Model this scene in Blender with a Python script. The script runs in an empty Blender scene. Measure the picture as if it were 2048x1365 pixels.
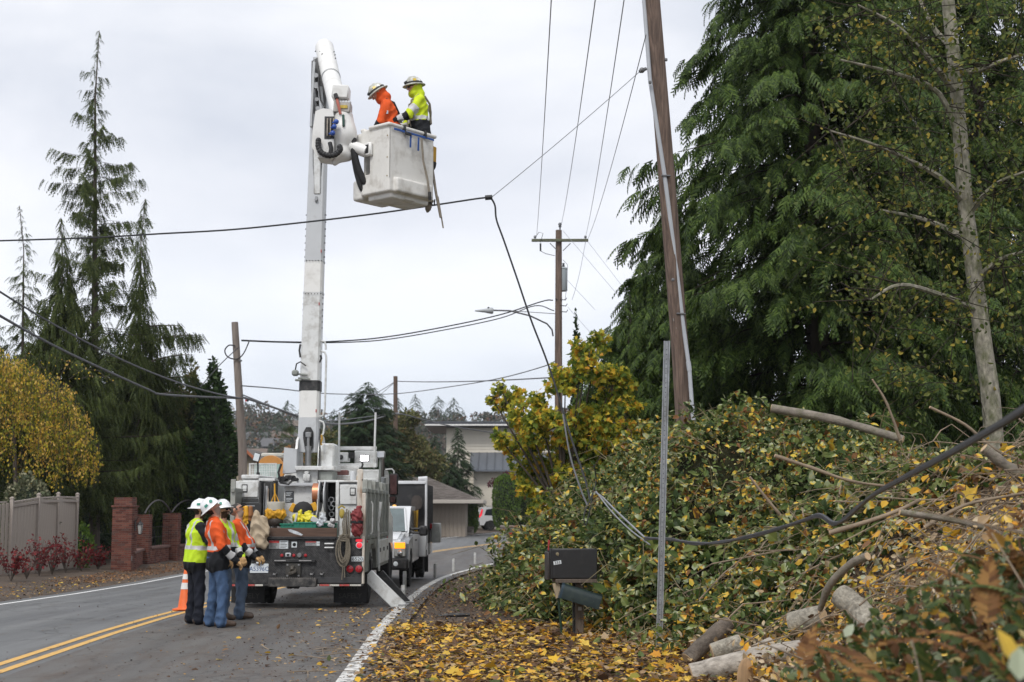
import bpy, math, random, time
import numpy as np
from mathutils import Vector, Matrix, Euler
T0 = time.time()
random.seed(7)
RNG = np.random.default_rng(11)
R = math.radians
PI = math.pi
SC = bpy.context.scene
COL = SC.collection

# ------------------------------------------------------------------ camera
FPX = 2048 * 50.0 / 36.0
TH = math.atan(337.5 / FPX)
CAMZ = 1.70
cam_d = bpy.data.cameras.new("camera")
cam_d.lens = 50.0; cam_d.sensor_width = 36.0
cam_d.clip_start = 0.1; cam_d.clip_end = 6000
cam_d.dof.use_dof = True
cam_d.dof.focus_distance = 20.5
cam_d.dof.aperture_fstop = 3.2
cam = bpy.data.objects.new("camera", cam_d)
cam.location = (0, 0, CAMZ)
cam.rotation_euler = (PI / 2 + TH, 0, 0)
COL.objects.link(cam)
SC.camera = cam

# ------------------------------------------------------------------ sky, sun, exposure
SUN_EL, SUN_AZ = R(52), R(200)
world = bpy.data.worlds.new("World"); SC.world = world
world.use_nodes = True
wn = world.node_tree; wn.nodes.clear()
def wnode(t, **k):
    n = wn.nodes.new(t)
    for a, b in k.items(): setattr(n, a, b)
    return n
w_out = wnode('ShaderNodeOutputWorld'); w_bg = wnode('ShaderNodeBackground')
w_bg.inputs['Strength'].default_value = 0.1
w_sky = wnode('ShaderNodeTexSky', sky_type='NISHITA', sun_disc=False, sun_elevation=SUN_EL, sun_rotation=SUN_AZ)
w_tc = wnode('ShaderNodeTexCoord')
w_map = wnode('ShaderNodeMapping'); w_map.inputs['Scale'].default_value = (2.1, 2.1, 4.6); w_map.inputs['Location'].default_value = (3.4, 1.15, 0.62)
w_n = wnode('ShaderNodeTexNoise'); w_n.inputs['Scale'].default_value = 1.25; w_n.inputs['Detail'].default_value = 6; w_n.inputs['Roughness'].default_value = .5; w_n.inputs['Distortion'].default_value = .25
w_r = wnode('ShaderNodeValToRGB')
cr = w_r.color_ramp
cr.elements[0].position = .34; cr.elements[0].color = (.60, .635, .70, 1)
cr.elements[1].position = .62; cr.elements[1].color = (.96, .962, .97, 1)
w_sep = wnode('ShaderNodeSeparateXYZ')
w_er = wnode('ShaderNodeValToRGB')        # a cloud deck is duller and bluer low down
ee = w_er.color_ramp
ee.elements[0].position = 0.0; ee.elements[0].color = (.80, .865, .93, 1)
ee.elements[1].position = .40; ee.elements[1].color = (1, 1, 1, 1)
e2 = ee.elements.new(.10); e2.color = (.845, .875, .92, 1)
e3 = ee.elements.new(.21); e3.color = (.925, .93, .95, 1)
w_mul = wnode('ShaderNodeMix', data_type='RGBA', blend_type='MULTIPLY'); w_mul.inputs[0].default_value = 1
w_sc = wnode('ShaderNodeMix', data_type='RGBA', blend_type='MULTIPLY'); w_sc.inputs[0].default_value = 1
w_sc.inputs[7].default_value = (8.3, 8.3, 8.4, 1)
w_mix = wnode('ShaderNodeMix', data_type='RGBA'); w_mix.inputs[0].default_value = .95
L = wn.links.new
L(w_tc.outputs['Generated'], w_map.inputs[0]); L(w_map.outputs[0], w_n.inputs['Vector']); L(w_n.outputs[0], w_r.inputs[0])
L(w_tc.outputs['Generated'], w_sep.inputs[0]); L(w_sep.outputs[2], w_er.inputs[0])
L(w_r.outputs[0], w_mul.inputs[6]); L(w_er.outputs[0], w_mul.inputs[7]); L(w_mul.outputs[2], w_sc.inputs[6])
L(w_sky.outputs[0], w_mix.inputs[6]); L(w_sc.outputs[2], w_mix.inputs[7]); L(w_mix.outputs[2], w_bg.inputs[0]); L(w_bg.outputs[0], w_out.inputs[0])
sun_d = bpy.data.lights.new("sun", 'SUN'); sun_d.energy = 1.5; sun_d.angle = R(16); sun_d.color = (1, .97, .93)
sun = bpy.data.objects.new("sun", sun_d); COL.objects.link(sun)
sun_dir = Vector((math.sin(SUN_AZ) * math.cos(SUN_EL), math.cos(SUN_AZ) * math.cos(SUN_EL), math.sin(SUN_EL)))
sun.rotation_euler = sun_dir.to_track_quat('Z', 'Y').to_euler()
sun.location = (0, 0, 60)
SC.view_settings.view_transform = 'Standard'
SC.view_settings.look = 'None'
SC.view_settings.exposure = 0.56
SC.view_settings.gamma = 1.0
SC.view_settings.use_curve_mapping = False
SC.cycles.max_bounces = 6; SC.cycles.diffuse_bounces = 2; SC.cycles.glossy_bounces = 3
SC.cycles.transmission_bounces = 4; SC.cycles.transparent_max_bounces = 6
SC.cycles.volume_bounces = 3
SC.cycles.use_denoising = True

# ------------------------------------------------------------------ from photo pixels to places
CT, ST = math.cos(TH), math.sin(TH)
def P(px, py, Y):
    u = (px - 1024) / FPX; v = (682.5 - py) / FPX
    dy = CT - v * ST; dz = ST + v * CT
    s = Y / dy
    return Vector((u * s, Y, CAMZ + dz * s))
GP = np.array([[-50, .0], [0, 0], [20, 0], [23, -.02], [27, -.07], [32, -.16], [38, -.23], [46, -.25], [55, -.19], [65, -.1], [80, .0], [95, .12], [105, .2], [125, .3], [160, .1], [220, -1.0], [400, -2], [6000, -2]])
def gz(y): return np.interp(y, GP[:, 0], GP[:, 1])
def G(px, py):
    lo, hi = 3.0, 200.0
    for _ in range(50):
        m = (lo + hi) / 2
        if P(px, py, m).z > gz(m): lo = m
        else: hi = m
    return P(px, py, lo)
def px_per_m(Y): return FPX / Y

# ------------------------------------------------------------------ materials
MATS = {}
def _new(name):
    m = bpy.data.materials.new(name); m.use_nodes = True
    m.node_tree.nodes.clear()
    MATS[name] = m
    return m, m.node_tree
def _n(t, ty, **k):
    n = t.nodes.new(ty)
    for a, b in k.items():
        if a in n.inputs: n.inputs[a].default_value = b
        else: setattr(n, a, b)
    return n
def c4(c): return (c[0], c[1], c[2], 1)
def hexc(h):
    out = []
    for i in (0, 2, 4):
        v = int(h[i:i + 2], 16) / 255
        out.append(v / 12.92 if v <= .04045 else ((v + .055) / 1.055) ** 2.4)
    return tuple(out)
def mat(name, col, rough=.6, metal=0, var=.12, scale=6, bump=.0, bscale=40, spec=.5, dirt=None, dirt_amt=.0, dscale=3, coat=0, stretch=(1, 1, 1), emit=0, trans=0):
    if name in MATS: return MATS[name]
    m, t = _new(name)
    o = _n(t, 'ShaderNodeOutputMaterial'); b = _n(t, 'ShaderNodeBsdfPrincipled')
    b.inputs['Roughness'].default_value = rough; b.inputs['Metallic'].default_value = metal
    b.inputs['Specular IOR Level'].default_value = spec; b.inputs['Coat Weight'].default_value = coat
    if trans: b.inputs['Transmission Weight'].default_value = trans
    tc = _n(t, 'ShaderNodeTexCoord'); mp = _n(t, 'ShaderNodeMapping'); mp.inputs['Scale'].default_value = stretch
    t.links.new(tc.outputs['Object'], mp.inputs[0])
    ns = _n(t, 'ShaderNodeTexNoise', Scale=scale, Detail=6, Roughness=.6)
    t.links.new(mp.outputs[0], ns.inputs['Vector'])
    r = _n(t, 'ShaderNodeValToRGB')
    r.color_ramp.elements[0].position = .3; r.color_ramp.elements[1].position = .7
    r.color_ramp.elements[0].color = c4([x * (1 - var) for x in col]); r.color_ramp.elements[1].color = c4([min(1, x * (1 + var)) for x in col])
    t.links.new(ns.outputs[0], r.inputs[0])
    src = r.outputs[0]
    if dirt is not None:
        n2 = _n(t, 'ShaderNodeTexNoise', Scale=dscale, Detail=8, Roughness=.65)
        t.links.new(mp.outputs[0], n2.inputs['Vector'])
        r2 = _n(t, 'ShaderNodeValToRGB')
        r2.color_ramp.elements[0].position = .62 - .3 * dirt_amt; r2.color_ramp.elements[1].position = .85 - .2 * dirt_amt
        r2.color_ramp.elements[0].color = (0, 0, 0, 1); r2.color_ramp.elements[1].color = (1, 1, 1, 1)
        t.links.new(n2.outputs[0], r2.inputs[0])
        mx = _n(t, 'ShaderNodeMix', data_type='RGBA'); mx.inputs[7].default_value = c4(dirt)
        t.links.new(r2.outputs[0], mx.inputs[0]); t.links.new(src, mx.inputs[6])
        src = mx.outputs[2]
    t.links.new(src, b.inputs['Base Color'])
    if emit:
        b.inputs['Emission Color'].default_value = c4(col); b.inputs['Emission Strength'].default_value = emit
    if bump:
        nb = _n(t, 'ShaderNodeTexNoise', Scale=bscale, Detail=5, Roughness=.6)
        t.links.new(mp.outputs[0], nb.inputs['Vector'])
        bp = _n(t, 'ShaderNodeBump', Strength=bump, Distance=.02)
        t.links.new(nb.outputs[0], bp.inputs['Height']); t.links.new(bp.outputs[0], b.inputs['Normal'])
    t.links.new(b.outputs[0], o.inputs[0])
    return m
def leafmat(name, cols, transl=.3, rough=.6, spec=.3, per_object=False, clump=0):
    """cols: list of (weight, colour); every loose leaf takes one of them."""
    if name in MATS: return MATS[name]
    m, t = _new(name)
    o = _n(t, 'ShaderNodeOutputMaterial'); b = _n(t, 'ShaderNodeBsdfPrincipled')
    b.inputs['Roughness'].default_value = max(rough, .5); b.inputs['Specular IOR Level'].default_value = spec * .55
    if per_object:
        g = _n(t, 'ShaderNodeObjectInfo'); rnd = g.outputs['Random']
    else:
        g = _n(t, 'ShaderNodeNewGeometry'); rnd = g.outputs['Random Per Island']
    r = _n(t, 'ShaderNodeValToRGB'); cr = r.color_ramp; cr.interpolation = 'LINEAR'
    tot = sum(w for w, _ in cols); acc = 0
    while len(cr.elements) < len(cols): cr.elements.new(.5)
    for e, (w, c) in zip(cr.elements, cols):
        e.position = min(1, (acc + w * .5) / tot); acc += w; e.color = c4(c)
    if clump:       # leaves of one twig tend to turn together
        tc = _n(t, 'ShaderNodeTexCoord'); ns = _n(t, 'ShaderNodeTexNoise', Scale=clump, Detail=3, Roughness=.6); t.links.new(tc.outputs['Object'], ns.inputs['Vector'])
        mr = _n(t, 'ShaderNodeMapRange'); mr.inputs[1].default_value = .30; mr.inputs[2].default_value = .70; t.links.new(ns.outputs[0], mr.inputs[0])
        mx_ = _n(t, 'ShaderNodeMix', data_type='FLOAT'); mx_.inputs[0].default_value = .52; t.links.new(rnd, mx_.inputs[2]); t.links.new(mr.outputs[0], mx_.inputs[3]); st_ = _n(t, 'ShaderNodeMapRange'); st_.inputs[1].default_value = .22; st_.inputs[2].default_value = .78; t.links.new(mx_.outputs[0], st_.inputs[0]); rnd = st_.outputs[0]
    t.links.new(rnd, r.inputs[0])
    t.links.new(r.outputs[0], b.inputs['Base Color'])
    tr = _n(t, 'ShaderNodeBsdfTranslucent'); t.links.new(r.outputs[0], tr.inputs[0])
    mx = _n(t, 'ShaderNodeMixShader'); mx.inputs[0].default_value = transl
    t.links.new(b.outputs[0], mx.inputs[1]); t.links.new(tr.outputs[0], mx.inputs[2])
    t.links.new(mx.outputs[0], o.inputs[0])
    return m

# ------------------------------------------------------------------ mesh builder
class MB:
    def __init__(s): s.v = []; s.f = []; s.m = []
    def add(s, verts, faces, mi=0):
        o = len(s.v); s.v.extend([tuple(x) for x in verts])
        for f in faces: s.f.append([i + o for i in f]); s.m.append(mi)
        return s
    def box(s, c, d, rot=None, bev=0.0, mi=0, top=1.0, topx=None):
        """box centred on c, size d, chamfer bev, top tapers the top face"""
        hx, hy, hz = d[0] / 2, d[1] / 2, d[2] / 2
        vs = []; fs = []
        if bev <= 0:
            for z in (-1, 1):
                for y in (-1, 1):
                    for x in (-1, 1):
                        k = top if z > 0 else 1
                        vs.append(Vector((x * hx * k, y * hy * k, z * hz)))
            fs = [(0, 2, 3, 1), (4, 5, 7, 6), (0, 1, 5, 4), (2, 6, 7, 3), (0, 4, 6, 2), (1, 3, 7, 5)]
        else:
            b = min(bev, hx * .95, hy * .95, hz * .95); idx = {}
            for z in (-1, 1):
                for y in (-1, 1):
                    for x in (-1, 1):
                        k = top if z > 0 else 1
                        for a in range(3):
                            p = [x * hx, y * hy, z * hz]
                            for q in range(3):
                                if q != a: p[q] -= (x, y, z)[q] * b
                            idx[(x, y, z, a)] = len(vs); vs.append(Vector((p[0] * k, p[1] * k, p[2])))
            def I(x, y, z, a): return idx[(x, y, z, a)]
            for q in (-1, 1):
                fs.append([I(q, -1, -1, 0), I(q, 1, -1, 0), I(q, 1, 1, 0), I(q, -1, 1, 0)][::q])
                fs.append([I(-1, q, -1, 1), I(-1, q, 1, 1), I(1, q, 1, 1), I(1, q, -1, 1)][::q])
                fs.append([I(-1, -1, q, 2), I(1, -1, q, 2), I(1, 1, q, 2), I(-1, 1, q, 2)][::q])
            for y in (-1, 1):
                for z in (-1, 1): fs.append([I(-1, y, z, 1), I(1, y, z, 1), I(1, y, z, 2), I(-1, y, z, 2)])
            for x in (-1, 1):
                for z in (-1, 1): fs.append([I(x, -1, z, 0), I(x, 1, z, 0), I(x, 1, z, 2), I(x, -1, z, 2)])
            for x in (-1, 1):
                for y in (-1, 1): fs.append([I(x, y, -1, 0), I(x, y, 1, 0), I(x, y, 1, 1), I(x, y, -1, 1)])
            for x in (-1, 1):
                for y in (-1, 1):
                    for z in (-1, 1): fs.append([I(x, y, z, 0), I(x, y, z, 1), I(x, y, z, 2)])
        M = rot if rot is not None else Matrix.Identity(3)
        if isinstance(M, (tuple, list)): M = Euler(M).to_matrix()
        c = Vector(c)
        return s.add([M @ v + c for v in vs], fs, mi)
    def bx(s, x0, x1, y0, y1, z0, z1, bev=0.0, mi=0):
        return s.box(((x0 + x1) / 2, (y0 + y1) / 2, (z0 + z1) / 2), (abs(x1 - x0), abs(y1 - y0), abs(z1 - z0)), None, bev, mi)
    def cyl(s, p0, p1, r0, r1=None, n=12, mi=0, caps=True):
        if r1 is None: r1 = r0
        return s.tube([p0, p1], [r0, r1], n, mi, caps)
    def tube(s, pts, r, n=8, mi=0, caps=True):
        pts = [Vector(p) for p in pts]
        if isinstance(r, np.ndarray): r = [float(q) for q in r]
        if not isinstance(r, (list, tuple)): r = [r] * len(pts)
        vs = []; fs = []
        ref = None
        for i, p in enumerate(pts):
            d = (pts[min(i + 1, len(pts) - 1)] - pts[max(i - 1, 0)])
            if d.length < 1e-9: d = Vector((0, 0, 1))
            d.normalize()
            if ref is None:
                ref = Vector((0, 0, 1)) if abs(d.z) < .9 else Vector((1, 0, 0))
            a = (ref - d * ref.dot(d))
            if a.length < 1e-6: a = d.orthogonal()
            a.normalize(); ref = a; b = d.cross(a)
            for k in range(n):
                t = 2 * PI * k / n
                vs.append(p + (a * math.cos(t) + b * math.sin(t)) * r[i])
        for i in range(len(pts) - 1):
            for k in range(n):
                k2 = (k + 1) % n
                fs.append((i * n + k, i * n + k2, (i + 1) * n + k2, (i + 1) * n + k))
        if caps:
            fs.append(tuple(range(n - 1, -1, -1))); fs.append(tuple(range((len(pts) - 1) * n, len(pts) * n)))
        return s.add(vs, fs, mi)
    def lathe(s, prof, n=16, c=(0, 0, 0), rot=None, mi=0):
        """prof: list of (r, z) about z"""
        M = rot if rot is not None else Matrix.Identity(3)
        if isinstance(M, (tuple, list)): M = Euler(M).to_matrix()
        c = Vector(c); vs = []; fs = []
        for (r, z) in prof:
            for k in range(n):
                t = 2 * PI * k / n
                vs.append(M @ Vector((r * math.cos(t), r * math.sin(t), z)) + c)
        for i in range(len(prof) - 1):
            for k in range(n):
                k2 = (k + 1) % n
                fs.append((i * n + k, i * n + k2, (i + 1) * n + k2, (i + 1) * n + k))
        if prof[0][0] > 1e-6: fs.append(tuple(range(n - 1, -1, -1)))
        if prof[-1][0] > 1e-6: fs.append(tuple(range((len(prof) - 1) * n, len(prof) * n)))
        return s.add(vs, fs, mi)
    def sphere(s, c, r, n=12, m=8, sc=(1, 1, 1), mi=0, rot=None):
        M = rot if rot is not None else Matrix.Identity(3)
        if isinstance(M, (tuple, list)): M = Euler(M).to_matrix()
        c = Vector(c); vs = []; fs = []
        for i in range(m + 1):
            a = -PI / 2 + PI * i / m
            rr = max(math.cos(a), 1e-4)
            for k in range(n):
                t = 2 * PI * k / n
                vs.append(M @ Vector((r * rr * math.cos(t) * sc[0], r * rr * math.sin(t) * sc[1], r * math.sin(a) * sc[2])) + c)
        for i in range(m):
            for k in range(n):
                k2 = (k + 1) % n
                fs.append((i * n + k, i * n + k2, (i + 1) * n + k2, (i + 1) * n + k))
        return s.add(vs, fs, mi)
    def prism(s, poly, a0, a1, axis='x', mi=0):
        """poly of 2-D points extruded along an axis; 'x': poly=(y,z), 'y': (x,z), 'z': (x,y)"""
        n = len(poly); vs = []
        for a in (a0, a1):
            for (p, q) in poly:
                vs.append({'x': (a, p, q), 'y': (p, a, q), 'z': (p, q, a)}[axis])
        fs = [tuple(range(n - 1, -1, -1)), tuple(range(n, 2 * n))]
        for i in range(n):
            j = (i + 1) % n
            fs.append((i, j, n + j, n + i))
        return s.add(vs, fs, mi)
    def quad(s, a, b, c, d, mi=0): return s.add([a, b, c, d], [(0, 1, 2, 3)], mi)
    def mesh(s, name, mats, smooth=38):
        me = bpy.data.meshes.new(name)
        me.from_pydata(s.v, [], s.f)
        for m in (mats if isinstance(mats, (list, tuple)) else [mats]): me.materials.append(m)
        if any(s.m): me.polygons.foreach_set('material_index', s.m)
        import bmesh
        bm = bmesh.new(); bm.from_mesh(me)
        bmesh.ops.recalc_face_normals(bm, faces=bm.faces[:])
        bm.to_mesh(me); bm.free()
        if smooth:
            me.shade_smooth(); me.set_sharp_from_angle(angle=R(smooth))
        me.update()
        return me
def tagp(o, label=None, cat=None, group=None, kind=None):
    if label: o['label'] = label
    if cat: o['category'] = cat
    if group: o['group'] = group
    if kind: o['kind'] = kind
    return o
def link(name, me, parent=None, loc=None, rot=None, label=None, cat=None, group=None, kind=None):
    o = bpy.data.objects.new(name, me); COL.objects.link(o)
    if parent is not None: o.parent = parent
    if loc is not None: o.location = loc
    if rot is not None: o.rotation_euler = rot
    return tagp(o, label, cat, group, kind)
def mk(name, mb, mats, parent=None, loc=None, rot=None, label=None, cat=None, group=None, kind=None, smooth=38):
    return link(name, mb.mesh(name, mats, smooth), parent, loc, rot, label, cat, group, kind)
def empty(name, loc, rotz=0, label=None, cat=None, group=None, kind=None):
    o = link(name, None, None, loc, (0, 0, rotz), label, cat, group, kind)
    o.empty_display_size = .2
    return o
CHILD = {}
def copy_tree(o, parent=None):
    c = o.copy(); COL.objects.link(c)
    if parent is not None: c.parent = parent
    for ch in list(o.children): copy_tree(ch, c)
    return c
def np_mesh(name, V, F, mats, mi=None, smooth=False):
    """V (n,3), F (m,k) arrays -> mesh, fast"""
    V = np.ascontiguousarray(V, dtype=np.float32); F = np.ascontiguousarray(F, dtype=np.int32)
    me = bpy.data.meshes.new(name); k = F.shape[1]
    me.vertices.add(len(V)); me.vertices.foreach_set('co', V.ravel())
    me.loops.add(F.size); me.loops.foreach_set('vertex_index', F.ravel())
    me.polygons.add(len(F)); me.polygons.foreach_set('loop_start', np.arange(0, F.size, k, dtype=np.int32))
    for m in (mats if isinstance(mats, (list, tuple)) else [mats]): me.materials.append(m)
    if mi is not None: me.polygons.foreach_set('material_index', np.ascontiguousarray(mi, dtype=np.int32))
    me.polygons.foreach_set('use_smooth', np.full(len(F), bool(smooth)))
    me.update(calc_edges=True)
    return me
def text_mesh(txt, size, depth=.002, m=None, name="lettering", align='CENTER', squash=1.0):
    cu = bpy.data.curves.new("t", 'FONT'); cu.body = txt; cu.size = size; cu.extrude = depth
    cu.align_x = align; cu.align_y = 'CENTER'; cu.resolution_u = 2
    o = bpy.data.objects.new("t", cu); COL.objects.link(o)
    dg = bpy.context.evaluated_depsgraph_get()
    me = bpy.data.meshes.new_from_object(o.evaluated_get(dg))
    bpy.data.objects.remove(o); bpy.data.curves.remove(cu)
    me.name = name; me.materials.clear()
    if m: me.materials.append(m)
    if squash != 1:
        for v in me.vertices: v.co.x *= squash
    return me

# ------------------------------------------------------------------ scattering (numpy)
def norm(a): return a / np.maximum(np.linalg.norm(a, axis=-1, keepdims=True), 1e-9)
def basis(d, rnd=None, up=None, roll=None):
    """frames (N,3,3) whose columns are x, y=d, z"""
    d = norm(np.asarray(d, float)); n = len(d)
    if up is None:
        up = RNG.normal(size=(n, 3))
    x = np.cross(d, up); bad = np.linalg.norm(x, axis=1) < 1e-5
    x[bad] = np.cross(d[bad], np.array([1, .3, .2]))
    x = norm(x); z = np.cross(x, d)
    if roll is not None:
        c, s = np.cos(roll)[:, None], np.sin(roll)[:, None]
        x, z = x * c + z * s, z * c - x * s
    return np.stack([x, d, z], axis=2)
def scatter(tv, tf, B, loc, size):
    """copies of template (tv, tf) -> V, F"""
    tv = np.asarray(tv, float); tf = np.asarray(tf)
    n = len(loc)
    size = np.asarray(size, float)
    if size.ndim == 1: size = size[:, None, None]
    else: size = size[:, None, :]
    pts = tv[None] * size
    V = np.einsum('nij,nkj->nki', B, pts) + loc[:, None, :]
    F = tf[None] + (np.arange(n) * len(tv))[:, None, None]
    return V.reshape(-1, 3), F.reshape(-1, tf.shape[1])
LEAF_V = [(0, 0, 0), (-.30, .30, .07), (-.24, .68, .06), (0, 1, -.06), (.24, .68, .06), (.30, .30, .07), (0, .5, 0)]
LEAF_F = [(0, 6, 1), (1, 6, 2), (2, 6, 3), (0, 5, 6), (5, 4, 6), (4, 3, 6)]
DIA_V = [(0, 0, 0), (-.3, .48, .05), (0, 1, 0), (.3, .48, .05)]
DIA_F = [(0, 3, 2), (0, 2, 1)]
# five-lobed maple-like leaf
ML = [(0, 0), (.22, .12), (.52, .10), (.36, .34), (.60, .62), (.30, .60), (.22, .72), (0, 1.05), (-.22, .72), (-.30, .60), (-.60, .62), (-.36, .34), (-.52, .10), (-.22, .12)]
MAPLE_V = [(x, y, .12 * abs(x) - .1 * (y - .4) ** 2) for x, y in ML] + [(0, .4, .0)]
MAPLE_F = [(14, i, (i + 1) % 14) for i in range(14)]
def spray(nn=7, w=.34, droop=.35):
    """flat fern-like conifer spray along +y, drooping to -z"""
    V = []; F = []
    def add(p, q, wd, hz=0):
        p = np.array(p); q = np.array(q); d = q - p; s = np.array([d[1], -d[0], 0]); s = s / (np.linalg.norm(s) + 1e-9) * wd
        i = len(V); V.extend([p - s, p + s, q]); F.append((i, i + 1, i + 2))
    def ax(t): return np.array([.03 * math.sin(5 * t), t, -droop * t * t])
    add(ax(0), ax(.55), .022); add(ax(.45), ax(1.0), .03)
    for i in range(nn):
        t = .10 + .82 * i / (nn - 1); l = w * (1.05 - .75 * t) * (1 + .12 * ((i * 7) % 3 - 1))
        for sx in (-1, 1):
            p = ax(t + .03 * sx); q = p + np.array([sx * l * .80, l * .75, -l * .42 - .04])
            add(p, q, .042)
            m_ = (p * .45 + q * .55); add(m_, m_ + np.array([sx * l * .10, l * .46, -l * .2]), .026)
    return np.array(V), np.array(F)
SPRAY_V, SPRAY_F = spray()
SPRAY2_V, SPRAY2_F = spray(5, .30, .5)

# ------------------------------------------------------------------ smooth signed-distance bodies
def sd_prim(p, pr):
    if pr[0] == 'e':           # ('e', centre, radii, id, k)
        q = (p - np.array(pr[1])) / np.array(pr[2]); l = np.linalg.norm(q, axis=-1)
        return (l - 1) * min(pr[2])
    if pr[0] == 'b':           # ('b', centre, half, round, id, k, M)
        q = p - np.array(pr[1])
        if len(pr) > 6 and pr[6] is not None: q = q @ np.array(pr[6])
        q = np.abs(q) - (np.array(pr[2]) - pr[3])
        return np.linalg.norm(np.maximum(q, 0), axis=-1) + np.minimum(q.max(-1), 0) - pr[3]
    a = np.array(pr[1]); b = np.array(pr[2]); d = b - a; l2 = max(d @ d, 1e-9)
    t = np.clip(((p - a) @ d) / l2, 0, 1)
    return np.linalg.norm(p - a - t[..., None] * d, axis=-1) - (pr[3] + (pr[4] - pr[3]) * t)
def pr_meta(pr):
    return {'e': (pr[3], pr[4]) if pr[0] == 'e' else 0}.get('e') if pr[0] == 'e' else ((pr[4], pr[5]) if pr[0] == 'b' else (pr[5], pr[6]))
def pr_box(pr):
    if pr[0] == 'e': return np.array(pr[1]) - pr[2], np.array(pr[1]) + pr[2]
    if pr[0] == 'b':
        r = np.linalg.norm(pr[2]) if len(pr) > 6 and pr[6] is not None else np.array(pr[2]); return np.array(pr[1]) - r, np.array(pr[1]) + r
    a = np.array(pr[1]); b = np.array(pr[2]); r = max(pr[3], pr[4]); return np.minimum(a, b) - r, np.maximum(a, b) + r
def sdf_mesh(name, prims, h, mats, recolor=None, cuts=(), crumple=0, cscale=1.0, cids=None, cz=.55):
    los = np.min([pr_box(p)[0] for p in prims], axis=0) - 3 * h; his = np.max([pr_box(p)[1] for p in prims], axis=0) + 3 * h
    n = np.ceil((his - los) / h).astype(int) + 1
    D = np.full(n, 1.0, np.float32)
    ax = [los[i] + h * np.arange(n[i]) for i in range(3)]
    def sub(pr, pad):
        lo, hi = pr_box(pr)
        return [slice(max(0, int((lo[i] - pad - los[i]) / h)), min(n[i], int((hi[i] + pad - los[i]) / h) + 2)) for i in range(3)]
    for pr in prims:
        mid, k = pr_meta(pr); sl = sub(pr, max(.05, 2 * k))
        g = np.stack(np.meshgrid(ax[0][sl[0]], ax[1][sl[1]], ax[2][sl[2]], indexing='ij'), -1)
        d = sd_prim(g, pr); old = D[sl[0], sl[1], sl[2]]
        hh = np.maximum(k - np.abs(old - d), 0) / max(k, 1e-6)
        D[sl[0], sl[1], sl[2]] = np.minimum(old, d) - hh * hh * k * .25
    for pr in cuts:
        sl = sub(pr, .05)
        g = np.stack(np.meshgrid(ax[0][sl[0]], ax[1][sl[1]], ax[2][sl[2]], indexing='ij'), -1)
        D[sl[0], sl[1], sl[2]] = np.maximum(D[sl[0], sl[1], sl[2]], -sd_prim(g, pr))
    S = D < 0
    c = np.zeros(n - 1, np.int8)
    offs = [(i, j, k) for i in (0, 1) for j in (0, 1) for k in (0, 1)]
    for (i, j, k) in offs: c += S[i:n[0] - 1 + i, j:n[1] - 1 + j, k:n[2] - 1 + k]
    act = (c > 0) & (c < 8); ids = np.argwhere(act); idx = np.full(n - 1, -1, np.int32); idx[act] = np.arange(len(ids))
    acc = np.zeros((len(ids), 3)); cnt = np.zeros(len(ids))
    corner = {o: D[ids[:, 0] + o[0], ids[:, 1] + o[1], ids[:, 2] + o[2]] for o in offs}
    for o in offs:
        for a in range(3):
            if o[a] == 0:
                q = list(o); q[a] = 1; d0 = corner[o]; d1 = corner[tuple(q)]; s = (d0 < 0) != (d1 < 0)
                t = np.where(s, d0 / np.where(s, d0 - d1, 1), 0)
                pt = np.tile(np.array(o, float), (len(ids), 1)); pt[:, a] = t
                acc[s] += pt[s]; cnt[s] += 1
    V = los + h * (ids + acc / cnt[:, None])
    Q = []
    for a in range(3):
        b_, c_ = (a + 1) % 3, (a + 2) % 3
        sl0 = [slice(1, -1)] * 3; sl0[a] = slice(0, -1); sl1 = list(sl0); sl1[a] = slice(1, None)
        s0 = S[tuple(sl0)]; s1 = S[tuple(sl1)]; e = np.argwhere(s0 != s1); fl = s0[tuple(e.T)]
        e = e + np.array([0 if i == a else 1 for i in range(3)])
        def cell(db, dc):
            q = e.copy(); q[:, b_] += db; q[:, c_] += dc; return idx[tuple(q.T)]
        q = np.stack([cell(-1, -1), cell(0, -1), cell(0, 0), cell(-1, 0)], 1)
        q[~fl] = q[~fl][:, ::-1]
        Q.append(q)
    F = np.concatenate(Q); F = F[(F >= 0).all(1)]
    C = V[F].mean(1)
    best = np.full(len(C), 9.0); mi = np.zeros(len(C), int)
    for pr in prims:
        d = sd_prim(C, pr); w = d < best; best[w] = d[w]; mi[w] = pr_meta(pr)[0]
    if recolor is not None: mi = recolor(C, mi)
    if crumple:    # folds: ridged waves along the surface
        n_ = np.zeros_like(V); fn = np.cross(V[F[:, 2]] - V[F[:, 0]], V[F[:, 3]] - V[F[:, 1]])
        for k in range(4): np.add.at(n_, F[:, k], fn)
        n_ = norm(n_); x, y, z = V[:, 0] * 17 * cscale, V[:, 1] * 17 * cscale, V[:, 2] * 17 * cscale * cz
        a = x + 1.9 * np.sin(z * .7 + 1.3) + 1.1 * np.sin(y * 1.3); b = z * 1.8 + y + 1.6 * np.sin(x * .8 + z * .5); c = y * 1.2 - z * 1.3 + 1.4 * np.sin(x * 1.1 + 2)
        f = (1 - 2 * np.abs(np.sin(a))) * .6 + (1 - 2 * np.abs(np.sin(b))) + .7 * np.sin(c * 1.7)
        ok = np.ones(len(V))
        if cids is not None:
            ok = np.zeros(len(V)); 
            for k in range(4): np.maximum.at(ok, F[:, k], np.isin(mi, cids).astype(float))
            for k in range(4): np.minimum.at(ok, F[:, k], np.where(np.isin(mi, cids), 1.0, .25))
        V = V + n_ * (crumple * f * ok)[:, None]
    me = np_mesh(name, V, F, mats, mi, smooth=True)
    return me
def cap(a, b, ra, rb, mid=0, k=.03): return ('c', a, b, ra, rb, mid, k)
def ell(c, r, mid=0, k=.03): return ('e', c, np.array(r, float), mid, k)
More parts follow.
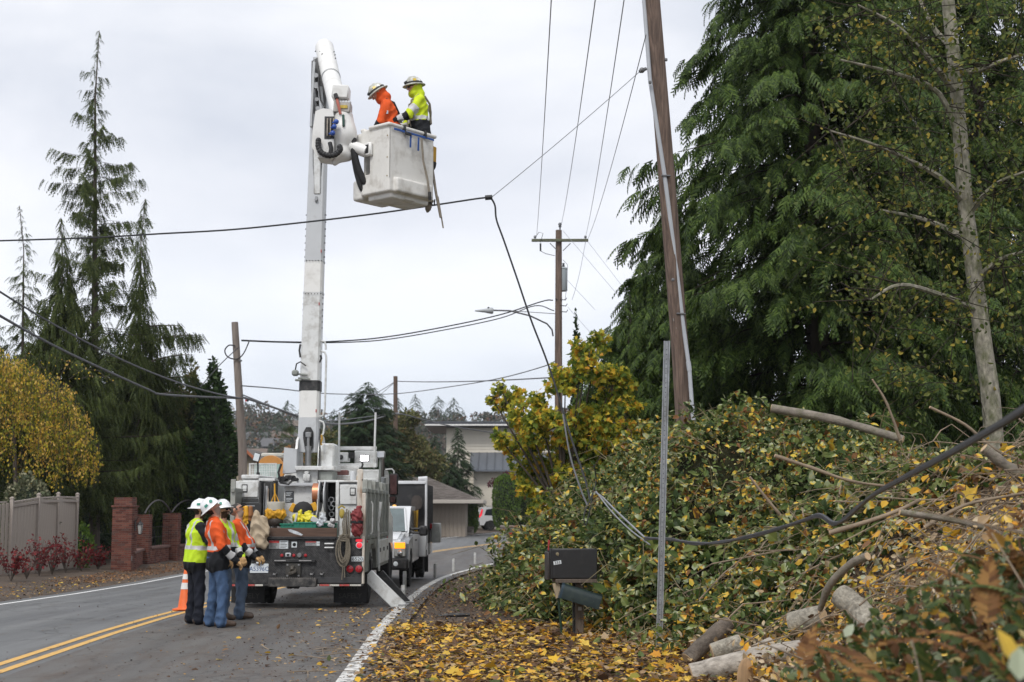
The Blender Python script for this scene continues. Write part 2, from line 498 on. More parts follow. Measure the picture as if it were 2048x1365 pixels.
def rbox(c, h, r, mid=0, k=.01, M=None): return ('b', c, np.array(h, float), r, mid, k, M)
# ================================================================== GROUND AND ROAD
def ss(a, b, x):
    t = np.clip((np.asarray(x, float) - a) / (b - a), 0, 1)
    return t * t * (3 - 2 * t)
XE = np.array([[-10, .8], [0, .9], [8, 1.5], [12, 2.4], [15, 2.75], [16, 2.5], [18, 1.75], [20, 1.1], [22, .35], [26, -.55], [32, -.5], [40, .1], [50, 1.5], [60, 4.2], [76, 9], [100, 20], [140, 50]])
def xe(y): return np.interp(y, XE[:, 0], XE[:, 1])
def vnoise(x, y, f, seed=0):
    x = np.asarray(x, float) * f + seed * 13.7; y = np.asarray(y, float) * f + seed * 7.3
    return (np.sin(x * 1.3 + 1.7 * np.sin(y * .9)) + np.sin(y * 1.7 + 1.3 * np.sin(x * 1.1 + 2)) + .5 * np.sin(2.9 * x + 2.3 * y)) / 2.5
def bank(x, y):
    x = np.asarray(x, float); y = np.asarray(y, float); e = xe(y)
    near = 2.05 * ss(0, 3.5, x - e) + .10 * vnoise(x, y, 1.3) * ss(0, .8, x - e)
    far = 1.05 * ss(.2, 5, x - e)
    w = ss(17.5, 22, y)
    h = near * (1 - w) + far * w
    h = h * ss(9, 12.5, y)
    m = 1.28 * ss(.35, 2.6, x) * (1 - ss(5.5, 10.5, y)) + .9 * ss(2.6, 5, x) * (1 - ss(8, 12, y))
    return h + m
RD = [  # left edge line, centre line, right edge line
 ((-9.2, -5), (-5.30, -5), (-1.50, -5)), ((-9.3, 10), (-5.42, 10), (-1.55, 10)), ((-9.6, 25), (-5.72, 25), (-1.98, 24)),
 ((-9.8, 42.5), (-5.7, 40), (-2.1, 39)), ((-9.3, 57), (-5.0, 52), (-1.1, 49)), ((-7.9, 70), (-3.6, 62), (1.0, 58.5)),
 ((-4.4, 83), (-.37, 76), (4.5, 70)), ((1, 106), (5, 92), (10, 82)), ((9, 128), (13, 108), (19, 94)), ((34, 160), (38, 130), (44, 112))]
def catmull(p, n):
    p = np.asarray(p, float); out = []
    q = np.vstack([2 * p[0] - p[1], p, 2 * p[-1] - p[-2]])
    for i in range(len(p) - 1):
        a, b, c, d = q[i:i + 4]
        for k in range(n):
            t = k / n
            out.append(.5 * (2 * b + (c - a) * t + (2 * a - 5 * b + 4 * c - d) * t * t + (3 * b - a - 3 * c + d) * t ** 3))
    out.append(p[-1]); return np.array(out)
LL, LC, LR = (catmull([r[i] for r in RD], 10) for i in range(3))
def road_x(y, line): return np.interp(y, line[:, 1], line[:, 0])
def ground_h(x, y):
    x = np.asarray(x, float); y = np.asarray(y, float)
    z = gz(y) + bank(x, y)
    l = road_x(y, LL) - .82; r = road_x(y, LR) + .80
    inside = ss(0, .35, x - l) * ss(0, .35, r - x)
    z = z - .06 * inside
    z = z + .10 * ss(.6, 3.5, l - x) + .02 * vnoise(x, y, 2.1) * (1 - inside)
    return z
gx = np.concatenate([np.linspace(-975, -60, 12), np.linspace(-50, -14, 13), np.linspace(-13, 9, 89), np.linspace(9.6, 30, 24), np.linspace(40, 975, 12)])
gy = np.concatenate([np.linspace(-37, -2, 6), np.linspace(0, 34, 137), np.linspace(34.6, 130, 90), np.linspace(140, 700, 14), np.linspace(750, 908, 4)])
GX, GY = np.meshgrid(gx, gy, indexing='ij')
GZ = ground_h(GX, GY)
nx, ny = GX.shape
ii = (np.arange(nx - 1)[:, None] * ny + np.arange(ny - 1)[None]).ravel()
def ground_mat():
    m, t = _new('soil')
    o = _n(t, 'ShaderNodeOutputMaterial'); b = _n(t, 'ShaderNodeBsdfPrincipled', Roughness=.9)
    tc = _n(t, 'ShaderNodeTexCoord')
    n1 = _n(t, 'ShaderNodeTexNoise', Scale=1.2, Detail=8, Roughness=.7); n2 = _n(t, 'ShaderNodeTexNoise', Scale=26, Detail=6, Roughness=.75)
    v = _n(t, 'ShaderNodeTexVoronoi', Scale=34)
    for q in (n1, n2, v): t.links.new(tc.outputs['Object'], q.inputs['Vector'])
    r1 = _n(t, 'ShaderNodeValToRGB'); e = r1.color_ramp.elements
    e[0].position = .3; e[0].color = (.050, .040, .032, 1); e[1].position = .7; e[1].color = (.125, .096, .074, 1)
    r2 = _n(t, 'ShaderNodeValToRGB'); e = r2.color_ramp.elements
    e[0].position = .35; e[0].color = (.45, .42, .40, 1); e[1].position = .7; e[1].color = (1.5, 1.38, 1.25, 1)
    mx = _n(t, 'ShaderNodeMix', data_type='RGBA', blend_type='MULTIPLY'); mx.inputs[0].default_value = 1
    t.links.new(n1.outputs[0], r1.inputs[0]); t.links.new(n2.outputs[0], r2.inputs[0])
    t.links.new(r1.outputs[0], mx.inputs[6]); t.links.new(r2.outputs[0], mx.inputs[7])
    t.links.new(mx.outputs[2], b.inputs['Base Color'])
    bp = _n(t, 'ShaderNodeBump', Strength=.8, Distance=.03); t.links.new(n2.outputs[0], bp.inputs['Height']); t.links.new(bp.outputs[0], b.inputs['Normal'])
    t.links.new(b.outputs[0], o.inputs[0]); return m
link('ground', np_mesh('ground', np.stack([GX.ravel(), GY.ravel(), GZ.ravel()], 1), np.stack([ii, ii + ny, ii + ny + 1, ii + 1], 1), ground_mat(), smooth=True), kind='structure')

def asphalt_mat(name, base, dirt, amt):
    m, t = _new(name)
    o = _n(t, 'ShaderNodeOutputMaterial'); b = _n(t, 'ShaderNodeBsdfPrincipled', Roughness=.62)
    tc = _n(t, 'ShaderNodeTexCoord'); mp = _n(t, 'ShaderNodeMapping'); mp.inputs['Scale'].default_value = (1, .22, 1)
    t.links.new(tc.outputs['Object'], mp.inputs[0])
    n1 = _n(t, 'ShaderNodeTexNoise', Scale=1.1, Detail=7, Roughness=.62); t.links.new(mp.outputs[0], n1.inputs['Vector'])
    n2 = _n(t, 'ShaderNodeTexNoise', Scale=90, Detail=3, Roughness=.8); t.links.new(tc.outputs['Object'], n2.inputs['Vector'])
    n3 = _n(t, 'ShaderNodeTexNoise', Scale=3.1, Detail=9, Roughness=.72); t.links.new(mp.outputs[0], n3.inputs['Vector'])
    r1 = _n(t, 'ShaderNodeValToRGB'); e = r1.color_ramp.elements
    e[0].position = .3; e[0].color = c4([x * .78 for x in base]); e[1].position = .72; e[1].color = c4([x * 1.16 for x in base])
    r2 = _n(t, 'ShaderNodeValToRGB'); e = r2.color_ramp.elements
    e[0].position = .3; e[0].color = (.62, .62, .62, 1); e[1].position = .72; e[1].color = (1.4, 1.4, 1.4, 1)
    mx = _n(t, 'ShaderNodeMix', data_type='RGBA', blend_type='MULTIPLY'); mx.inputs[0].default_value = 1
    t.links.new(n1.outputs[0], r1.inputs[0]); t.links.new(n2.outputs[0], r2.inputs[0]); t.links.new(r1.outputs[0], mx.inputs[6]); t.links.new(r2.outputs[0], mx.inputs[7])
    r3 = _n(t, 'ShaderNodeValToRGB'); e = r3.color_ramp.elements
    e[0].position = .62 - .28 * amt; e[0].color = (0, 0, 0, 1); e[1].position = .80 - .16 * amt; e[1].color = (1, 1, 1, 1)
    t.links.new(n3.outputs[0], r3.inputs[0])
    m2 = _n(t, 'ShaderNodeMix', data_type='RGBA'); m2.inputs[7].default_value = c4(dirt)
    t.links.new(r3.outputs[0], m2.inputs[0]); t.links.new(mx.outputs[2], m2.inputs[6])
    mp2 = _n(t, 'ShaderNodeMapping'); mp2.inputs['Scale'].default_value = (1, .035, 1); t.links.new(tc.outputs['Object'], mp2.inputs[0])
    n5 = _n(t, 'ShaderNodeTexNoise', Scale=1.7, Detail=4, Roughness=.55); t.links.new(mp2.outputs[0], n5.inputs['Vector'])       # wheel tracks
    r5 = _n(t, 'ShaderNodeValToRGB'); e = r5.color_ramp.elements; e[0].position = .36; e[0].color = (.72, .72, .73, 1); e[1].position = .62; e[1].color = (1.12, 1.12, 1.1, 1); t.links.new(n5.outputs[0], r5.inputs[0])
    vc = _n(t, 'ShaderNodeTexVoronoi', Scale=.55, feature='DISTANCE_TO_EDGE'); n6 = _n(t, 'ShaderNodeTexNoise', Scale=1.6, Detail=5); av = _n(t, 'ShaderNodeVectorMath', operation='ADD'); t.links.new(tc.outputs['Object'], n6.inputs['Vector']); t.links.new(tc.outputs['Object'], av.inputs[0]); t.links.new(n6.outputs[1], av.inputs[1]); t.links.new(av.outputs[0], vc.inputs['Vector'])
    r6 = _n(t, 'ShaderNodeValToRGB'); e = r6.color_ramp.elements; e[0].position = .004; e[0].color = (.45, .45, .45, 1); e[1].position = .016; e[1].color = (1, 1, 1, 1); t.links.new(vc.outputs['Distance'], r6.inputs[0])
    m5 = _n(t, 'ShaderNodeMix', data_type='RGBA', blend_type='MULTIPLY'); m5.inputs[0].default_value = 1; m6 = _n(t, 'ShaderNodeMix', data_type='RGBA', blend_type='MULTIPLY'); m6.inputs[0].default_value = .8
    t.links.new(m2.outputs[2], m5.inputs[6]); t.links.new(r5.outputs[0], m5.inputs[7]); t.links.new(m5.outputs[2], m6.inputs[6]); t.links.new(r6.outputs[0], m6.inputs[7]); t.links.new(m6.outputs[2], b.inputs['Base Color'])
    # sealed cracks and damp patches change the gloss
    r4 = _n(t, 'ShaderNodeMapRange'); r4.inputs[3].default_value = .48; r4.inputs[4].default_value = .8; t.links.new(n1.outputs[0], r4.inputs[0]); t.links.new(r4.outputs[0], b.inputs['Roughness'])
    bp = _n(t, 'ShaderNodeBump', Strength=.45, Distance=.008); t.links.new(n2.outputs[0], bp.inputs['Height']); t.links.new(bp.outputs[0], b.inputs['Normal'])
    t.links.new(b.outputs[0], o.inputs[0]); return m
ASPH = asphalt_mat('asphalt', (.128, .131, .134), (.075, .068, .061), .32)
ASPH2 = asphalt_mat('asphalt_littered', (.102, .096, .090), (.066, .045, .032), .62)
def strip(lines, z, cols=1, mats=None, mi=None):
    """ribbon through several polylines of equal length"""
    V = []; F = []; M = []
    n = len(lines[0]); k = len(lines)
    for i in range(n):
        for j in range(k):
            x, y = lines[j][i]; V.append((x, y, float(gz(y)) + z))
    for i in range(n - 1):
        for j in range(k - 1):
            F.append((i * k + j, i * k + j + 1, (i + 1) * k + j + 1, (i + 1) * k + j)); M.append(mi[j] if mi else 0)
    return np.array(V), np.array(F), M
def offs(line, d):
    t = np.gradient(line, axis=0); t = t / np.linalg.norm(t, axis=1, keepdims=True)
    return line + np.stack([t[:, 1], -t[:, 0]], 1) * d
def dens(line, n=6):
    s = np.linspace(0, len(line) - 1, (len(line) - 1) * n + 1); k = np.arange(len(line))
    return np.stack([np.interp(s, k, line[:, 0]), np.interp(s, k, line[:, 1])], 1)
LLd, LCd, LRd = dens(LL), dens(LC), dens(LR)
V, F, M = strip([offs(LLd, -.40), offs(LLd, .1), LCd * .5 + LLd * .5, offs(LCd, -.3), offs(LCd, .3), LCd * .5 + LRd * .5, offs(LRd, .1), offs(LRd, .34)], .0, mi=[0, 0, 0, 0, 1, 1, 1])
link('road', np_mesh('road', V, F, [ASPH, ASPH2], M), kind='structure')
def paint_mat(name, col, wear, under):
    m, t = _new(name)
    o = _n(t, 'ShaderNodeOutputMaterial'); b = _n(t, 'ShaderNodeBsdfPrincipled', Roughness=.6)
    tc = _n(t, 'ShaderNodeTexCoord')
    n = _n(t, 'ShaderNodeTexNoise', Scale=7, Detail=9, Roughness=.8); t.links.new(tc.outputs['Object'], n.inputs['Vector'])
    r = _n(t, 'ShaderNodeValToRGB'); e = r.color_ramp.elements
    e[0].position = wear; e[0].color = c4(under); e[1].position = wear + .1; e[1].color = c4(col)
    t.links.new(n.outputs[0], r.inputs[0]); t.links.new(r.outputs[0], b.inputs['Base Color']); t.links.new(b.outputs[0], o.inputs[0]); return m
PW = paint_mat('white_road_paint', (.72, .72, .71), .33, (.16, .15, .14))
PW2 = paint_mat('worn_white_road_paint', (.66, .65, .62), .43, (.11, .10, .09))
PY = paint_mat('yellow_road_paint', (.62, .36, .085), .36, (.15, .14, .12))
def marking(name, line, w, m):
    V, F, _ = strip([offs(line, -w / 2), offs(line, w / 2)], .005); link(name, np_mesh(name, V, F, m), kind='structure')
marking('road_edge_line', LLd, .11, PW)
marking('road_edge_line', LRd, .17, PW2)
marking('road_centre_line', offs(LCd, -.125), .115, PY)
marking('road_centre_line', offs(LCd, .125), .115, PY)

# far hillside across the valley
hx = np.linspace(-420, 420, 120); hy = np.linspace(170, 900, 60)
HX, HY = np.meshgrid(hx, hy, indexing='ij')
def hill_h(x, y):
    return -3 + 44 * ss(200, 640, y) * (.88 + .10 * vnoise(x, y, .012, 3)) + 1.2 * vnoise(x, y, .05, 5) + 4 * ss(-60, -200, x) * ss(300, 600, y)
HZ = hill_h(HX, HY); n2 = HX.shape[1]
ii = (np.arange(HX.shape[0] - 1)[:, None] * n2 + np.arange(n2 - 1)[None]).ravel()
link('hill', np_mesh('hill', np.stack([HX.ravel(), HY.ravel(), HZ.ravel()], 1), np.stack([ii, ii + n2, ii + n2 + 1, ii + 1], 1), mat('hill_ground', (.075, .062, .050), .95, var=.5, scale=.05), smooth=True), kind='structure')
# ================================================================== PLANT GENERATORS
def GH(px, py, lo=3.0, hi=200.0):
    Ys = np.linspace(lo, hi, 3000)
    for y in Ys:
        p = P(px, py, y)
        if p.z <= float(ground_h(p.x, p.y)): return p
    return p
BARK = mat('bark', (.085, .068, .055), .9, var=.4, scale=9, bump=.8, bscale=22, stretch=(1, 1, .25))
TWIGD = mat('dark_conifer_twig', (.040, .034, .026), .95, var=.4, scale=9, spec=.1)
BARK_GREY = mat('grey_bark', (.20, .185, .165), .9, var=.35, scale=12, bump=.5, bscale=30, dirt=(.10, .11, .055), dirt_amt=.5, dscale=7)
def branch_pts(p0, d, L, up, droop, n=7, wob=.04):
    s = np.linspace(0, 1, n)[:, None]
    side = np.cross(d, [0, 0, 1]); side = side / (np.linalg.norm(side) + 1e-9)
    w = RNG.normal() * wob * L
    return p0 + d * L * s + np.array([0, 0, 1]) * (up * L * s - droop * L * s ** 2) + side * w * np.sin(s * 3)
def conifer(name, base, H, prof, n, sp=.6, dens=7.0, up=.15, droop=.3, hang=.5, side=.28, zmin=.5, lean=(0, 0), mat_f=None, tmpl=(SPRAY_V, SPRAY_F), slim=1.0,
            r0=None, zpow=1.0, rad_jit=(.65, 1.15), label='', cat='tree', group=None, upt=0.0, s0=.12, trunk_n=8, curl=0.0, flat=.5, rnd_len=None, az=None):
    root = empty(name, base, 0, label, cat, group)
    H0 = H; r0 = r0 or H * .016
    def axis(z): t = z / H0; return np.array([lean[0] * t + curl * max(0, t - .93) * 8, lean[1] * t, z])
    tb = MB(); zs = np.linspace(0, H0, 9)
    tb.tube([axis(z) for z in zs], [max(.012, r0 * (1 - .97 * z / H0)) for z in zs], trunk_n)
    dirs = []; locs = []; sizes = []
    ga = RNG.random() * 6.28
    bt = MB()
    for i in range(n):
        t = ((i + RNG.random()) / n) ** zpow
        z = zmin + (H0 - zmin) * t
        Lb = prof(z) * RNG.uniform(*rad_jit)
        if rnd_len is not None: Lb *= rnd_len()
        if Lb < .05: Lb = .05
        a = ga + i * 2.399 + RNG.normal() * .35 if az is None else RNG.uniform(*az)
        d = np.array([math.cos(a), math.sin(a), 0])
        k = RNG.uniform(.7, 1.3)
        c = lambda s: axis(z) + d * Lb * s[:, None] + np.array([0, 0, 1]) * (Lb * (up * k * s - droop * k * s ** 2 + upt * s ** 5))[:, None]
        m = max(3, int(Lb * dens * RNG.uniform(.8, 1.2)))
        s = s0 + (1 - s0) * RNG.random(m) ** .8
        p = c(s)
        sd = np.array([-d[1], d[0], 0])
        off = RNG.uniform(-1, 1, m) * side * Lb * (1.05 - s) * np.minimum(1, s * 2)
        p = p + sd[None] * off[:, None] + np.array([0, 0, -1])[None] * (np.abs(off) * .35)[:, None]
        sg = np.where(RNG.random(m) < .5, -1, 1) * RNG.uniform(.1, 1.2, m)
        dd = d[None] * 1.0 + sd[None] * (sg * flat * 2)[:, None] + np.array([0, 0, -1])[None] * (hang * RNG.uniform(.5, 1.6, m))[:, None]
        dirs.append(dd); locs.append(p); sizes.append(sp * RNG.uniform(.6, 1.25, m) * np.clip(1.1 - .25 * s, .3, 2) * min(1, .35 + Lb / 1.2))
        if Lb > .6:
            bt.tube(c(np.linspace(0, .72, 5)), [max(.005, .0085 * Lb * (1 - .85 * q)) for q in np.linspace(0, .9, 5)], 4, caps=False)
    # the leader
    m = max(4, int(H * 1.2)); zz = H0 * (1 - .10 * RNG.random(m) ** 1.5)
    locs.append(np.array([axis(z) for z in zz])); dirs.append(np.stack([RNG.normal(size=m), RNG.normal(size=m), -1.2 * np.ones(m)], 1)); sizes.append(np.full(m, sp * .35))
    d = np.concatenate(dirs); l = np.concatenate(locs); s = np.concatenate(sizes)
    upv = np.tile([0, 0, 1.0], (len(d), 1)) + RNG.normal(size=(len(d), 3)) * .35
    B = basis(d, up=upv)
    sz = np.stack([s * slim, s, s * slim], 1)
    V, F = scatter(tmpl[0], tmpl[1], B, l, sz)
    mk('trunk', tb, BARK, root)
    mk('branches', bt, TWIGD, root, kind='stuff')
    link('foliage', np_mesh('foliage', V, F, mat_f), root, kind='stuff')
    return root
def leaves_at(pts, dirs, size, mat_l, parent, name='foliage', tmpl=(DIA_V, DIA_F), roll=True):
    B = basis(dirs)
    V, F = scatter(tmpl[0], tmpl[1], B, pts, size)
    return link(name, np_mesh(name, V, F, mat_l), parent, kind='stuff')
def in_ball(n, c, r, shell=.55):
    d = norm(RNG.normal(size=(n, 3))); q = (shell + (1 - shell) * RNG.random(n)) ** .6
    q = np.where(RNG.random(n) < .25, RNG.random(n) ** .5 * .9, q)
    return np.asarray(c) + d * q[:, None] * np.asarray(r), d
def broadleaf(name, base, clumps, nleaf, size, mat_l, label, cat='tree', group=None, tmpl=(LEAF_V, LEAF_F), trunk_r=.12, bark=None, hang=.4, shell=.5, twig=True, crown='foliage', sub=5, rr_=(.35, .6)):
    """clumps: [(x,y,z,r)] relative to base"""
    root = empty(name, base, 0, label, cat, group)
    tb = MB(); cc = np.array(clumps, float); top = cc[:, 2].max(); ctr = np.array([cc[:, 0].mean(), cc[:, 1].mean()])
    tz = cc[:, 2].min() * .6 + .4
    tb.tube([(0, 0, 0), (ctr[0] * .3, ctr[1] * .3, tz * .6), (ctr[0] * .6, ctr[1] * .6, tz), (ctr[0], ctr[1], top * .8)], [trunk_r, trunk_r * .8, trunk_r * .65, trunk_r * .25], 8)
    lb = MB()
    P_ = []; D_ = []
    for (x, y, z, r) in clumps:
        s = np.array([ctr[0] * .6, ctr[1] * .6, min(tz, z * .8)]); e = np.array([x, y, z])
        lb.tube([s, s * .5 + e * .5 + np.array([0, 0, .1 * r]), e], [trunk_r * .4, trunk_r * .25, .01], 5, caps=False)
        k = max(1, int(nleaf * r ** 2 / (cc[:, 3] ** 2).sum()))
        # leaves sit on sub-clumps so that gaps show
        ns = max(2, int(sub)); sc, sdn = in_ball(ns, e, r * .75, .3)
        for q in range(ns):
            rr = r * RNG.uniform(*rr_)
            p, d = in_ball(k // ns + 1, sc[q], (rr, rr, rr * .8), shell)
            P_.append(p); D_.append(d + np.array([0, 0, -hang]) + RNG.normal(size=d.shape) * .5)
            if twig: lb.tube([e, (e + sc[q]) / 2 + RNG.normal(size=3) * .05, sc[q]], [trunk_r * .12, trunk_r * .09, .006], 4, caps=False)
    pts = np.concatenate(P_); dr = np.concatenate(D_)
    mk('trunk', tb, bark or BARK, root)
    mk('limbs', lb, bark or BARK, root, kind='stuff')
    leaves_at(pts, dr, size * RNG.uniform(.65, 1.3, len(pts)), mat_l, root, crown, tmpl)
    return root
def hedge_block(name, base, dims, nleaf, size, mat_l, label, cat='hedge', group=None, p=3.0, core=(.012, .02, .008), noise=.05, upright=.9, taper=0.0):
    """clipped evergreen: dims half-width, half-depth, height"""
    root = empty(name, base, 0, label, cat, group)
    a, b, h = dims
    u = RNG.random(nleaf) * 2 * PI; w = RNG.uniform(-1, 1, nleaf)
    d = np.stack([np.cos(u) * np.sqrt(1 - w * w), np.sin(u) * np.sqrt(1 - w * w), w], 1)
    k = (np.abs(d) ** p).sum(1) ** (-1 / p)
    q = d * k[:, None]
    f = 1 + RNG.normal(size=nleaf) * noise * .6 + .05 * np.sin(q[:, 2] * 9 + q[:, 0] * 7) * noise / .05
    tp = 1 - taper * (q[:, 2] * .5 + .5)
    pts = np.stack([q[:, 0] * a * f * tp, q[:, 1] * b * f * tp, (q[:, 2] * f + 1) * h / 2], 1)
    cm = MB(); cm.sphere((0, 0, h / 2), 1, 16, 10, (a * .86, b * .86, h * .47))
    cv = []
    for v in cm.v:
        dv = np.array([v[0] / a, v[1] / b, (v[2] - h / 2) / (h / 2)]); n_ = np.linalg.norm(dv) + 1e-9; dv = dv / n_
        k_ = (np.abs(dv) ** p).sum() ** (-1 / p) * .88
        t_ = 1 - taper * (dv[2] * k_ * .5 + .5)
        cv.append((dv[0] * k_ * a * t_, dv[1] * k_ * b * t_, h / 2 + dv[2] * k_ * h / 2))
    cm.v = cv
    mk('dark_core', cm, mat('hedge_core_' + name, core, .95, var=.4, scale=9), root)
    dr = d * np.array([1, 1, .3]) * (1 - upright) + np.array([0, 0, upright]) + RNG.normal(size=d.shape) * .45
    leaves_at(pts, dr, size * RNG.uniform(.6, 1.3, nleaf), mat_l, root)
    return root
GREEN_DARK = leafmat('dark_conifer_needles', [(1, (.016, .034, .015)), (2, (.026, .052, .020)), (1, (.045, .070, .028))], .22, .6)
GREEN_DEODAR = leafmat('olive_cedar_needles', [(1, (.032, .050, .013)), (2, (.062, .086, .022)), (1, (.105, .128, .034))], .3, .6)
GREEN_CEDAR = leafmat('red_cedar_fronds', [(1, (.024, .045, .011)), (2, (.052, .092, .020)), (1.2, (.10, .150, .032))], .28, .5)
GREEN_ARB = leafmat('arborvitae_fronds', [(1, (.050, .095, .016)), (2, (.085, .15, .024)), (1, (.13, .20, .035))], .25, .6)
OLIVE = leafmat('olive_leaves', [(1, (.065, .075, .026)), (2, (.115, .122, .044)), (1, (.19, .18, .075)), (.3, (.19, .13, .06))], .25, .6)
IVY = leafmat('ivy_leaves', [(1, (.014, .030, .010)), (2, (.028, .056, .016)), (1, (.055, .095, .028))], .2, .45)
BIRCH = leafmat('birch_leaves', [(1.2, (.13, .165, .026)), (1.8, (.30, .30, .04)), (1.5, (.62, .50, .06)), (1.1, (.76, .45, .06)), (.5, (.78, .54, .16))], .5, .5, clump=2.4)
RED = leafmat('barberry_leaves', [(1, (.10, .014, .018)), (2, (.18, .018, .024)), (1, (.26, .045, .040))], .3, .5)
MAPLE = leafmat('maple_leaves', [(1.1, (.09, .145, .026)), (2.1, (.19, .255, .045)), (1.7, (.34, .36, .055)), (1.6, (.68, .57, .06)), (1.1, (.80, .58, .07)), (.25, (.68, .34, .05))], .5, .5, clump=3.5)
GREYGREEN = leafmat('variegated_leaves', [(1, (.09, .11, .06)), (2, (.16, .17, .10)), (1, (.28, .27, .17))], .2, .5)

# ================================================================== LEFT ROADSIDE: TREES
def prof_pts(pts):
    a = np.array(sorted(pts)); return lambda z: float(np.interp(z, a[:, 0], a[:, 1]))
def base_at(px, Y):
    x = (px - 1024) / px_per_m(Y) / 1.0
    return Vector((x, Y, float(ground_h(x, Y)) - .05))
def zpx(py, Y, b): return P(1024, py, Y).z - b.z
# tall spire
Y_ = 50; b_ = base_at(198, Y_); H_ = zpx(62, Y_, b_)
conifer('deodar_cedar', b_, H_, prof_pts([(0, 3.2), (H_ * .25, 3.0), (H_ * .45, 2.6), (H_ * .60, 2.0), (H_ * .75, 1.4), (H_ * .85, .75), (H_ * .93, .40), (H_, .06)]), 230, sp=.48, dens=30, up=.02, droop=.02, hang=1.0, side=.06, zmin=2,
        lean=(-.62, 0), mat_f=GREEN_DEODAR, tmpl=(SPRAY2_V, SPRAY2_F), slim=.8, upt=.10, r0=.21, label='tallest conifer on the left, an open spire of sparse level branches', rad_jit=(.18, 1.2), curl=.25, flat=.45, s0=.0, zpow=1.0, rnd_len=lambda: 1.0 if RNG.random() < .5 else .42)
Y_ = 50; b_ = base_at(52, Y_); H_ = zpx(412, Y_, b_)
conifer('deodar_cedar', b_, H_, prof_pts([(0, 1.6), (H_ * .4, 1.5), (H_ * .6, .95), (H_ * .75, .55), (H_ * .9, .25), (H_, .05)]), 130, sp=.40, dens=30, up=.05, droop=.22, hang=.9, side=.07, zmin=2,
        lean=(-.38, 0), mat_f=GREEN_DEODAR, tmpl=(SPRAY2_V, SPRAY2_F), slim=.8, r0=.13, label='thin spire conifer at the left edge with its tip bent over', rad_jit=(.4, 1.3), curl=-.3, s0=.03)
WEEP_V, WEEP_F = spray(7, .16, .05)
Y_ = 49; b_ = base_at(118, Y_); H_ = zpx(436, Y_, b_)
conifer('weeping_cedar', b_, H_, prof_pts([(0, 2.0), (H_ * .45, 1.75), (H_ * .62, 1.45), (H_ * .72, .85), (H_ * .82, .5), (H_ * .92, .25), (H_, .05)]), 210, sp=.85, dens=19, up=.16, droop=.42, hang=2.6, side=.2, zmin=2.2,
        lean=(-.1, 0), mat_f=GREEN_DEODAR, tmpl=(WEEP_V, WEEP_F), slim=.8, r0=.13, label='weeping cedar with hanging curtains of foliage above the yellow birch', group='weeping cedars behind the fence', curl=-.2)
Y_ = 55.5; b_ = base_at(282, Y_); H_ = zpx(398, Y_, b_)
rt = conifer('weeping_cedar', b_, H_, prof_pts([(0, 2.1), (H_ * .42, 1.8), (H_ * .56, 1.0), (H_ * .64, .62), (H_ * .78, .45), (H_ * .9, .25), (H_, .05)]), 210, sp=.85, dens=19, up=.2, droop=.42, hang=2.6, side=.2, zmin=2.6,
        lean=(-.25, 0), mat_f=GREEN_DEODAR, tmpl=(WEEP_V, WEEP_F), slim=.8, r0=.14, label='weeping cedar with long arms reaching out towards the leaning pole', group='weeping cedars behind the fence', curl=.25)
# its long arms
dirs = []; locs = []; am = MB()
for (z0, L_, a_, u_) in [(zpx(690, Y_, b_), 2.3, .05, .30), (zpx(735, Y_, b_), 2.25, -.3, .34), (zpx(655, Y_, b_), 1.55, .2, .12), (zpx(770, Y_, b_), 2.2, .3, .3), (zpx(720, Y_, b_), 1.7, 2.9, .2), (zpx(800, Y_, b_), 2.0, -.15, .25)]:
    d = np.array([math.cos(a_), math.sin(a_), 0]); s = np.linspace(0, 1, 6)
    q = np.array([-.15, 0, z0]) + d * L_ * s[:, None] + np.array([0, 0, 1]) * (u_ * L_ * (1.3 * s - .75 * s ** 2))[:, None]
    am.tube(q, np.linspace(.05, .012, 6), 5, caps=False)
    m = int(L_ * 70); s = RNG.random(m); p = np.stack([np.interp(s, np.linspace(0, 1, 6), q[:, j]) for j in range(3)], 1)
    p += RNG.normal(size=p.shape) * .06; locs.append(p); dirs.append(np.stack([RNG.normal(size=m) * .25 + .3 * d[0], RNG.normal(size=m) * .25, -np.ones(m)], 1))
l = np.concatenate(locs); d = np.concatenate(dirs); s = RNG.uniform(.3, .8, len(l))
V, F = scatter(WEEP_V, WEEP_F, basis(d), l, np.stack([s * .8, s, s * .8], 1))
link('arm_foliage', np_mesh('arm_foliage', V, F, GREEN_DEODAR), rt, kind='stuff'); mk('arm', am, BARK, rt, kind='stuff')
# dark trees behind
for (px, ty, Y_, w, lab) in [(345, 705, 61, 2.7, 'dark dense conifer filling the gap behind the brick pillars'), (225, 660, 59, 2.8, 'dark conifer standing behind the tall spire conifer'), (-20, 640, 53, 2.4, 'dark conifer cut by the left edge of the photo'), (100, 735, 52, 2.8, 'low dark conifer behind the yellow birch')]:
    b_ = base_at(px, Y_); H_ = zpx(ty, Y_, b_)
    conifer('dark_conifer', b_, H_, prof_pts([(0, w), (H_ * .4, w * .9), (H_ * .75, w * .5), (H_, .1)]), 130, sp=.75, dens=10, up=.1, droop=.3, hang=.9, side=.35, zmin=.2,
            mat_f=GREEN_DARK, tmpl=(SPRAY2_V, SPRAY2_F), label=lab, group='dark conifers on the left')
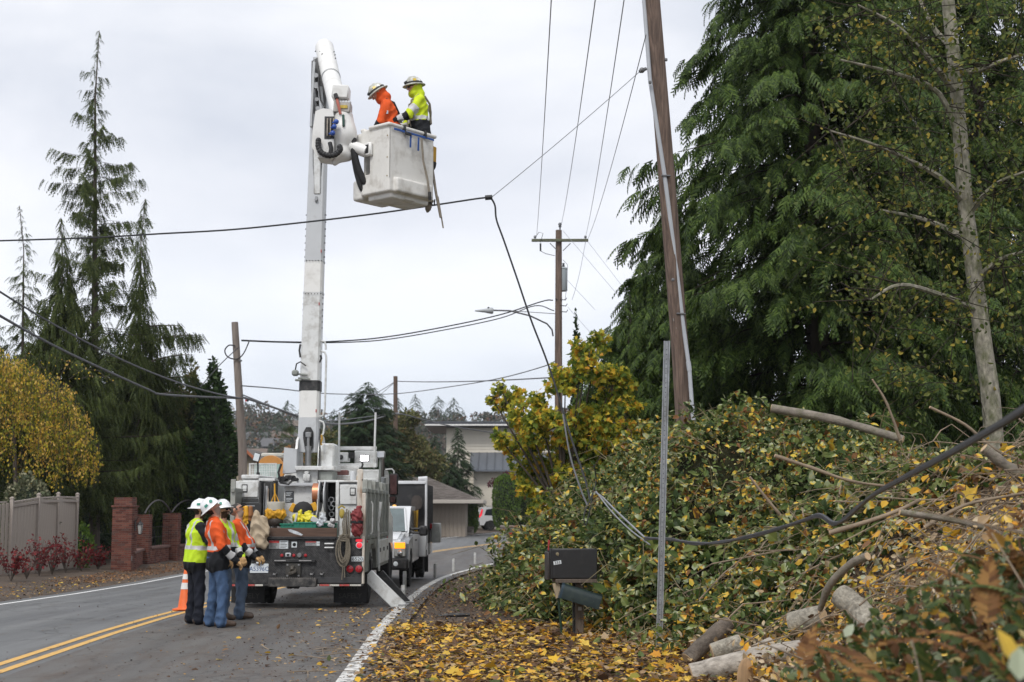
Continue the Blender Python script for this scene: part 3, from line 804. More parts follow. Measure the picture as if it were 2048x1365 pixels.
# yellow weeping birch over the fence
Y_ = 46.5; b_ = base_at(40, Y_); rt = empty('weeping_birch', b_, 0, 'yellow weeping birch with orange leaves hanging over the tan fence', 'tree')
tb = MB(); tb.tube([(0, 0, 0), (.05, 0, 1.6), (-.1, 0, 3.2), (-.3, 0, zpx(760, Y_, b_))], [.11, .09, .07, .03], 8)
pts = []; dr = []; zt = zpx(705, Y_, b_); zb = zpx(972, Y_, b_)
sb = MB()
for i in range(820):
    a = RNG.random() * 2 * PI; r = math.sqrt(RNG.random()); x = -.35 + 2.75 * r * math.cos(a) * (1 + .12 * math.sin(3 * a)); y = 2.2 * r * math.sin(a)
    ztop = zb + .35 + (zt - zb - .5) * (max(0, 1 - (r * .97) ** 2.6)) ** .5 * (1 - .30 * max(0, x) / 2.4) + .22 * float(vnoise(x, y, 1.9, 3))
    ztop += RNG.normal() * .12
    Ls = min(RNG.uniform(.7, 2.3), ztop - zb + RNG.normal() * .15)
    if Ls < .15: Ls = .15
    m = int(16 * Ls) + 3; s = RNG.random(m)
    sway = RNG.normal(size=2) * .12
    p = np.stack([x + sway[0] * s + RNG.normal(size=m) * .06, y + sway[1] * s + RNG.normal(size=m) * .06, ztop - Ls * s], 1)
    pts.append(p); dr.append(np.stack([RNG.normal(size=m) * .6, RNG.normal(size=m) * .6, -np.ones(m)], 1))
    sb.tube([(x * .7, y * .7, ztop - .05), (x, y, ztop), (x + sway[0], y + sway[1], ztop - Ls)], .004, 3, caps=False)
for k in range(7):   # whips that stand above the crown
    a = [(-.5, 1.0), (.1, .9), (1.0, .8), (1.7, .4), (2.2, .0), (2.5, -.4), (1.3, .5)][k]
    q = np.array([(a[0] * .7, 0, zt - .9), (a[0] * .9, 0, zt - .55 + a[1] * .6), (a[0] + .3, 0, zt - .6 + a[1] * .5), (a[0] + .6, 0, zt - .9 + a[1] * .4)])
    sb.tube(q, .006, 3, caps=False); s = np.repeat(np.linspace(0, 3, 9), 1); p = np.stack([np.interp(s, range(4), q[:, j]) for j in range(3)], 1); pts.append(p + RNG.normal(size=p.shape) * .03); dr.append(RNG.normal(size=p.shape) + [0, 0, -.6])
pts = np.concatenate(pts); dr = np.concatenate(dr)
mk('trunk', tb, BARK, rt); mk('hanging_twigs', sb, BARK, rt, kind='stuff')
leaves_at(pts, dr, RNG.uniform(.065, .135, len(pts)), BIRCH, rt)
# ivy-clad column tree, arborvitae, shrubs
Y_ = 56; b_ = base_at(428, Y_); H_ = zpx(756, Y_, b_)
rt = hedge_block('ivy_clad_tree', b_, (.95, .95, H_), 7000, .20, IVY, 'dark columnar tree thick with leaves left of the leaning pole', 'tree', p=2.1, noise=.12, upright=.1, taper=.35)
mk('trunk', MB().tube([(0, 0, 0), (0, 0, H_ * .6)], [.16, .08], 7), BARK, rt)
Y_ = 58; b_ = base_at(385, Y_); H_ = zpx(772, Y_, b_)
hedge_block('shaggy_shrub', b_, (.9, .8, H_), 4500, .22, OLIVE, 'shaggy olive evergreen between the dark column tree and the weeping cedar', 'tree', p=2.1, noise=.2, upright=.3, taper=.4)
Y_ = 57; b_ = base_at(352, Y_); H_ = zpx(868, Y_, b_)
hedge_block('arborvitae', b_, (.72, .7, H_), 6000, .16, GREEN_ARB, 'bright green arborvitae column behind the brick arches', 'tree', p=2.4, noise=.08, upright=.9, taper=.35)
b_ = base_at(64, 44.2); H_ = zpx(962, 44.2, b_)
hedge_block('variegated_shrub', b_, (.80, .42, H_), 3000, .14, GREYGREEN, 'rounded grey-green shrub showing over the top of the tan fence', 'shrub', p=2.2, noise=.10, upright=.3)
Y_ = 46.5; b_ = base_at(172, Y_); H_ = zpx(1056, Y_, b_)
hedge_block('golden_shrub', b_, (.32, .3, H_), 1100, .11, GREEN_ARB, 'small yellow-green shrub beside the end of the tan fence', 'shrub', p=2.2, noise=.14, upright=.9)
# yucca
b_ = base_at(172, 45.0); yb = MB()
for i in range(46):
    a = RNG.random() * 2 * PI; e = RNG.uniform(.15, 1.3); L_ = RNG.uniform(.35, .6)
    d = Vector((math.cos(a) * math.cos(e), math.sin(a) * math.cos(e), math.sin(e))); sd = d.cross(Vector((0, 0, 1))).normalized() * .016
    p0 = Vector((0, 0, .1)); p1 = p0 + d * L_ * .6; p2 = p0 + d * L_ + Vector((0, 0, -.08))
    yb.add([p0 - sd, p0 + sd, p1 + sd, p1 - sd, p2], [(0, 1, 2, 3), (3, 2, 4)])
rt = empty('yucca', b_, 0, 'spiky yucca between the tan fence and the brick gate pillar', 'plant')
mk('blades', yb, leafmat('yucca_blades', [(1, (.12, .15, .05)), (1, (.24, .25, .11))], .1), rt, kind='stuff', smooth=0)
# red barberry shrubs
names = ['at the left edge of the photo, broad and dense', 'small and nearly bare', 'tall and narrow at the third fence post', 'sparse, with bare twigs showing', 'upright, in front of the last fence panel', 'low and rusty at the end of the fence', 'reddish brown, leaning on the brick gate pillar']
for i, (px, py, w, h, nl) in enumerate([(a, b, c * 1.25, d * 1.22, e) for a, b, c, d, e in [(22, 1163, .48, .74, 560), (53, 1158, .30, .5, 90), (78, 1152, .34, .80, 330), (104, 1150, .40, .76, 190), (131, 1146, .42, .84, 360), (163, 1143, .36, .62, 360), (196, 1139, .42, .56, 420)]]):
    g = GH(px, py, 20, 80); rt = empty('barberry_bush', g, 0, 'red barberry bush ' + names[i], 'shrub', 'red barberry bushes along the fence')
    st = MB(); pts = []
    for k in range(16):
        a = RNG.random() * 2 * PI; q = np.array([(0, 0, 0), (math.cos(a) * w * .3, math.sin(a) * w * .3, h * .45), (math.cos(a) * w * RNG.uniform(.4, 1), math.sin(a) * w * RNG.uniform(.4, 1), h * RNG.uniform(.75, 1.1))])
        st.tube(q, [.012, .008, .003], 4, caps=False)
        s = RNG.uniform(.7, 2, int(nl * .62) // 16 + 1); pts.append(np.stack([np.interp(s, range(3), q[:, j]) for j in range(3)], 1) + RNG.normal(size=(len(s), 3)) * .06)
    pts = np.concatenate(pts)
    mk('stems', st, BARK, rt, kind='stuff'); leaves_at(pts, RNG.normal(size=pts.shape), RNG.uniform(.07, .12, len(pts)), RED, rt)

# ================================================================== FENCE, BRICK GATE AND WALL
FW = mat('fence_paint', (.37, .32, .275), .8, var=.10, scale=3, dirt=(.24, .215, .195), dirt_amt=.5, dscale=4, stretch=(3, 3, .35))
FPW = mat('fence_post_paint', (.34, .295, .26), .75, var=.1, scale=4)
FX = lambda px, Y: (px - 1024) / px_per_m(Y)
fspec = [(-60, 38.6, 1002), (28, 40.6, 1001), (81, 42.3, 993), (120, 43.9, 991), (158, 45.6, 992)]
fpos = [Vector((FX(px, Y), Y, 0)) for px, Y, t in fspec]
root = empty('board_fence', (fpos[0].x, fpos[0].y, float(ground_h(fpos[0].x, fpos[0].y))), 0, 'tan vertical board fence with square posts behind the red bushes', 'fence')
O = root.location
fa = fpos[0]; dirf = fpos[-1] - fa; dirf.normalize(); ang = math.atan2(dirf.y, dirf.x)
posts = [(p - fa).length for p in fpos]
htop = [P(px, t, Y).z - float(ground_h(p.x, p.y)) for (px, Y, t), p in zip(fspec, fpos)]
def fpt(s, z, off=0):
    k = min(len(posts) - 2, max(0, int(np.searchsorted(posts, s)) - 1)); t = (s - posts[k]) / (posts[k + 1] - posts[k])
    q = fpos[k].lerp(fpos[k + 1], t); n = Vector((dirf.y, -dirf.x, 0)); q = q + n * off
    return Vector((q.x - O.x, q.y - O.y, z + float(ground_h(q.x, q.y)) - O.z))
bmesh_me = MB().box((0, 0, .5), (.128, .02, 1.0), None, .006).mesh('board', FW)
for i in range(len(posts) - 1):
    a0, a1 = posts[i] + .05, posts[i + 1] - .05; nb = max(2, int(round((a1 - a0) / .19))); w = (a1 - a0) / nb
    for k in range(nb):
        s = a0 + w * (k + .5); t = (s - posts[i]) / (posts[i + 1] - posts[i]); h = htop[i] * (1 - t) + htop[i + 1] * t - .10
        o = link('board', bmesh_me, root, fpt(s, .02, RNG.uniform(-.003, .003)), (0, 0, ang)); o.scale = (w / .133, 1, h)
    for (dz, th) in ((-.17, .075), (-.055, .05)):
        p0 = fpt(a0, htop[i] + dz, .03); p1 = fpt(a1, htop[i + 1] + dz, .03); c = (p0 + p1) / 2
        rot = Matrix.Rotation(ang, 3, 'Z') @ Matrix.Rotation(-math.atan2(p1.z - p0.z, (p1 - p0).xy.length), 3, 'Y')
        mk('rail', MB().box((0, 0, 0), ((p1 - p0).length, .045, th), rot, .008), FPW, root, c)
for i, s in enumerate(posts):
    lean = 0
    pb = MB().box((0, 0, htop[i] / 2 + .02), (.095, .095, htop[i] + .04), None, .01)
    pb.box((0, 0, htop[i] + .05), (.12, .12, .025), None, .008); pb.lathe([(.06, htop[i] + .06), (.05, htop[i] + .085), (.02, htop[i] + .10), (0, htop[i] + .102)], 8)
    mk('post', pb, FPW, root, fpt(s, 0, .035), (0, lean, ang))

BRK = leafmat('red_brick', [(1, (.105, .042, .034)), (2, (.165, .066, .050)), (1, (.215, .095, .070)), (.4, (.12, .07, .06))], 0.0, .85, .25, per_object=True)
MORT = mat('mortar', (.20, .165, .145), .95, var=.2, scale=20)
BR_ME = MB().box((0, 0, 0), (1, 1, 1), None, .04).mesh('brick', BRK, 0)
def bricks(root, x0, x1, y0, y1, z0, z1, faces='fr', L_=.215, ch=.068, soldier=False):
    """courses of bricks on the faces f(ront -y) r(ight +x) l(eft) of a mortar core"""
    nz = max(1, int(round((z1 - z0) / ch))); ch = (z1 - z0) / nz; d = .10
    for k in range(nz):
        z = z0 + ch * (k + .5)
        if 'f' in faces:
            n = max(1, round((x1 - x0) / L_)); w = (x1 - x0) / n
            ed = [x0 + w * i for i in range(n + 1)] if k % 2 == 0 else [x0] + [x0 + w * (i + .5) for i in range(n)] + [x1]
            for a, b in zip(ed[:-1], ed[1:]):
                o = link('brick', BR_ME, root, ((a + b) / 2, y0 + d / 2 - RNG.uniform(0, .005), z)); o.scale = (b - a - .010, d, ch - .011)
        for side in 'rl':
            if side in faces:
                ya = y0 + d + .01; n = max(1, round((y1 - ya) / L_)); w = (y1 - ya) / n
                ed = [ya + w * i for i in range(n + 1)] if k % 2 else [ya] + [ya + w * (i + .5) for i in range(n)] + [y1]
                for a, b in zip(ed[:-1], ed[1:]):
                    xx = x1 - d / 2 + RNG.uniform(0, .005) if side == 'r' else x0 + d / 2 - RNG.uniform(0, .005)
                    o = link('brick', BR_ME, root, (xx, (a + b) / 2, z)); o.scale = (d, b - a - .010, ch - .011)
def pillar(px, py, w, h, label, dep=None, top=None, faces='fr'):
    g = GH(px, py, 25, 80); g.y += 0; dep = dep or w
    rt = empty('brick_pillar', (g.x, g.y, g.z - .03), 0, label, 'pillar', 'brick pillars left of the road')
    i_ = .012
    c = MB().bx(-w / 2 + i_, w / 2 - i_, i_, dep - i_, 0, h - .01)
    bricks(rt, -w / 2, w / 2, 0, dep, 0, h, faces)
    if top:
        c.bx(-w / 2 - .03 + i_, w / 2 + .03 - i_, -.03 + i_, dep + .03 - i_, h, h + .065); bricks(rt, -w / 2 - .035, w / 2 + .035, -.035, dep + .035, h, h + .068, faces, .11)
        c.bx(-w / 2 + .03 + i_, w / 2 - .03 - i_, .03 + i_, dep - .03 - i_, h + .06, h + top - .02); bricks(rt, -w / 2 + .03, w / 2 - .03, .03, dep - .03, h + .07, h + top, faces)
    mk('mortar_core', c, MORT, rt)
    return rt, g
pA, gA = pillar(241, 1142, .64, 2.02, 'tall stepped brick gate pillar with a wall lantern, nearest the road', top=.32)
BLK = mat('black_metal', (.015, .015, .016), .5, var=.1)
lt = MB(); lx = .34
lt.box((lx, .30, 1.45), (.02, .09, .34), None, .004); lt.tube([(lx + .01, .3, 1.58), (lx + .1, .3, 1.72), (lx + .16, .3, 1.66), (lx + .16, .3, 1.60)], .012, 6)
lt.lathe([(.035, 0), (.11, .0), (.10, .03), (.03, .10), (.0, .14)], 8, (lx + .16, .3, 1.47)); lt.lathe([(.0, -.02), (.05, 0), (.055, .02)], 8, (lx + .16, .3, 1.16))
for k in range(4):
    a = k * PI / 2 + .78; lt.tube([(lx + .16 + .058 * math.cos(a), .3 + .058 * math.sin(a), 1.17), (lx + .16 + .098 * math.cos(a), .3 + .098 * math.sin(a), 1.48)], .008, 4)
ln = mk('lantern', lt, BLK, pA)
mk('lantern_glass', MB().lathe([(.05, 1.18), (.09, 1.47)], 8, (lx + .16, .3, 0)), mat('frosted_glass', (.42, .42, .40), .4, var=.1), ln)
mk('house_number_plate', MB().box((.325, .06, .42), (.014, .07, .16), None, .003), mat('grey_plate', (.2, .21, .22), .5), pA)
pB, gB = pillar(283, 1128, .44, 1.72, 'slim brick pillar under the left end of the first iron arch', faces='fr')
pC, gC = pillar(338, 1121, .56, 1.75, 'brick pillar between the two iron arches', faces='frl')
pD, gD = pillar(404, 1113, .56, 1.85, 'brick pillar hidden behind the yellow vest worker', faces='frl')
def brick_wall(ga, gb, wa, h, label):
    x0 = ga.x + wa; rt = empty('brick_wall', (x0, ga.y + .25, ga.z - .02), math.atan2(gb.y - ga.y, gb.x - x0), label, 'wall', 'low brick walls between the pillars', 'thing')
    L_ = math.hypot(gb.x - x0, gb.y - ga.y) - .15
    mk('mortar_core', MB().bx(.0, L_, .012, .22, 0, h), MORT, rt)
    bricks(rt, 0, L_, 0, .22, 0, h - .075, 'f')
    mk('coping', MB().bx(-.01, L_ + .01, -.05, .27, h - .07, h + .02, .012), mat('brick_coping', (.155, .085, .07), .85, var=.25, scale=9), rt)
brick_wall(gA, gB, .34, .60, 'short low brick wall beside the tall gate pillar')
brick_wall(gB, gC, .24, .58, 'low brick wall under the first iron arch')
brick_wall(gC, gD, .30, .56, 'low brick wall under the second iron arch')
IRON = mat('iron_rail', (.12, .11, .11), .5, metal=.6)
def arch(g0, g1, h, rise, label):
    rt = empty('iron_arch', g0, 0, label, 'arch', 'iron arches between the brick pillars')
    d = Vector((g1.x - g0.x, g1.y - g0.y, g1.z - g0.z)); pts = []
    for k in range(15):
        t = k / 14; pts.append(Vector((0, .25, h)) + d * t + Vector((0, 0, rise * math.sin(PI * t) ** .75 - .1 * t)))
    mk('hoop', MB().tube(pts, .028, 8), IRON, rt)
    mb = MB()
    for q in (.55, .9, 1.25): mb.tube([Vector((.2, .25, q)), Vector((-.1, .25, q)) + d], .006, 5)
    for k in range(1, 12): p0 = Vector((.05, .25, .55)) + d * (k / 12); mb.tube([p0, p0 + Vector((0, 0, .7))], .006, 5)
    mk('wire_mesh', mb, BLK, rt, kind='stuff')
arch(gB, gC, 1.72, .52, 'grey iron arch nearest the gate pillar')
arch(gC, gD, 1.75, .50, 'grey iron arch behind the yellow vest worker')
# ================================================================== BACKGROUND: HOUSES, HEDGES, FAR WOOD
SID = mat('cream_siding', (.62, .575, .49), .8, var=.05, scale=3)
ROOFD = mat('dark_metal_roof', (.055, .06, .07), .45, var=.1)
WHITE_TRIM = mat('white_trim', (.70, .69, .66), .6, var=.05)
DGLASS = mat('dark_window', (.02, .025, .03), .15, var=.1, spec=.6)
# cream house, its flat roof over the conifers
xa, xb = P(893, 850, 112).x, P(1400, 850, 112).x
zt = P(900, 852, 112).z; zg = float(gz(112))
rt = empty('cream_house', ((xa + xb) / 2, 112, zg), 0, 'cream clapboard house with a flat dark roof beyond the conifers', 'house')
cx = (xb - xa) / 2
wl = MB().bx(-cx, cx, 0, 9, 0, zt - zg - .15); mk('wall', wl, SID, rt)
for k in range(26):
    z = zt - zg - .30 - k * .24
    if z < 0: break
    if k == 0: cl = MB().prism([(-.05, -.12), (-.012, .12), (0, .12), (0, -.12)], -cx, cx, 'x').mesh('clapboard', SID)
    link('clapboard', cl, rt, (0, -.001, z))
rf = mk('roof', MB().bx(-cx - 1.6, cx + 1, -1.2, 9.5, zt - zg - .12, zt - zg + .28, .03), ROOFD, rt)
mk('fascia', MB().bx(-cx - 1.63, cx + 1.03, -1.24, -1.20, zt - zg - .06, zt - zg + .06), WHITE_TRIM, rf)
lr = MB(); z0, z1 = P(900, 940, 109).z - zg, P(900, 906, 112).z - zg
xl = P(940, 900, 110).x - (xa + xb) / 2
lr.prism([(-3.4, z0), (-.02, z1), (-.02, z1 - .12), (-3.4, z0 - .14)], xl, cx, 'x'); lrf = mk('lower_roof', lr, mat('grey_metal_roof', (.15, .165, .19), .4, metal=.3, var=.08), rt)
sm = MB().prism([(-3.42, .02 + z0), (-.03, z1 + .02), (-.03, z1 + .07), (-3.42, z0 + .07)], -.03, .03, 'x').mesh('roof_seam', mat('roof_seam', (.10, .11, .13), .4, metal=.3))
for k in range(14): link('roof_seam', sm, lrf, (xl + .05 + k * .62, 0, 0))
mk('porch_wall', MB().bx(xl + .3, cx, -2.6, -.01, 0, z0 + .25), SID, rt)
# garage with hip roof
ya = 88.0; x1 = P(931, 1040, ya).x; x0 = x1 - 8.0; zg = float(gz(ya)) - .1; zw = P(931, 1001, ya).z
rt = empty('garage', (x1, ya, zg), 0, 'low tan garage with a grey shingled hip roof beside the road bend', 'building')
GT = mat('tan_wood_siding', (.27, .23, .19), .85, var=.1, scale=4, stretch=(3, 3, .3))
mk('wall', MB().bx(-8, 0, 0, 7, 0, zw - zg - .02), GT, rt)
bd = MB().bx(-.115, .115, -.022, .0, .05, zw - zg - .05, .006).mesh('siding_board', GT)
for k in range(32): link('siding_board', bd, rt, (-.125 - k * .25, 0, 0))
ze = zw - zg; zap = P(857, 955, ya + 3.5).z - zg; ov = 1.05
rv = [(-9, -ov, ze), (ov, -ov, ze), (ov, 7 + ov, ze), (-9, 7 + ov, ze), (-9, 3.5, zap), (P(857, 955, ya + 3.5).x - x1, 3.5, zap)]
roof = mk('roof', MB().add([(a, b, c - .06) for a, b, c in rv], [(0, 1, 5, 4), (1, 2, 5), (2, 3, 4, 5), (0, 3, 2, 1), (0, 4, 3)]), mat('shingle_shadow_line', (.085, .075, .068), .95), rt, smooth=0)
SHG = leafmat('roof_shingles', [(1, (.125, .108, .098)), (1, (.165, .145, .13)), (1, (.20, .175, .16))], 0, .9, .2)
sh = MB(); A, B_, C_, D_ = Vector(rv[0]), Vector(rv[1]), Vector(rv[5]), Vector(rv[4]); nr = 26
for k in range(nr):
    t0, t1 = k / nr, (k + 1.15) / nr; a, b = A.lerp(D_, t0), B_.lerp(C_, t0); c, d = B_.lerp(C_, min(1, t1)), A.lerp(D_, min(1, t1)); w = (b - a).length; m = max(1, int(w / .32))
    for j in range(m):
        u0, u1 = (j + .02 + .5 * (k % 2) / m * 0) / m, (j + .97) / m; up = Vector((0, -.01, .02))
        sh.quad(a.lerp(b, u0) + up, a.lerp(b, u1) + up, d.lerp(c, u1), d.lerp(c, u0))
mk('shingles', sh, SHG, roof, kind='stuff', smooth=0)
GUT = mat('gutter_paint', (.42, .385, .34), .6, var=.06)
mk('gutter', MB().bx(-9, ov + .08, -ov - .10, -ov + .0, ze - .20, ze + .02, .02), GUT, rt)
mk('gutter', MB().bx(ov, ov + .10, -ov + .01, 7 + ov, ze - .20, ze + .02, .02), GUT, rt)
mk('soffit', MB().bx(-9, ov - .02, -ov + .02, 7 + ov, ze - .20, ze - .14), GUT, rt)
# gabled house behind the leaning pole
yh = 70; zg = float(gz(yh)); ap = P(493, 902, yh)
rt = empty('gabled_house', (ap.x, yh, zg), 0, 'small beige gabled house with an orange edged roof behind the leaning pole', 'house')
ha = ap.z - zg; wv = [(-2.6, 0), (2.2, 0), (2.2, ha - 2.0), (0, ha - .1), (-2.6, ha - 1.5)]
mk('wall', MB().prism(wv, 0, 6, 'y'), mat('beige_wall', (.36, .31, .23), .85, var=.08), rt)
rr = MB(); rr.prism([(-3.1, ha - 1.75), (0, ha), (0, ha + .12), (-3.1, ha - 1.63)], -.4, 6.4, 'y'); rr.prism([(0, ha), (2.6, ha - 2.35), (2.6, ha - 2.23), (0, ha + .12)], -.4, 6.4, 'y')
mk('roof', rr, mat('brown_roof', (.13, .115, .105), .9, var=.2, scale=6), rt)
fs = MB(); fs.prism([(-3.1, ha - 1.80), (0, ha - .06), (0, ha + .12), (-3.1, ha - 1.62)], -.45, -.41, 'y'); fs.prism([(.001, ha - .06), (2.6, ha - 2.4), (2.6, ha - 2.22), (.001, ha + .12)], -.45, -.41, 'y')
mk('barge_board', fs, mat('orange_trim', (.36, .12, .055), .7), rt)
wf = mk('window', MB().bx(-1.5, -.5, -.03, .0, ha - 2.3, ha - 1.4), WHITE_TRIM, rt); mk('pane', MB().bx(-1.43, -.57, -.035, -.031, ha - 2.23, ha - 1.47), DGLASS, wf)
# clipped hedges, retaining wall
for (px, py, Y_, w, d, h, ps, lab) in [(1013, 1050, 99, .92, .9, 3.75, 3.2, 'tall rounded clipped hedge column beside the driveway'), (971, 1040, 111, .85, .8, 4.0, 4, 'flat topped clipped hedge left of the rounded column'),
                                       (1052, 1050, 101, 1.1, .9, 3.6, 3.2, 'clipped hedge right of the rounded column, half behind the yellow maple'), (943, 1058, 93, .40, .45, 2.0, 3, 'small rounded hedge at the corner of the garage')]:
    x = (px - 1024) / px_per_m(Y_); b_ = Vector((x, Y_, float(gz(Y_)) + .1))
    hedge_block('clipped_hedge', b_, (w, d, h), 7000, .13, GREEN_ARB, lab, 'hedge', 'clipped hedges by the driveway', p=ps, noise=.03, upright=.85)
STN = leafmat('stone', [(1, (.16, .145, .13)), (1, (.24, .21, .19)), (1, (.32, .29, .26)), (.5, (.22, .15, .12))], 0, .9, .2, per_object=True)
ST_ME = MB().box((0, 0, 0), (1, 1, 1), None, .12).mesh('stone', STN)
for (px0, px1, Y_, lab) in [(1000, 1062, 96.5, 'low stone retaining wall under the tall hedges'), (934, 948, 91.5, 'short stone kerb wall under the small hedge')]:
    xx0, xx1 = (px0 - 1024) / px_per_m(Y_), (px1 - 1024) / px_per_m(Y_)
    rt = empty('stone_wall', (xx0, Y_, float(gz(Y_))), 0, lab, 'wall', 'low stone walls by the driveway', 'thing'); L_ = xx1 - xx0
    mk('mortar_core', MB().bx(0, L_, .05, .4, 0, .5), MORT, rt)
    for k in range(3):
        x = 0
        while x < L_ - .1:
            w = min(RNG.uniform(.28, .55), L_ - x); o = link('stone', ST_ME, rt, (x + w / 2, .12, .09 + k * .18 + RNG.normal() * .01)); o.scale = (w - .02, .25 + RNG.random() * .05, .165); x += w
# mid-distance trees
Y_ = 85; b_ = base_at(735, Y_); H_ = zpx(764, Y_, b_)
conifer('fir_tree', b_, H_, prof_pts([(0, 3.2), (H_ * .5, 2.3), (H_ * .75, 1.7), (H_ * .9, .9), (H_, .1)]), 260, sp=.62, dens=10, up=.35, droop=.2, hang=.2, side=.3, mat_f=GREEN_DARK, label='dark fir poking up behind the boom and the olive trees')
for (px, ty, Y_, w, lab) in [(916, 856, 108, 1.9, 'dark green conifer in front of the cream house'), (868, 872, 109, 1.7, 'dark conifer left of the one in front of the cream house'), (896, 905, 107, 1.5, 'shorter dark conifer between the two by the cream house')]:
    b_ = base_at(px, Y_); H_ = zpx(ty, Y_, b_)
    conifer('garden_conifer', b_, H_, prof_pts([(0, w), (H_ * .35, w * .85), (H_ * .7, w * .42), (H_ * .9, .3), (H_, .06)]), 130, sp=.75, dens=7, up=.25, droop=.15, hang=.3, side=.35, mat_f=GREEN_DARK, label=lab, group='dark conifers by the cream house', zmin=1.6)
for (pxs, Y_, lab) in [([(690, 905, 62), (650, 930, 50), (720, 870, 50), (700, 960, 70), (640, 880, 28)], 97, 'broad olive green tree directly behind the bucket truck'),
                       ([(790, 880, 60), (830, 930, 55), (775, 940, 60), (815, 850, 34), (845, 965, 40)], 99, 'broad olive green tree right of the lit work lamp')]:
    b_ = base_at(pxs[0][0], Y_); s_ = px_per_m(Y_)
    cl = [(P(a, c, Y_).x - b_.x, RNG.normal() * .4, P(a, c, Y_).z - b_.z, r / s_) for a, c, r in pxs]
    broadleaf('olive_tree', b_, cl, 14000, .26, OLIVE, lab, 'tree', 'olive trees behind the truck', tmpl=(DIA_V, DIA_F), shell=.2, trunk_r=.2, sub=9)
# palm
b_ = base_at(588, 62); rt = empty('palm_tree', b_, 0, 'small fan palm behind the foot of the boom', 'tree'); H_ = zpx(888, 62, b_)
mk('trunk', MB().tube([(0, 0, 0), (0, 0, H_)], [.14, .11], 8), BARK, rt); pm = MB()
for i in range(26):
    a = RNG.random() * 6.28; e = RNG.uniform(-.3, 1.2); d = Vector((math.cos(a) * math.cos(e), math.sin(a) * math.cos(e), math.sin(e))); c = Vector((0, 0, H_)) + d * .5
    for k in range(9):
        t = (k - 4) * .2; sd = d.cross(Vector((0, 0, 1))).normalized(); q = (d * math.cos(t) + sd * math.sin(t)); pm.add([c, c + q * .28 + sd * .02, c + q * .55 + Vector((0, 0, -.12)), c + q * .28 - sd * .02], [(0, 1, 2, 3)])
mk('fronds', pm, leafmat('palm_fronds', [(1, (.05, .075, .025)), (1, (.11, .13, .05))], .2), rt, kind='stuff', smooth=0)
# maroon shrub by the hedge
b_ = base_at(1012, 106); hz_ = zpx(940, 106, b_)
broadleaf('maroon_tree', b_, [(0, 0, hz_ - .7, .8), (1.1, 0, hz_ - .9, .7), (-.9, .2, hz_ - 1.0, .5)], 1500, .2, leafmat('maroon_leaves', [(1, (.07, .022, .03)), (1, (.13, .04, .05))], .2), 'dark maroon tree showing above the clipped hedges', tmpl=(DIA_V, DIA_F), trunk_r=.1)

# far hillside: woodland mass, houses, skyline trees
cols = []
FAR = leafmat('far_woodland', [(1.3, (.035, .050, .035)), (1.5, (.055, .065, .042)), (1.2, (.095, .085, .065)), (1, (.13, .105, .085)), (.4, (.19, .105, .05)), (.5, (.075, .045, .045))], .1, .8, .1)
pts = []; dr = []; sz = []
for i in range(1300):
    y = RNG.uniform(185, 640); x = RNG.uniform(-.42, .30) * y; hz_ = float(hill_h(x, y)); h = RNG.uniform(4, 10) if y > 260 else RNG.uniform(2, 4); w = h * RNG.uniform(.28, .5)
    n = 150; u = RNG.random(n); d = norm(RNG.normal(size=(n, 3)))
    r = w * np.sqrt(np.clip(1 - (2 * u - 1) ** 2, 0, 1)) * RNG.uniform(.6, 1, n)
    pts.append(np.stack([x + d[:, 0] * r, y + d[:, 1] * r, hz_ + u * h], 1)); dr.append(RNG.normal(size=(n, 3))); sz.append(np.full(n, h * .15))
pts = np.concatenate(pts); dr = np.concatenate(dr); sz = np.concatenate(sz)
# one tone per tree: join its leaves into one island by shared colour through a point attribute
V, F = scatter(DIA_V, DIA_F, basis(dr), pts, sz)
link('far_woodland', np_mesh('far_woodland', V, F, FAR), kind='stuff')
HW = [mat('far_house_white', (.46, .455, .44), .8), mat('far_house_grey', (.22, .23, .24), .8), mat('far_house_tan', (.42, .36, .29), .8)]
HR = [mat('far_roof_grey', (.10, .10, .105), .85), mat('far_roof_brown', (.15, .115, .095), .85)]
for i, (px, py, Y_, w, d, h, c, r, lab) in enumerate([(513, 868, 430, 9, 8, 5.5, 0, 0, 'white house high on the far hillside, left of the boom'), (535, 858, 470, 12, 8, 5, 1, 0, 'grey house on the far hillside beside the boom'), (542, 884, 370, 10, 8, 4, 1, 0, 'wide grey roofed house low on the far hillside'),
        (508, 905, 330, 7, 7, 4.5, 0, 1, 'white house just above the gabled house roof'), (560, 866, 440, 8, 7, 6, 2, 1, 'tan house on the far hillside next to the orange tree'), (523, 842, 540, 9, 8, 5, 0, 1, 'small white house near the top of the far hill'),
        (660, 850, 520, 12, 8, 5, 2, 0, 'tan house on the far hillside right of the boom'), (586, 845, 530, 10, 8, 5, 1, 1, 'grey house on the far hillside close against the boom')]):
    x = P(px, py, Y_).x; z = float(hill_h(x, Y_)); zz = max(z, P(px, py, Y_).z - h)
    w, d, h = w * .62, d * .62, h * .72; rt = empty('hillside_house', (x, Y_, zz), RNG.uniform(-.3, .3), lab, 'house', 'houses on the far hillside')
    mk('wall', MB().bx(-w / 2, w / 2, 0, d, -3, h), HW[c], rt)
    mk('roof', MB().prism([(-.8, h - .1), (d / 2, h + 2.2), (d + .8, h - .1)], -w / 2 - .6, w / 2 + .6, 'x'), HR[r], rt)
    for k in range(3):
        xx = -w / 2 + w * (k + .5) / 3; wf = mk('window', MB().bx(xx - .6, xx + .6, -.08, 0, h - 1.9, h - .7), WHITE_TRIM, rt); mk('pane', MB().bx(xx - .5, xx + .5, -.12, -.085, h - 1.8, h - .8), DGLASS, wf)
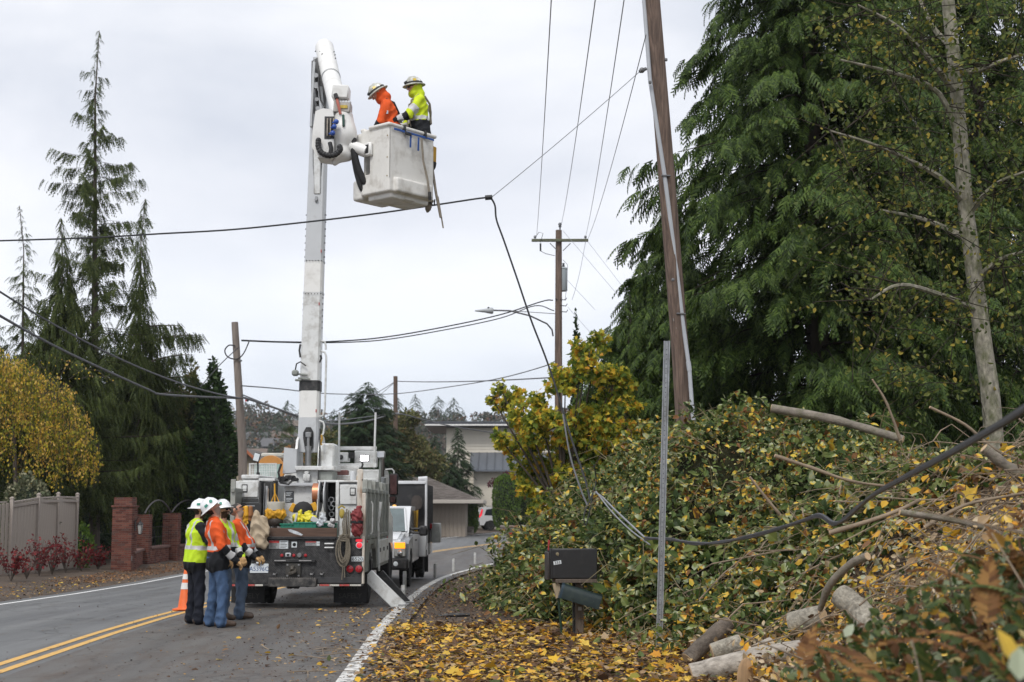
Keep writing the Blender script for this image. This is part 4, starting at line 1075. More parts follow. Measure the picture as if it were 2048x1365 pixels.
sk = [(796, 796, 22, 560), (830, 788, 24, 540), (876, 792, 24, 560), (907, 795, 40, 550), (861, 820, 18, 520), (925, 820, 22, 520), (946, 828, 18, 540), (961, 836, 16, 540), (845, 822, 20, 480), (575, 800, 40, 470), (556, 822, 30, 430), (530, 845, 30, 400), (668, 818, 30, 500), (640, 830, 40, 480), (895, 815, 26, 500), (985, 838, 20, 520), (500, 850, 30, 420)]
sides = ['first', 'second', 'third', 'fourth']
for i, (px, ty, wpx, Y_) in enumerate(sk):
    x = (px - 1024) / px_per_m(Y_); z = float(hill_h(x, Y_)); H_ = P(px, ty, Y_).z - z; s_ = px_per_m(Y_); w = wpx / 2 / s_ * 1.3
    if H_ < 4: H_ = 4
    lab = 'blue-green conifer on the far skyline ' + ['left of two pointed ones by the bare pole', 'right beside the bare pole', 'alone, tall and narrow above the olive tree', 'widest and fullest of the skyline row', 'short one behind the tall narrow ones', 'short one right of the fullest', 'small one above the cream house roof', 'smallest, at the right end above the cream house', 'half hidden low between two taller ones', 'broad one left of the boom', 'loose one left of the boom, second in the row', 'low one above the far white houses', 'just right of the boom', 'broad low one touching the boom', 'shorter one just left of the fullest', 'far right, behind the yellow maple', 'leftmost, behind the leaning pole'][i]
    conifer('skyline_conifer', (x, Y_, z), H_, prof_pts([(0, w), (H_ * .5, w * .9), (H_ * .8, w * .5), (H_, .1)]), 46, sp=H_ * .16, dens=1.6, up=.1, droop=.2, hang=.3, side=.4, mat_f=GREEN_DARK, label=lab, group='conifers on the far skyline', trunk_n=5, tmpl=(SPRAY2_V, SPRAY2_F), zmin=H_ * .08)
Y_ = 200; b_ = Vector(((588 - 1024) / px_per_m(Y_), Y_, float(hill_h(-30, Y_)))); zz = zpx(852, Y_, b_)
broadleaf('orange_tree', b_, [(0, 0, zz * .75, 1.9), (.9, 0, zz * .6, 1.6), (-1.2, 0, zz * .5, 1.6)], 2500, .42, leafmat('orange_leaves', [(1, (.28, .13, .04)), (1, (.40, .20, .06))], .2), 'orange autumn tree on the far slope left of the boom', tmpl=(DIA_V, DIA_F), trunk_r=.2)
# air: pale haze over the whole valley
hz = MB().box((0, 440, 31), (2000, 960, 76)).mesh('haze', [])
hm = bpy.data.materials.new('haze_air'); hm.use_nodes = True; nt = hm.node_tree; nt.nodes.clear()
o_ = nt.nodes.new('ShaderNodeOutputMaterial'); v_ = nt.nodes.new('ShaderNodeVolumePrincipled'); v_.inputs['Density'].default_value = .00017; v_.inputs['Color'].default_value = (.90, .95, 1, 1); v_.inputs['Anisotropy'].default_value = .1
nt.links.new(v_.outputs[0], o_.inputs['Volume']); hz.materials.append(hm)
HAZE = link('haze', hz, kind='stuff')
# ================================================================== BUCKET TRUCK
TB = Vector(((596 - 1024) / 110.0, FPX / 110.0, float(gz(FPX / 110.0)) + .01))
def TL(px, py, y): return P(px, py, TB.y + y) - TB
def C(cx, cy, y):
    v = TL(460 + cx * .2931, 840 + cy * .2931, y); return v.x, v.z
TW = mat('truck_white_paint', (.66, .67, .66), .35, var=.06, scale=2, dirt=(.30, .28, .245), dirt_amt=.46, dscale=5, coat=.2)
TW2 = mat('boom_fibreglass_white', (.74, .735, .71), .4, var=.04, scale=2, dirt=(.50, .48, .44), dirt_amt=.25, dscale=3)
TG = mat('boom_grey_paint', (.50, .515, .53), .4, var=.05, scale=3, dirt=(.33, .33, .33), dirt_amt=.2)
TGR = mat('body_side_grey', (.245, .26, .24), .55, var=.12, scale=4, dirt=(.16, .15, .13), dirt_amt=.5)
BLACK = mat('black_paint', (.016, .016, .017), .55, var=.3, scale=14, dirt=(.09, .085, .08), dirt_amt=.35, dscale=9)
RUB = mat('black_rubber', (.014, .014, .015), .8, var=.25, scale=10)
STEEL = mat('bare_steel', (.33, .33, .33), .38, metal=.85, var=.15, scale=8)
CHROME = mat('chrome', (.75, .75, .75), .12, metal=1, var=.03)
RUST = mat('rusty_paint', (.60, .55, .48), .6, var=.1, dirt=(.26, .13, .055), dirt_amt=.5, dscale=8, stretch=(1, 1, .35))
REDL = mat('red_lens', (.34, .010, .016), .2, coat=.6, var=.05)
REDLIT = mat('lit_red_lens', (.85, .03, .05), .3, emit=.35)
PLATE = mat('plate_white', (.62, .66, .68), .4, var=.05)
INK = mat('black_ink', (.012, .012, .014), .6); INKB = mat('blue_ink', (.02, .07, .22), .6)
def dplate():
    m, t = _new('black_diamond_plate')
    o = _n(t, 'ShaderNodeOutputMaterial'); b = _n(t, 'ShaderNodeBsdfPrincipled', Roughness=.5)
    tc = _n(t, 'ShaderNodeTexCoord'); mp = _n(t, 'ShaderNodeMapping'); mp.inputs['Rotation'].default_value = (0, PI / 4, 0); mp.inputs['Scale'].default_value = (34, 34, 34)
    t.links.new(tc.outputs['Object'], mp.inputs[0])
    ck = _n(t, 'ShaderNodeTexVoronoi', Scale=1.0, Randomness=0.0); t.links.new(mp.outputs[0], ck.inputs['Vector'])
    n = _n(t, 'ShaderNodeTexNoise', Scale=13, Detail=8, Roughness=.75); t.links.new(tc.outputs['Object'], n.inputs['Vector'])
    r = _n(t, 'ShaderNodeValToRGB'); e = r.color_ramp.elements; e[0].position = .45; e[0].color = (.013, .013, .014, 1); e[1].position = .72; e[1].color = (.085, .082, .080, 1)
    t.links.new(n.outputs[0], r.inputs[0]); t.links.new(r.outputs[0], b.inputs['Base Color'])
    r2 = _n(t, 'ShaderNodeValToRGB'); e = r2.color_ramp.elements; e[0].position = .18; e[0].color = (1, 1, 1, 1); e[1].position = .42; e[1].color = (0, 0, 0, 1); t.links.new(ck.outputs[0], r2.inputs[0])
    bp = _n(t, 'ShaderNodeBump', Strength=.7, Distance=.004); t.links.new(r2.outputs[0], bp.inputs['Height']); t.links.new(bp.outputs[0], b.inputs['Normal'])
    t.links.new(b.outputs[0], o.inputs[0]); return m
DPL = dplate()
TR = empty('bucket_truck', TB, 0, 'white utility bucket truck with a black tail panel and its boom raised over the road', 'truck')
def part(name, mb, m, parent=None, label=None, smooth=38, kind=None): return mk(name, mb, m, parent or TR, None, None, label, None, None, kind, smooth)
def txt(s, size, loc, rot, m, parent, name='lettering', squash=1.0): return link(name, text_mesh(s, size, .001, m, name, squash=squash), parent, loc, rot)
FACE = (PI / 2, 0, 0)     # text that faces the camera side (-y)
def cbox(mb, cx0, cx1, cy0, cy1, y0, dy, bev=.01, mi=0):
    a, zt_ = C(cx0, cy0, y0); b, zb_ = C(cx1, cy1, y0)
    return mb.bx(a, b, y0, y0 + dy, zb_, zt_, bev, mi)
# chassis and wheels
part('chassis', MB().bx(-.48, -.40, .1, 8.2, .62, .86).bx(.40, .48, .1, 8.2, .62, .86).bx(-.40, .40, 1.9, 2.0, .64, .84).bx(-.40, .40, 5.0, 5.1, .64, .84), BLACK, kind='stuff')
def tyre_me(r, w):
    pr = [(r * .60, -w * .42), (r * .62, -w * .5), (r * .90, -w * .5), (r * .985, -w * .40), (r, -w * .3), (r, w * .3), (r * .985, w * .40), (r * .90, w * .5), (r * .62, w * .5), (r * .60, w * .42)]
    mb = MB().lathe(pr, 28, rot=Matrix.Rotation(PI / 2, 3, 'Y'))
    for k in range(28):
        a = 2 * PI * k / 28
        for sx in (-1, 1):
            mb.box((sx * w * .27, (r + .003) * math.cos(a + sx * .08), (r + .003) * math.sin(a + sx * .08)), (w * .36, .05, .022), Matrix.Rotation(a + sx * .08 - PI / 2, 3, 'X'), .004)
    return mb
def wheel(root, x, y, z, r, w, rim_m=None, out=1, dish=.1):
    t = mk('wheel', tyre_me(r, w), RUB, root, (x, y, z))
    rb = MB().lathe([(0, dish * .3), (r * .16, dish * .3), (r * .20, 0), (r * .46, -.01), (r * .52, w * .35), (r * .61, w * .42), (r * .61, -w * .42), (r * .2, -w * .3)], 24, rot=Matrix.Rotation(PI / 2 * out, 3, 'Y'))
    for k in range(8):
        a = 2 * PI * k / 8; rb.cyl((out * .0, r * .3 * math.cos(a), r * .3 * math.sin(a)), (out * .035, r * .3 * math.cos(a), r * .3 * math.sin(a)), .016, n=6)
    mk('rim', rb, rim_m or STEEL, t)
    return t
for (x, out) in ((1.05, 1), (.76, 1), (-1.05, -1), (-.76, -1)): wheel(TR, x, 1.55, .50, .50, .26, TW, out)
for (x, out) in ((1.02, 1), (-1.02, -1)): wheel(TR, x, 6.5, .50, .50, .28, CHROME, out)
part('axle', MB().cyl((-.9, 1.55, .5), (.9, 1.55, .5), .08, n=10).sphere((0, 1.55, .5), .22, 12, 8), BLACK)
# black tail
part('tail_panel', MB().bx(-1.205, 1.205, .0, .10, .42, 1.24, .012), DPL)
part('tail_rail', MB().bx(-1.21, .72, -.045, .12, 1.215, 1.265, .008), BLACK)
part('deck', MB().bx(-1.2, 1.2, .1, 1.4, 1.17, 1.235), mat('deck_plate', (.075, .065, .055), .8, var=.3))
x0, zt_ = C(262, 738, .10); x1, zb_ = C(728, 797, .10)
part('kick_board', MB().bx(x0, x1, .125, .17, 1.24, zt_, .006), mat('weathered_brown_board', (.105, .062, .044), .85, var=.3, scale=5, stretch=(.5, 4, 8)))
bs = MB(); x0, zt_ = C(262, 1082, -.15); x1, zb_ = C(588, 1140, -.15)
bs.bx(x0, x1, -.17, .0, zb_, zt_, .01); bsp = part('bumper_step', bs, mat('scuffed_black_steel', (.035, .034, .033), .5, var=.4, scale=9, dirt=(.17, .155, .14), dirt_amt=.5, dscale=10))
gt = MB()
for k in range(24): gt.box((x0 + .03 + (x1 - x0 - .06) * k / 23, -.15, zt_ + .006), (.014, .03, .014))
part('grip_edge', gt, mat('worn_steel_edge', (.22, .20, .18), .6), bsp, kind='stuff')
for cx in (298, 548):
    x, z = C(cx, 1112, -.17); mk('tow_hole', MB().cyl((x, -.176, z), (x, -.168, z), .035, n=12), BLACK, bsp)
TAPE_R = mat('red_tape', (.45, .05, .045), .5, dirt=(.35, .27, .22), dirt_amt=.5, dscale=30); TAPE_W = mat('white_tape', (.55, .53, .48), .5, dirt=(.25, .22, .18), dirt_amt=.5, dscale=30)
part('rub_rail', MB().bx(-1.215, 1.215, -.03, .11, .385, .425, .006), BLACK)
for (a, b, m) in [(-1.2, -1.03, TAPE_R), (-1.03, -.86, TAPE_W), (-.86, -.72, TAPE_R), (-.72, -.57, TAPE_W), (.36, .44, TAPE_W), (.44, .62, TAPE_R), (.62, .80, TAPE_W), (.80, .98, TAPE_R), (.98, 1.19, TAPE_W)]:
    part('reflective_tape', MB().bx(a + .005, b - .005, -.034, -.0295, .388, .42), m)
part('lower_trim', MB().bx(.35, 1.19, -.012, .0, .44, .55, .004), mat('dull_black_plate', (.04, .04, .042), .6, var=.3))
# licence plate
x0, zt_ = C(136, 982, -.01); x1, zb_ = C(262, 1046, -.01)
lp = part('licence_plate', MB().bx(x0, x1, -.018, -.006, zb_, zt_, .006), PLATE)
txt('A5396C', .112, ((x0 + x1) / 2, -.0195, (zt_ + zb_) / 2 - .012), FACE, INKB, lp, squash=.93)
txt('WASHINGTON', .026, ((x0 + x1) / 2, -.0195, zt_ - .024), FACE, INKB, lp)
xx, zz = C(198, 972, -.02); mk('plate_lamp', MB().box((xx, -.03, zz), (.13, .05, .06), None, .012), BLACK, lp)
mk('plate_lamp_lens', MB().box((xx, -.058, zz - .01), (.09, .012, .03), None, .005), PLATE, lp)
# placards
def placard(cx0, cx1, cy0, cy1, rows, head=None, base=PLATE, name='placard'):
    a, zt = C(cx0, cy0, -.01); b, zb = C(cx1, cy1, -.01)
    o = part(name, MB().bx(a, b, -.008, -.001, zb, zt, .001), base)
    h = zt - zb; z = zt
    if head is not None: mk('header', MB().bx(a + .003, b - .003, -.0105, -.0085, zt - h * .3, zt - .004), head, o); z = zt - h * .3
    rm = MB()
    for k in range(rows):
        zz = z - (z - zb) * (k + .7) / (rows + .4); w = (b - a) * RNG.uniform(.55, .85); rm.bx(a + .015, a + .015 + w, -.0105, -.0085, zz - h * .028, zz + h * .028)
    if rows: mk('print', rm, INK, o, kind='stuff')
    return o
GREYP = mat('grey_plate2', (.30, .31, .31), .5, var=.1); HEADR = mat('red_print', (.42, .03, .03), .5)
placard(265, 336, 823, 880, 4, HEADR, GREYP); placard(338, 396, 823, 880, 5)
pl = placard(420, 456, 832, 872, 0); xx, zz = C(438, 852, -.02); mk('pictogram', MB().lathe([(.022, 0), (.032, 0)], 16, (xx, -.011, zz), (PI / 2, 0, 0)).box((xx, -.0105, zz), (.028, .003, .012)), INK, pl)
placard(515, 588, 828, 860, 2, HEADR, GREYP); placard(590, 612, 830, 860, 1)
for cy in (845, 872):
    a, z = C(648, cy, -.01); b, _ = C(707, cy, -.01); part('grab_bar', MB().tube([(a, .0, z), (a, -.05, z), (b, -.05, z), (b, .0, z)], .013, 8), TW)
# small clearance lamps
for cx in (353, 435, 515):
    x, z = C(cx, 926, -.02); part('clearance_lamp', MB().lathe([(.030, 0), (.030, .015), (.022, .024), (0, .028)], 14, (x, -.001, z), (PI / 2, 0, 0)), REDL)
x, z = C(397, 922, -.02); sk_ = part('trailer_socket', MB().box((x, -.02, z), (.10, .04, .075), None, .012), TG); mk('socket_lid', MB().box((x, -.045, z), (.05, .012, .04), None, .006), BLACK, sk_)
x, z = C(475, 924, -.02); part('round_socket', MB().lathe([(.045, 0), (.045, .04), (.038, .05), (0, .05)], 12, (x, -.001, z), (PI / 2, 0, 0)), STEEL)
# pintle hitch
x, z = C(430, 1028, -.05); hp = part('hitch_plate', MB().box((x, -.02, z), (.27, .04, .26), None, .006), mat('dirty_steel_plate', (.05, .047, .042), .7, var=.4, scale=12))
mk('pintle_hook', MB().tube([(x - .05, -.04, z - .05), (x - .045, -.15, z - .06), (x, -.20, z - .04), (x + .045, -.15, z - .02), (x + .04, -.06, z + .01)], .030, 8).tube([(x, -.04, z + .06), (x, -.14, z + .06), (x, -.19, z + .01)], .032, 8).sphere((x, -.09, z), .055, 10, 8), mat('greasy_steel', (.14, .125, .105), .5, metal=.6, var=.4, scale=14), hp)
for k in range(4): mk('bolt', MB().lathe([(.018, 0), (.018, .016), (0, .018)], 6, (x + (.10 if k % 2 else -.10), -.04, z + (.095 if k < 2 else -.095)), (PI / 2, 0, 0)), STEEL, hp)
for cx in (307, 560, 628): x, z = C(cx, 1047, -.02); part('chain_eye', MB().tube([(x - .03, 0, z), (x - .025, -.05, z - .02), (x + .01, -.06, z - .02), (x + .03, 0, z + .01)], .012, 6), STEEL)
a, z = C(300, 965, -.02); b, _ = C(585, 965, -.02); part('hitch_bar', MB().bx(a, b, -.06, -.0, z - .02, z + .03, .006), BLACK)
for (ca, cb) in ((303, 380), (470, 555)): a, z = C(ca, 962, -.06); b, _ = C(cb, 962, -.06); part('bar_edge', MB().bx(a, b, -.064, -.0605, z - .006, z + .012), mat('scraped_metal', (.42, .41, .40), .45, metal=.5, var=.3, scale=20))
# tail lamps
for (cx, cy, r, m) in ((818, 1018, .066, REDL), (879, 1018, .066, REDL), (882, 856, .052, REDLIT), (113, 988, .05, PLATE)):
    x, z = C(cx, cy, -.02); o = part('tail_lamp', MB().lathe([(r + .012, 0), (r + .012, .015), (r, .02), (r, .012)], 20, (x, -.001, z), (PI / 2, 0, 0)), BLACK if cy > 900 else PLATE)
    mk('lens', MB().lathe([(r, .006), (r * .96, .022), (r * .6, .032), (0, .035)], 20, (x, -.001, z), (PI / 2, 0, 0)), m, o)
a, z = C(858, 824, -.02); b, _ = C(902, 824, -.02); part('marker_lamp', MB().bx(a, b, -.03, 0, z - .025, z + .025, .008), REDLIT)
a, zt_ = C(828, 934, -.01); b, zb_ = C(911, 967, -.01); nb = part('fleet_number_plate', MB().bx(a, b, -.012, -.002, zb_, zt_, .004), PLATE); txt('6520', .085, ((a + b) / 2, -.0135, (zt_ + zb_) / 2), FACE, INK, nb, squash=1.15)
# mud flaps with lettering
FLT = mat('faded_flap_print', (.055, .052, .048), .8, var=.3, scale=30)
for (xa_, xb_) in ((.63, 1.24), (-1.24, -.63)):
    f_ = part('mud_flap', MB().bx(xa_, xb_, .50, .515, .06, .56, .004), RUB)
    txt('DRIVE', .135, ((xa_ + xb_) / 2, .498, .34), FACE, FLT, f_); txt('SAFELY', .135, ((xa_ + xb_) / 2, .498, .18), FACE, FLT, f_)
# right rear corner post and side body
part('corner_post', MB().bx(1.17, 1.235, .0, .12, .42, 1.27, .01).bx(1.17, 1.235, .12, .18, 1.2, 2.05, .01), RUST)
STK_ = mat('stake_grey', (.34, .35, .32), .55, var=.12, scale=5, dirt=(.2, .19, .165), dirt_amt=.5)
for (xs, nm) in ((1, 1), (-1, -1)):
    xo = 1.235 * xs; xi = 1.16 * xs
    part('side_rail', MB().bx(xi, xo, .2, 5.0, 2.06, 2.14, .01), TGR)
    part('side_rail', MB().bx(xi, xo, .2, 5.0, 1.20, 1.28, .01), TGR)
    for k in range(7): y = .25 + k * .76; part('stake', MB().bx(xi + .003 * xs, xo + .012 * xs, y, y + .07, 1.0, 2.30, .008), STK_)
    for k in range(6):
        y = .33 + k * .76; part('side_panel', MB().bx(xi + .02 * xs, xo - .025 * xs, y, y + .68, 1.285, 2.055, .006), TGR)
    mb = MB(); prof = [(.2, 1.19), (.2, .62), (.75, .62), (.88, .90), (1.15, 1.1), (1.95, 1.1), (2.22, .9), (2.35, .62), (5.0, .62), (5.0, 1.19)]
    mb.prism(prof, xi, xo, 'x'); part('skirt_panel', mb, TGR)
    for k in range(3): y = 2.5 + k * .82; d_ = part('side_door', MB().bx(xo - .01 * xs, xo + .018 * xs, y, y + .74, .68, 1.15, .01), TW); mk('latch', MB().box((xo + .022 * xs, y + .37, .95), (.02, .10, .08), None, .006), BLACK, d_)
part('grab_handle', MB().tube([(1.30, .45, 1.9), (1.33, .45, 1.85), (1.33, .45, 1.35), (1.30, .45, 1.3)], .014, 8), TW)
for k in range(2): part('side_marker', MB().box((1.255, .3 + k * 4.2, 1.17), (.02, .06, .04), None, .006), REDL)
# left tool compartments
xA, zT = C(6, 415, 1.0); xB, zB = C(199, 530, 1.0)
lc = part('tool_compartment', MB().bx(-1.2, xB, 1.02, 4.8, 1.25, zT + .02, .015), TW)
part('compartment_lid', MB().bx(-1.2, xB - .02, 1.0, 4.8, zT + .03, zT + .11, .015), TW)
dr_ = mk('door', MB().bx(xA + .01, xB - .02, .985, 1.015, zB, zT - .01, .012), TW, lc)
def latch(cx, cy, y, par):
    x, z = C(cx, cy, y); o = mk('latch', MB().bx(x - .055, x + .055, y - .012, y - .001, z - .075, z + .075, .01), BLACK, par)
    mk('latch_handle', MB().bx(x - .04, x + .04, y - .02, y - .0125, z - .055, z + .055, .006).bx(x - .035, x + .035, y - .026, y - .0205, z - .012, z + .012), TW, o)
latch(100, 468, .985, dr_)
a, zt_ = C(75, 537, .99); b, zb_ = C(193, 562, .99)
lv = MB()
for k in range(3): lv.bx(a, b, 1.0, 1.015, zt_ - (zt_ - zb_) * (k + .75) / 3, zt_ - (zt_ - zb_) * (k + .25) / 3)
mk('louvres', lv, BLACK, lc, kind='stuff')
part('lower_locker', MB().bx(-1.2, xB + .05, .9, 1.0, 1.25, zB - .10, .01), mat('locker_inside', (.045, .045, .048), .8))
# open bay with pipes
a, zt_ = C(200, 418, 1.0); b, zb_ = C(300, 625, 1.0)
part('open_bay', MB().bx(a, b, 1.35, 1.4, 1.25, zt_).bx(a, a + .03, 1.0, 1.35, 1.25, zt_).bx(b - .03, b, 1.0, 1.35, 1.25, zt_), mat('bay_inside', (.055, .055, .055), .8), kind='stuff')
part('bay_frame', MB().bx(a - .01, b + .01, .98, 1.02, zt_, zt_ + .05, .008), TW)
for k, m in enumerate((STEEL, TG, RUST, STEEL, TG)):
    x = a + .05 + (b - a - .1) * k / 4; part('stored_pipe', MB().cyl((x, 1.15 + .04 * (k % 2), 1.27), (x + RNG.normal() * .01, 1.22, zt_ - .04 - .05 * (k % 3)), .018 + .008 * (k % 2), n=8), m)
# pedestal
a, zt_ = C(368, 452, 1.55); b, zb_ = C(572, 600, 1.55)
pd_ = part('pedestal', MB().bx(a, b, 1.55, 2.35, 1.2, zt_, .012), TW)
for (c0, c1, d0, d1) in ((378, 436, 487, 525), (378, 436, 527, 565)):
    p0, q0 = C(c0, d0, 1.54); p1, q1 = C(c1, d1, 1.54); o = mk('placard', MB().bx(p0, p1, 1.542, 1.549, q1, q0, .001), mat('dark_placard', (.06, .065, .07), .4), pd_)
    rm = MB()
    for k in range(3): rm.bx(p0 + .015, p1 - .03 - .02 * k, 1.539, 1.5415, q0 - (q0 - q1) * (k + 1) / 4 - .006, q0 - (q0 - q1) * (k + 1) / 4 + .006)
    mk('print', rm, PLATE, o, kind='stuff')
a2, z2 = C(338, 438, 1.5); b2, _ = C(720, 438, 1.5)
part('bearing_ring', MB().lathe([(.44, z2 - .07), (.46, z2 - .05), (.46, z2 - .01), (.42, z2 + .02)], 28, (0.20, 2.0, 0)), BLACK)
part('deck_beam', MB().bx(a2, b2, 1.44, 1.52, z2 - .04, z2 + .02, .008), TG)
# turret
t0, tz1 = C(452, 332, 1.6); t1, tz0 = C(606, 446, 1.6)
part('turret', MB().prism([(t0 + .02, tz0), (t1 - .01, tz0), (t1, tz1), (t0, tz1)], 1.6, 2.5, 'y'), TW)
s1, sz = C(712, 335, 1.5); part('turret_shelf', MB().bx(t0, s1, 1.48, 2.5, sz - .025, sz + .055, .01), TW)
vx, vz = C(524, 395, 1.55); vb = part('valve_block', MB().box((vx, 1.54, vz), (.13, .10, .14), None, .015).box((vx, 1.52, vz + .09), (.08, .06, .06), None, .01), TW)
for k in range(3): mk('lever', MB().cyl((vx - .03 + .03 * k, 1.49, vz), (vx - .03 + .03 * k, 1.47, vz - .10), .006, n=6), STEEL, vb)
for sx in (0, 1):
    ca, cb_ = ((440, 470), (600, 628))[sx]; xa_, _ = C(ca, 200, 1.75); xb_, _ = C(cb_, 200, 1.75); zt1 = C(450, 112, 1.75)[1]; zb1 = C(450, 330, 1.75)[1]
    xm = xa_ + .045 if sx == 0 else xb_ - .045
    mk('turret_cheek', MB().prism([(1.62, zb1), (2.5, zb1), (2.4, zt1 - .1), (2.25, zt1), (2.0, zt1 + .02), (1.78, zt1 - .08), (1.66, zt1 - .3)], xm - .022, xm + .022, 'x'), TW, TR)
a, zt_ = C(366, 188, 1.55); b, zb_ = C(452, 366, 1.55)
cb_ = MB().prism([(a + .01, zt_), (b, zt_ - .03), (b, zb_ + .02), (a - .01, zb_)], 1.55, 1.95, 'y'); part('control_cabinet', cb_, TG)
a, zt_ = C(612, 160, 1.7); b, zb_ = C(711, 330, 1.7); part('hydraulic_tank', MB().bx(a, b, 1.7, 2.4, zb_, zt_, .04), TW)
a, zt_ = C(606, 350, 1.55); b, zb_ = C(700, 422, 1.55); part('tank_bracket', MB().bx(a, b, 1.55, 2.3, zb_, zt_, .012), TGR)
for k in range(5):
    x, z = C(340 + 24 * k, 400 + 10 * math.sin(k * 2), 1.5); part('hydraulic_fitting', MB().cyl((x, 1.42, z), (x + .05, 1.62, z + .01), .035 + .008 * (k % 2), n=10), BLACK)
q = [C(cx, cy, 1.45) for cx, cy in ((350, 300), (330, 360), (345, 430), (400, 440), (440, 400))]; part('hydraulic_hose', MB().tube([(x, 1.45, z) for x, z in q], .022, 7), BLACK)
q = [C(cx, cy, 1.5) for cx, cy in ((615, 60), (612, 200), (606, 330), (600, 440))]; part('hydraulic_hose', MB().tube([(x, 1.5, z) for x, z in q], .014, 6), BLACK)
x, z = C(622, 140, 1.6); part('yellow_hook', MB().tube([(x, 1.6, z + .10), (x + .02, 1.58, z + .03), (x - .01, 1.57, z - .06), (x + .02, 1.57, z - .09)], .022, 7), mat('yellow_plastic', (.60, .33, .03), .4))
# rear right locker, reel bay
a, zt_ = C(742, 435, 1.0); b, zb_ = C(905, 590, 1.0); rl = part('tool_compartment', MB().bx(a, 1.16, 1.02, 4.8, 1.25, zt_, .015), TW)
p0, q0 = C(750, 443, .99); p1, q1 = C(866, 578, .99); dr_ = mk('door', MB().bx(p0, p1, .985, 1.015, q1, q0, .012), TW, rl); latch(838, 490, .985, dr_)
a, zt_ = C(655, 430, 1.0); b, zb_ = C(742, 660, 1.0)
part('pipe_rack', MB().bx(a, b, 1.4, 1.45, 1.3, zt_).bx(a - .0, a + .03, 1.0, 1.4, 1.3, zt_).bx(b - .05, b - .02, 1.0, 1.4, 1.3, zt_), mat('bay_inside', (.05, .05, .05), .8), kind='stuff')
part('rack_post', MB().bx(b - .06, b, .97, 1.0, 1.27, zt_ + .03, .008), TW); part('rack_rail', MB().bx(a - .02, b, .97, 1.0, 1.50, 1.54, .006), TW)
for k, (cx, cy) in enumerate(((690, 545), (690, 600), (692, 645), (708, 575), (672, 572))): x, z = C(cx, cy, 1.05); part('stored_tube', MB().lathe([(.050, 0), (.050, .3), (.043, .3), (.043, 0), (.05, 0)], 14, (x, 1.36, z), (PI / 2, 0, 0)), TG)
part('bay_top', MB().bx(C(600, 432, 1.0)[0], 1.17, .98, 4.8, zt_ + .005, zt_ + .05, .01), TW)
# column with the lit lamp, the second lamp, rack, screens, exhaust, mirror
x, zt_ = C(889, 345, .75); zb_ = C(889, 598, .75)[1]
part('lamp_column', MB().bx(x - .05, x + .05, .72, .82, 1.25, zt_ + .02, .012), RUST)
q = [C(cx, cy, .7) for cx, cy in ((905, 405), (922, 440), (917, 520), (925, 560))]; part('lamp_cable', MB().tube([(a, .68, b) for a, b in q], .016, 6), BLACK)
x2, z2 = C(917, 262, .75); wl_ = part('work_lamp', MB().box((x2, .80, z2), (.17, .10, .13), None, .02).tube([(x2 - .05, .78, z2 - .06), (x2 - .03, .77, z2 - .12), (x, .77, zt_)], .018, 6), BLACK)
mk('lamp_lens', MB().box((x2, .744, z2), (.145, .012, .10), None, .005), mat('lit_lamp', (1, .96, 1), .3, emit=9), wl_)
x3, z3 = C(1030, 238, 3.6); w2 = part('work_lamp', MB().box((x3, 3.6, z3), (.18, .12, .15), None, .02).cyl((x3 - .01, 3.62, z3 - .08), (x3 - .02, 3.62, z3 - .6), .025, n=8), TGR, label='unlit square work lamp')
mk('lamp_lens', MB().box((x3, 3.535, z3), (.15, .012, .12), None, .005), mat('clear_lens', (.55, .56, .58), .15, metal=.4), w2)
x4, z4 = C(183, 256, 2.6); w3 = part('work_lamp', MB().box((x4, 2.6, z4), (.13, .07, .18), (0, .25, 0), .015).cyl((x4 + .02, 2.62, z4 - .09), (x4 + .03, 2.62, z4 - .5), .018, n=8).cyl((x4 + .03, 2.62, z4 - .3), (x4 + .03, 2.62, z4 - .52), .035, n=8), BLACK, label='unlit tilted work lamp with a white face')
mk('lamp_lens', MB().box((x4, 2.56, z4), (.11, .012, .15), (0, .25, 0), .004), PLATE, w3)
def bar(ca, cya, cb2, cyb, y, r=.022, m=TW, name='rack_tube', n=8):
    a = C(ca, cya, y); b = C(cb2, cyb, y); return part(name, MB().cyl((a[0], y, a[1]), (b[0], y, b[1]), r, n=n), m)
bar(743, 330, 747, -50, 3.4); bar(983, 330, 994, -50, 3.4)
for (c0, c1, d0, d1, y) in ((745, 1000, 182, 207, 3.4), (735, 1000, 298, 325, 3.35), (600, 880, 312, 338, 3.0)):
    part('rack_beam', cbox(MB(), c0, c1, d0, d1, y, .06, .008), TW)
part('rack_box', cbox(MB(), 712, 805, 222, 285, 3.8, .4, .015), TW); x, z = C(757, 255, 3.79); part('cable_gland', MB().lathe([(.05, 0), (.05, .02), (.03, .03), (0, .03)], 14, (x, 3.8, z), (PI / 2, 0, 0)), BLACK)
part('rack_box', cbox(MB(), 850, 1000, 210, 320, 4.0, .3, .015), TW); part('window_slot', cbox(MB(), 808, 850, 222, 262, 3.9, .05, .004), BLACK)
def screen(c0, c1, d0, d1, y, nx, nz, back, lab=None, fr=.022):
    a, zt = C(c0, d0, y); b, zb = C(c1, d1, y); o = part('mesh_screen', MB().bx(a, b, y, y + .02, zt - fr, zt).bx(a, b, y, y + .02, zb, zb + fr).bx(a, a + fr, y, y + .02, zb + fr, zt - fr).bx(b - fr, b, y, y + .02, zb + fr, zt - fr), TW, kind='stuff')
    m = MB()
    for k in range(1, nx): x = a + (b - a) * k / nx; m.bx(x - .006, x + .006, y + .003, y + .012, zb, zt)
    for k in range(1, nz): z = zb + (zt - zb) * k / nz; m.bx(a, b, y + .0125, y + .02, z - .006, z + .006)
    mk('grid', m, TW, o, kind='stuff')
    if back: mk('backing', MB().bx(a + .01, b - .01, y + .5, y + .52, zb, zt), back, o)
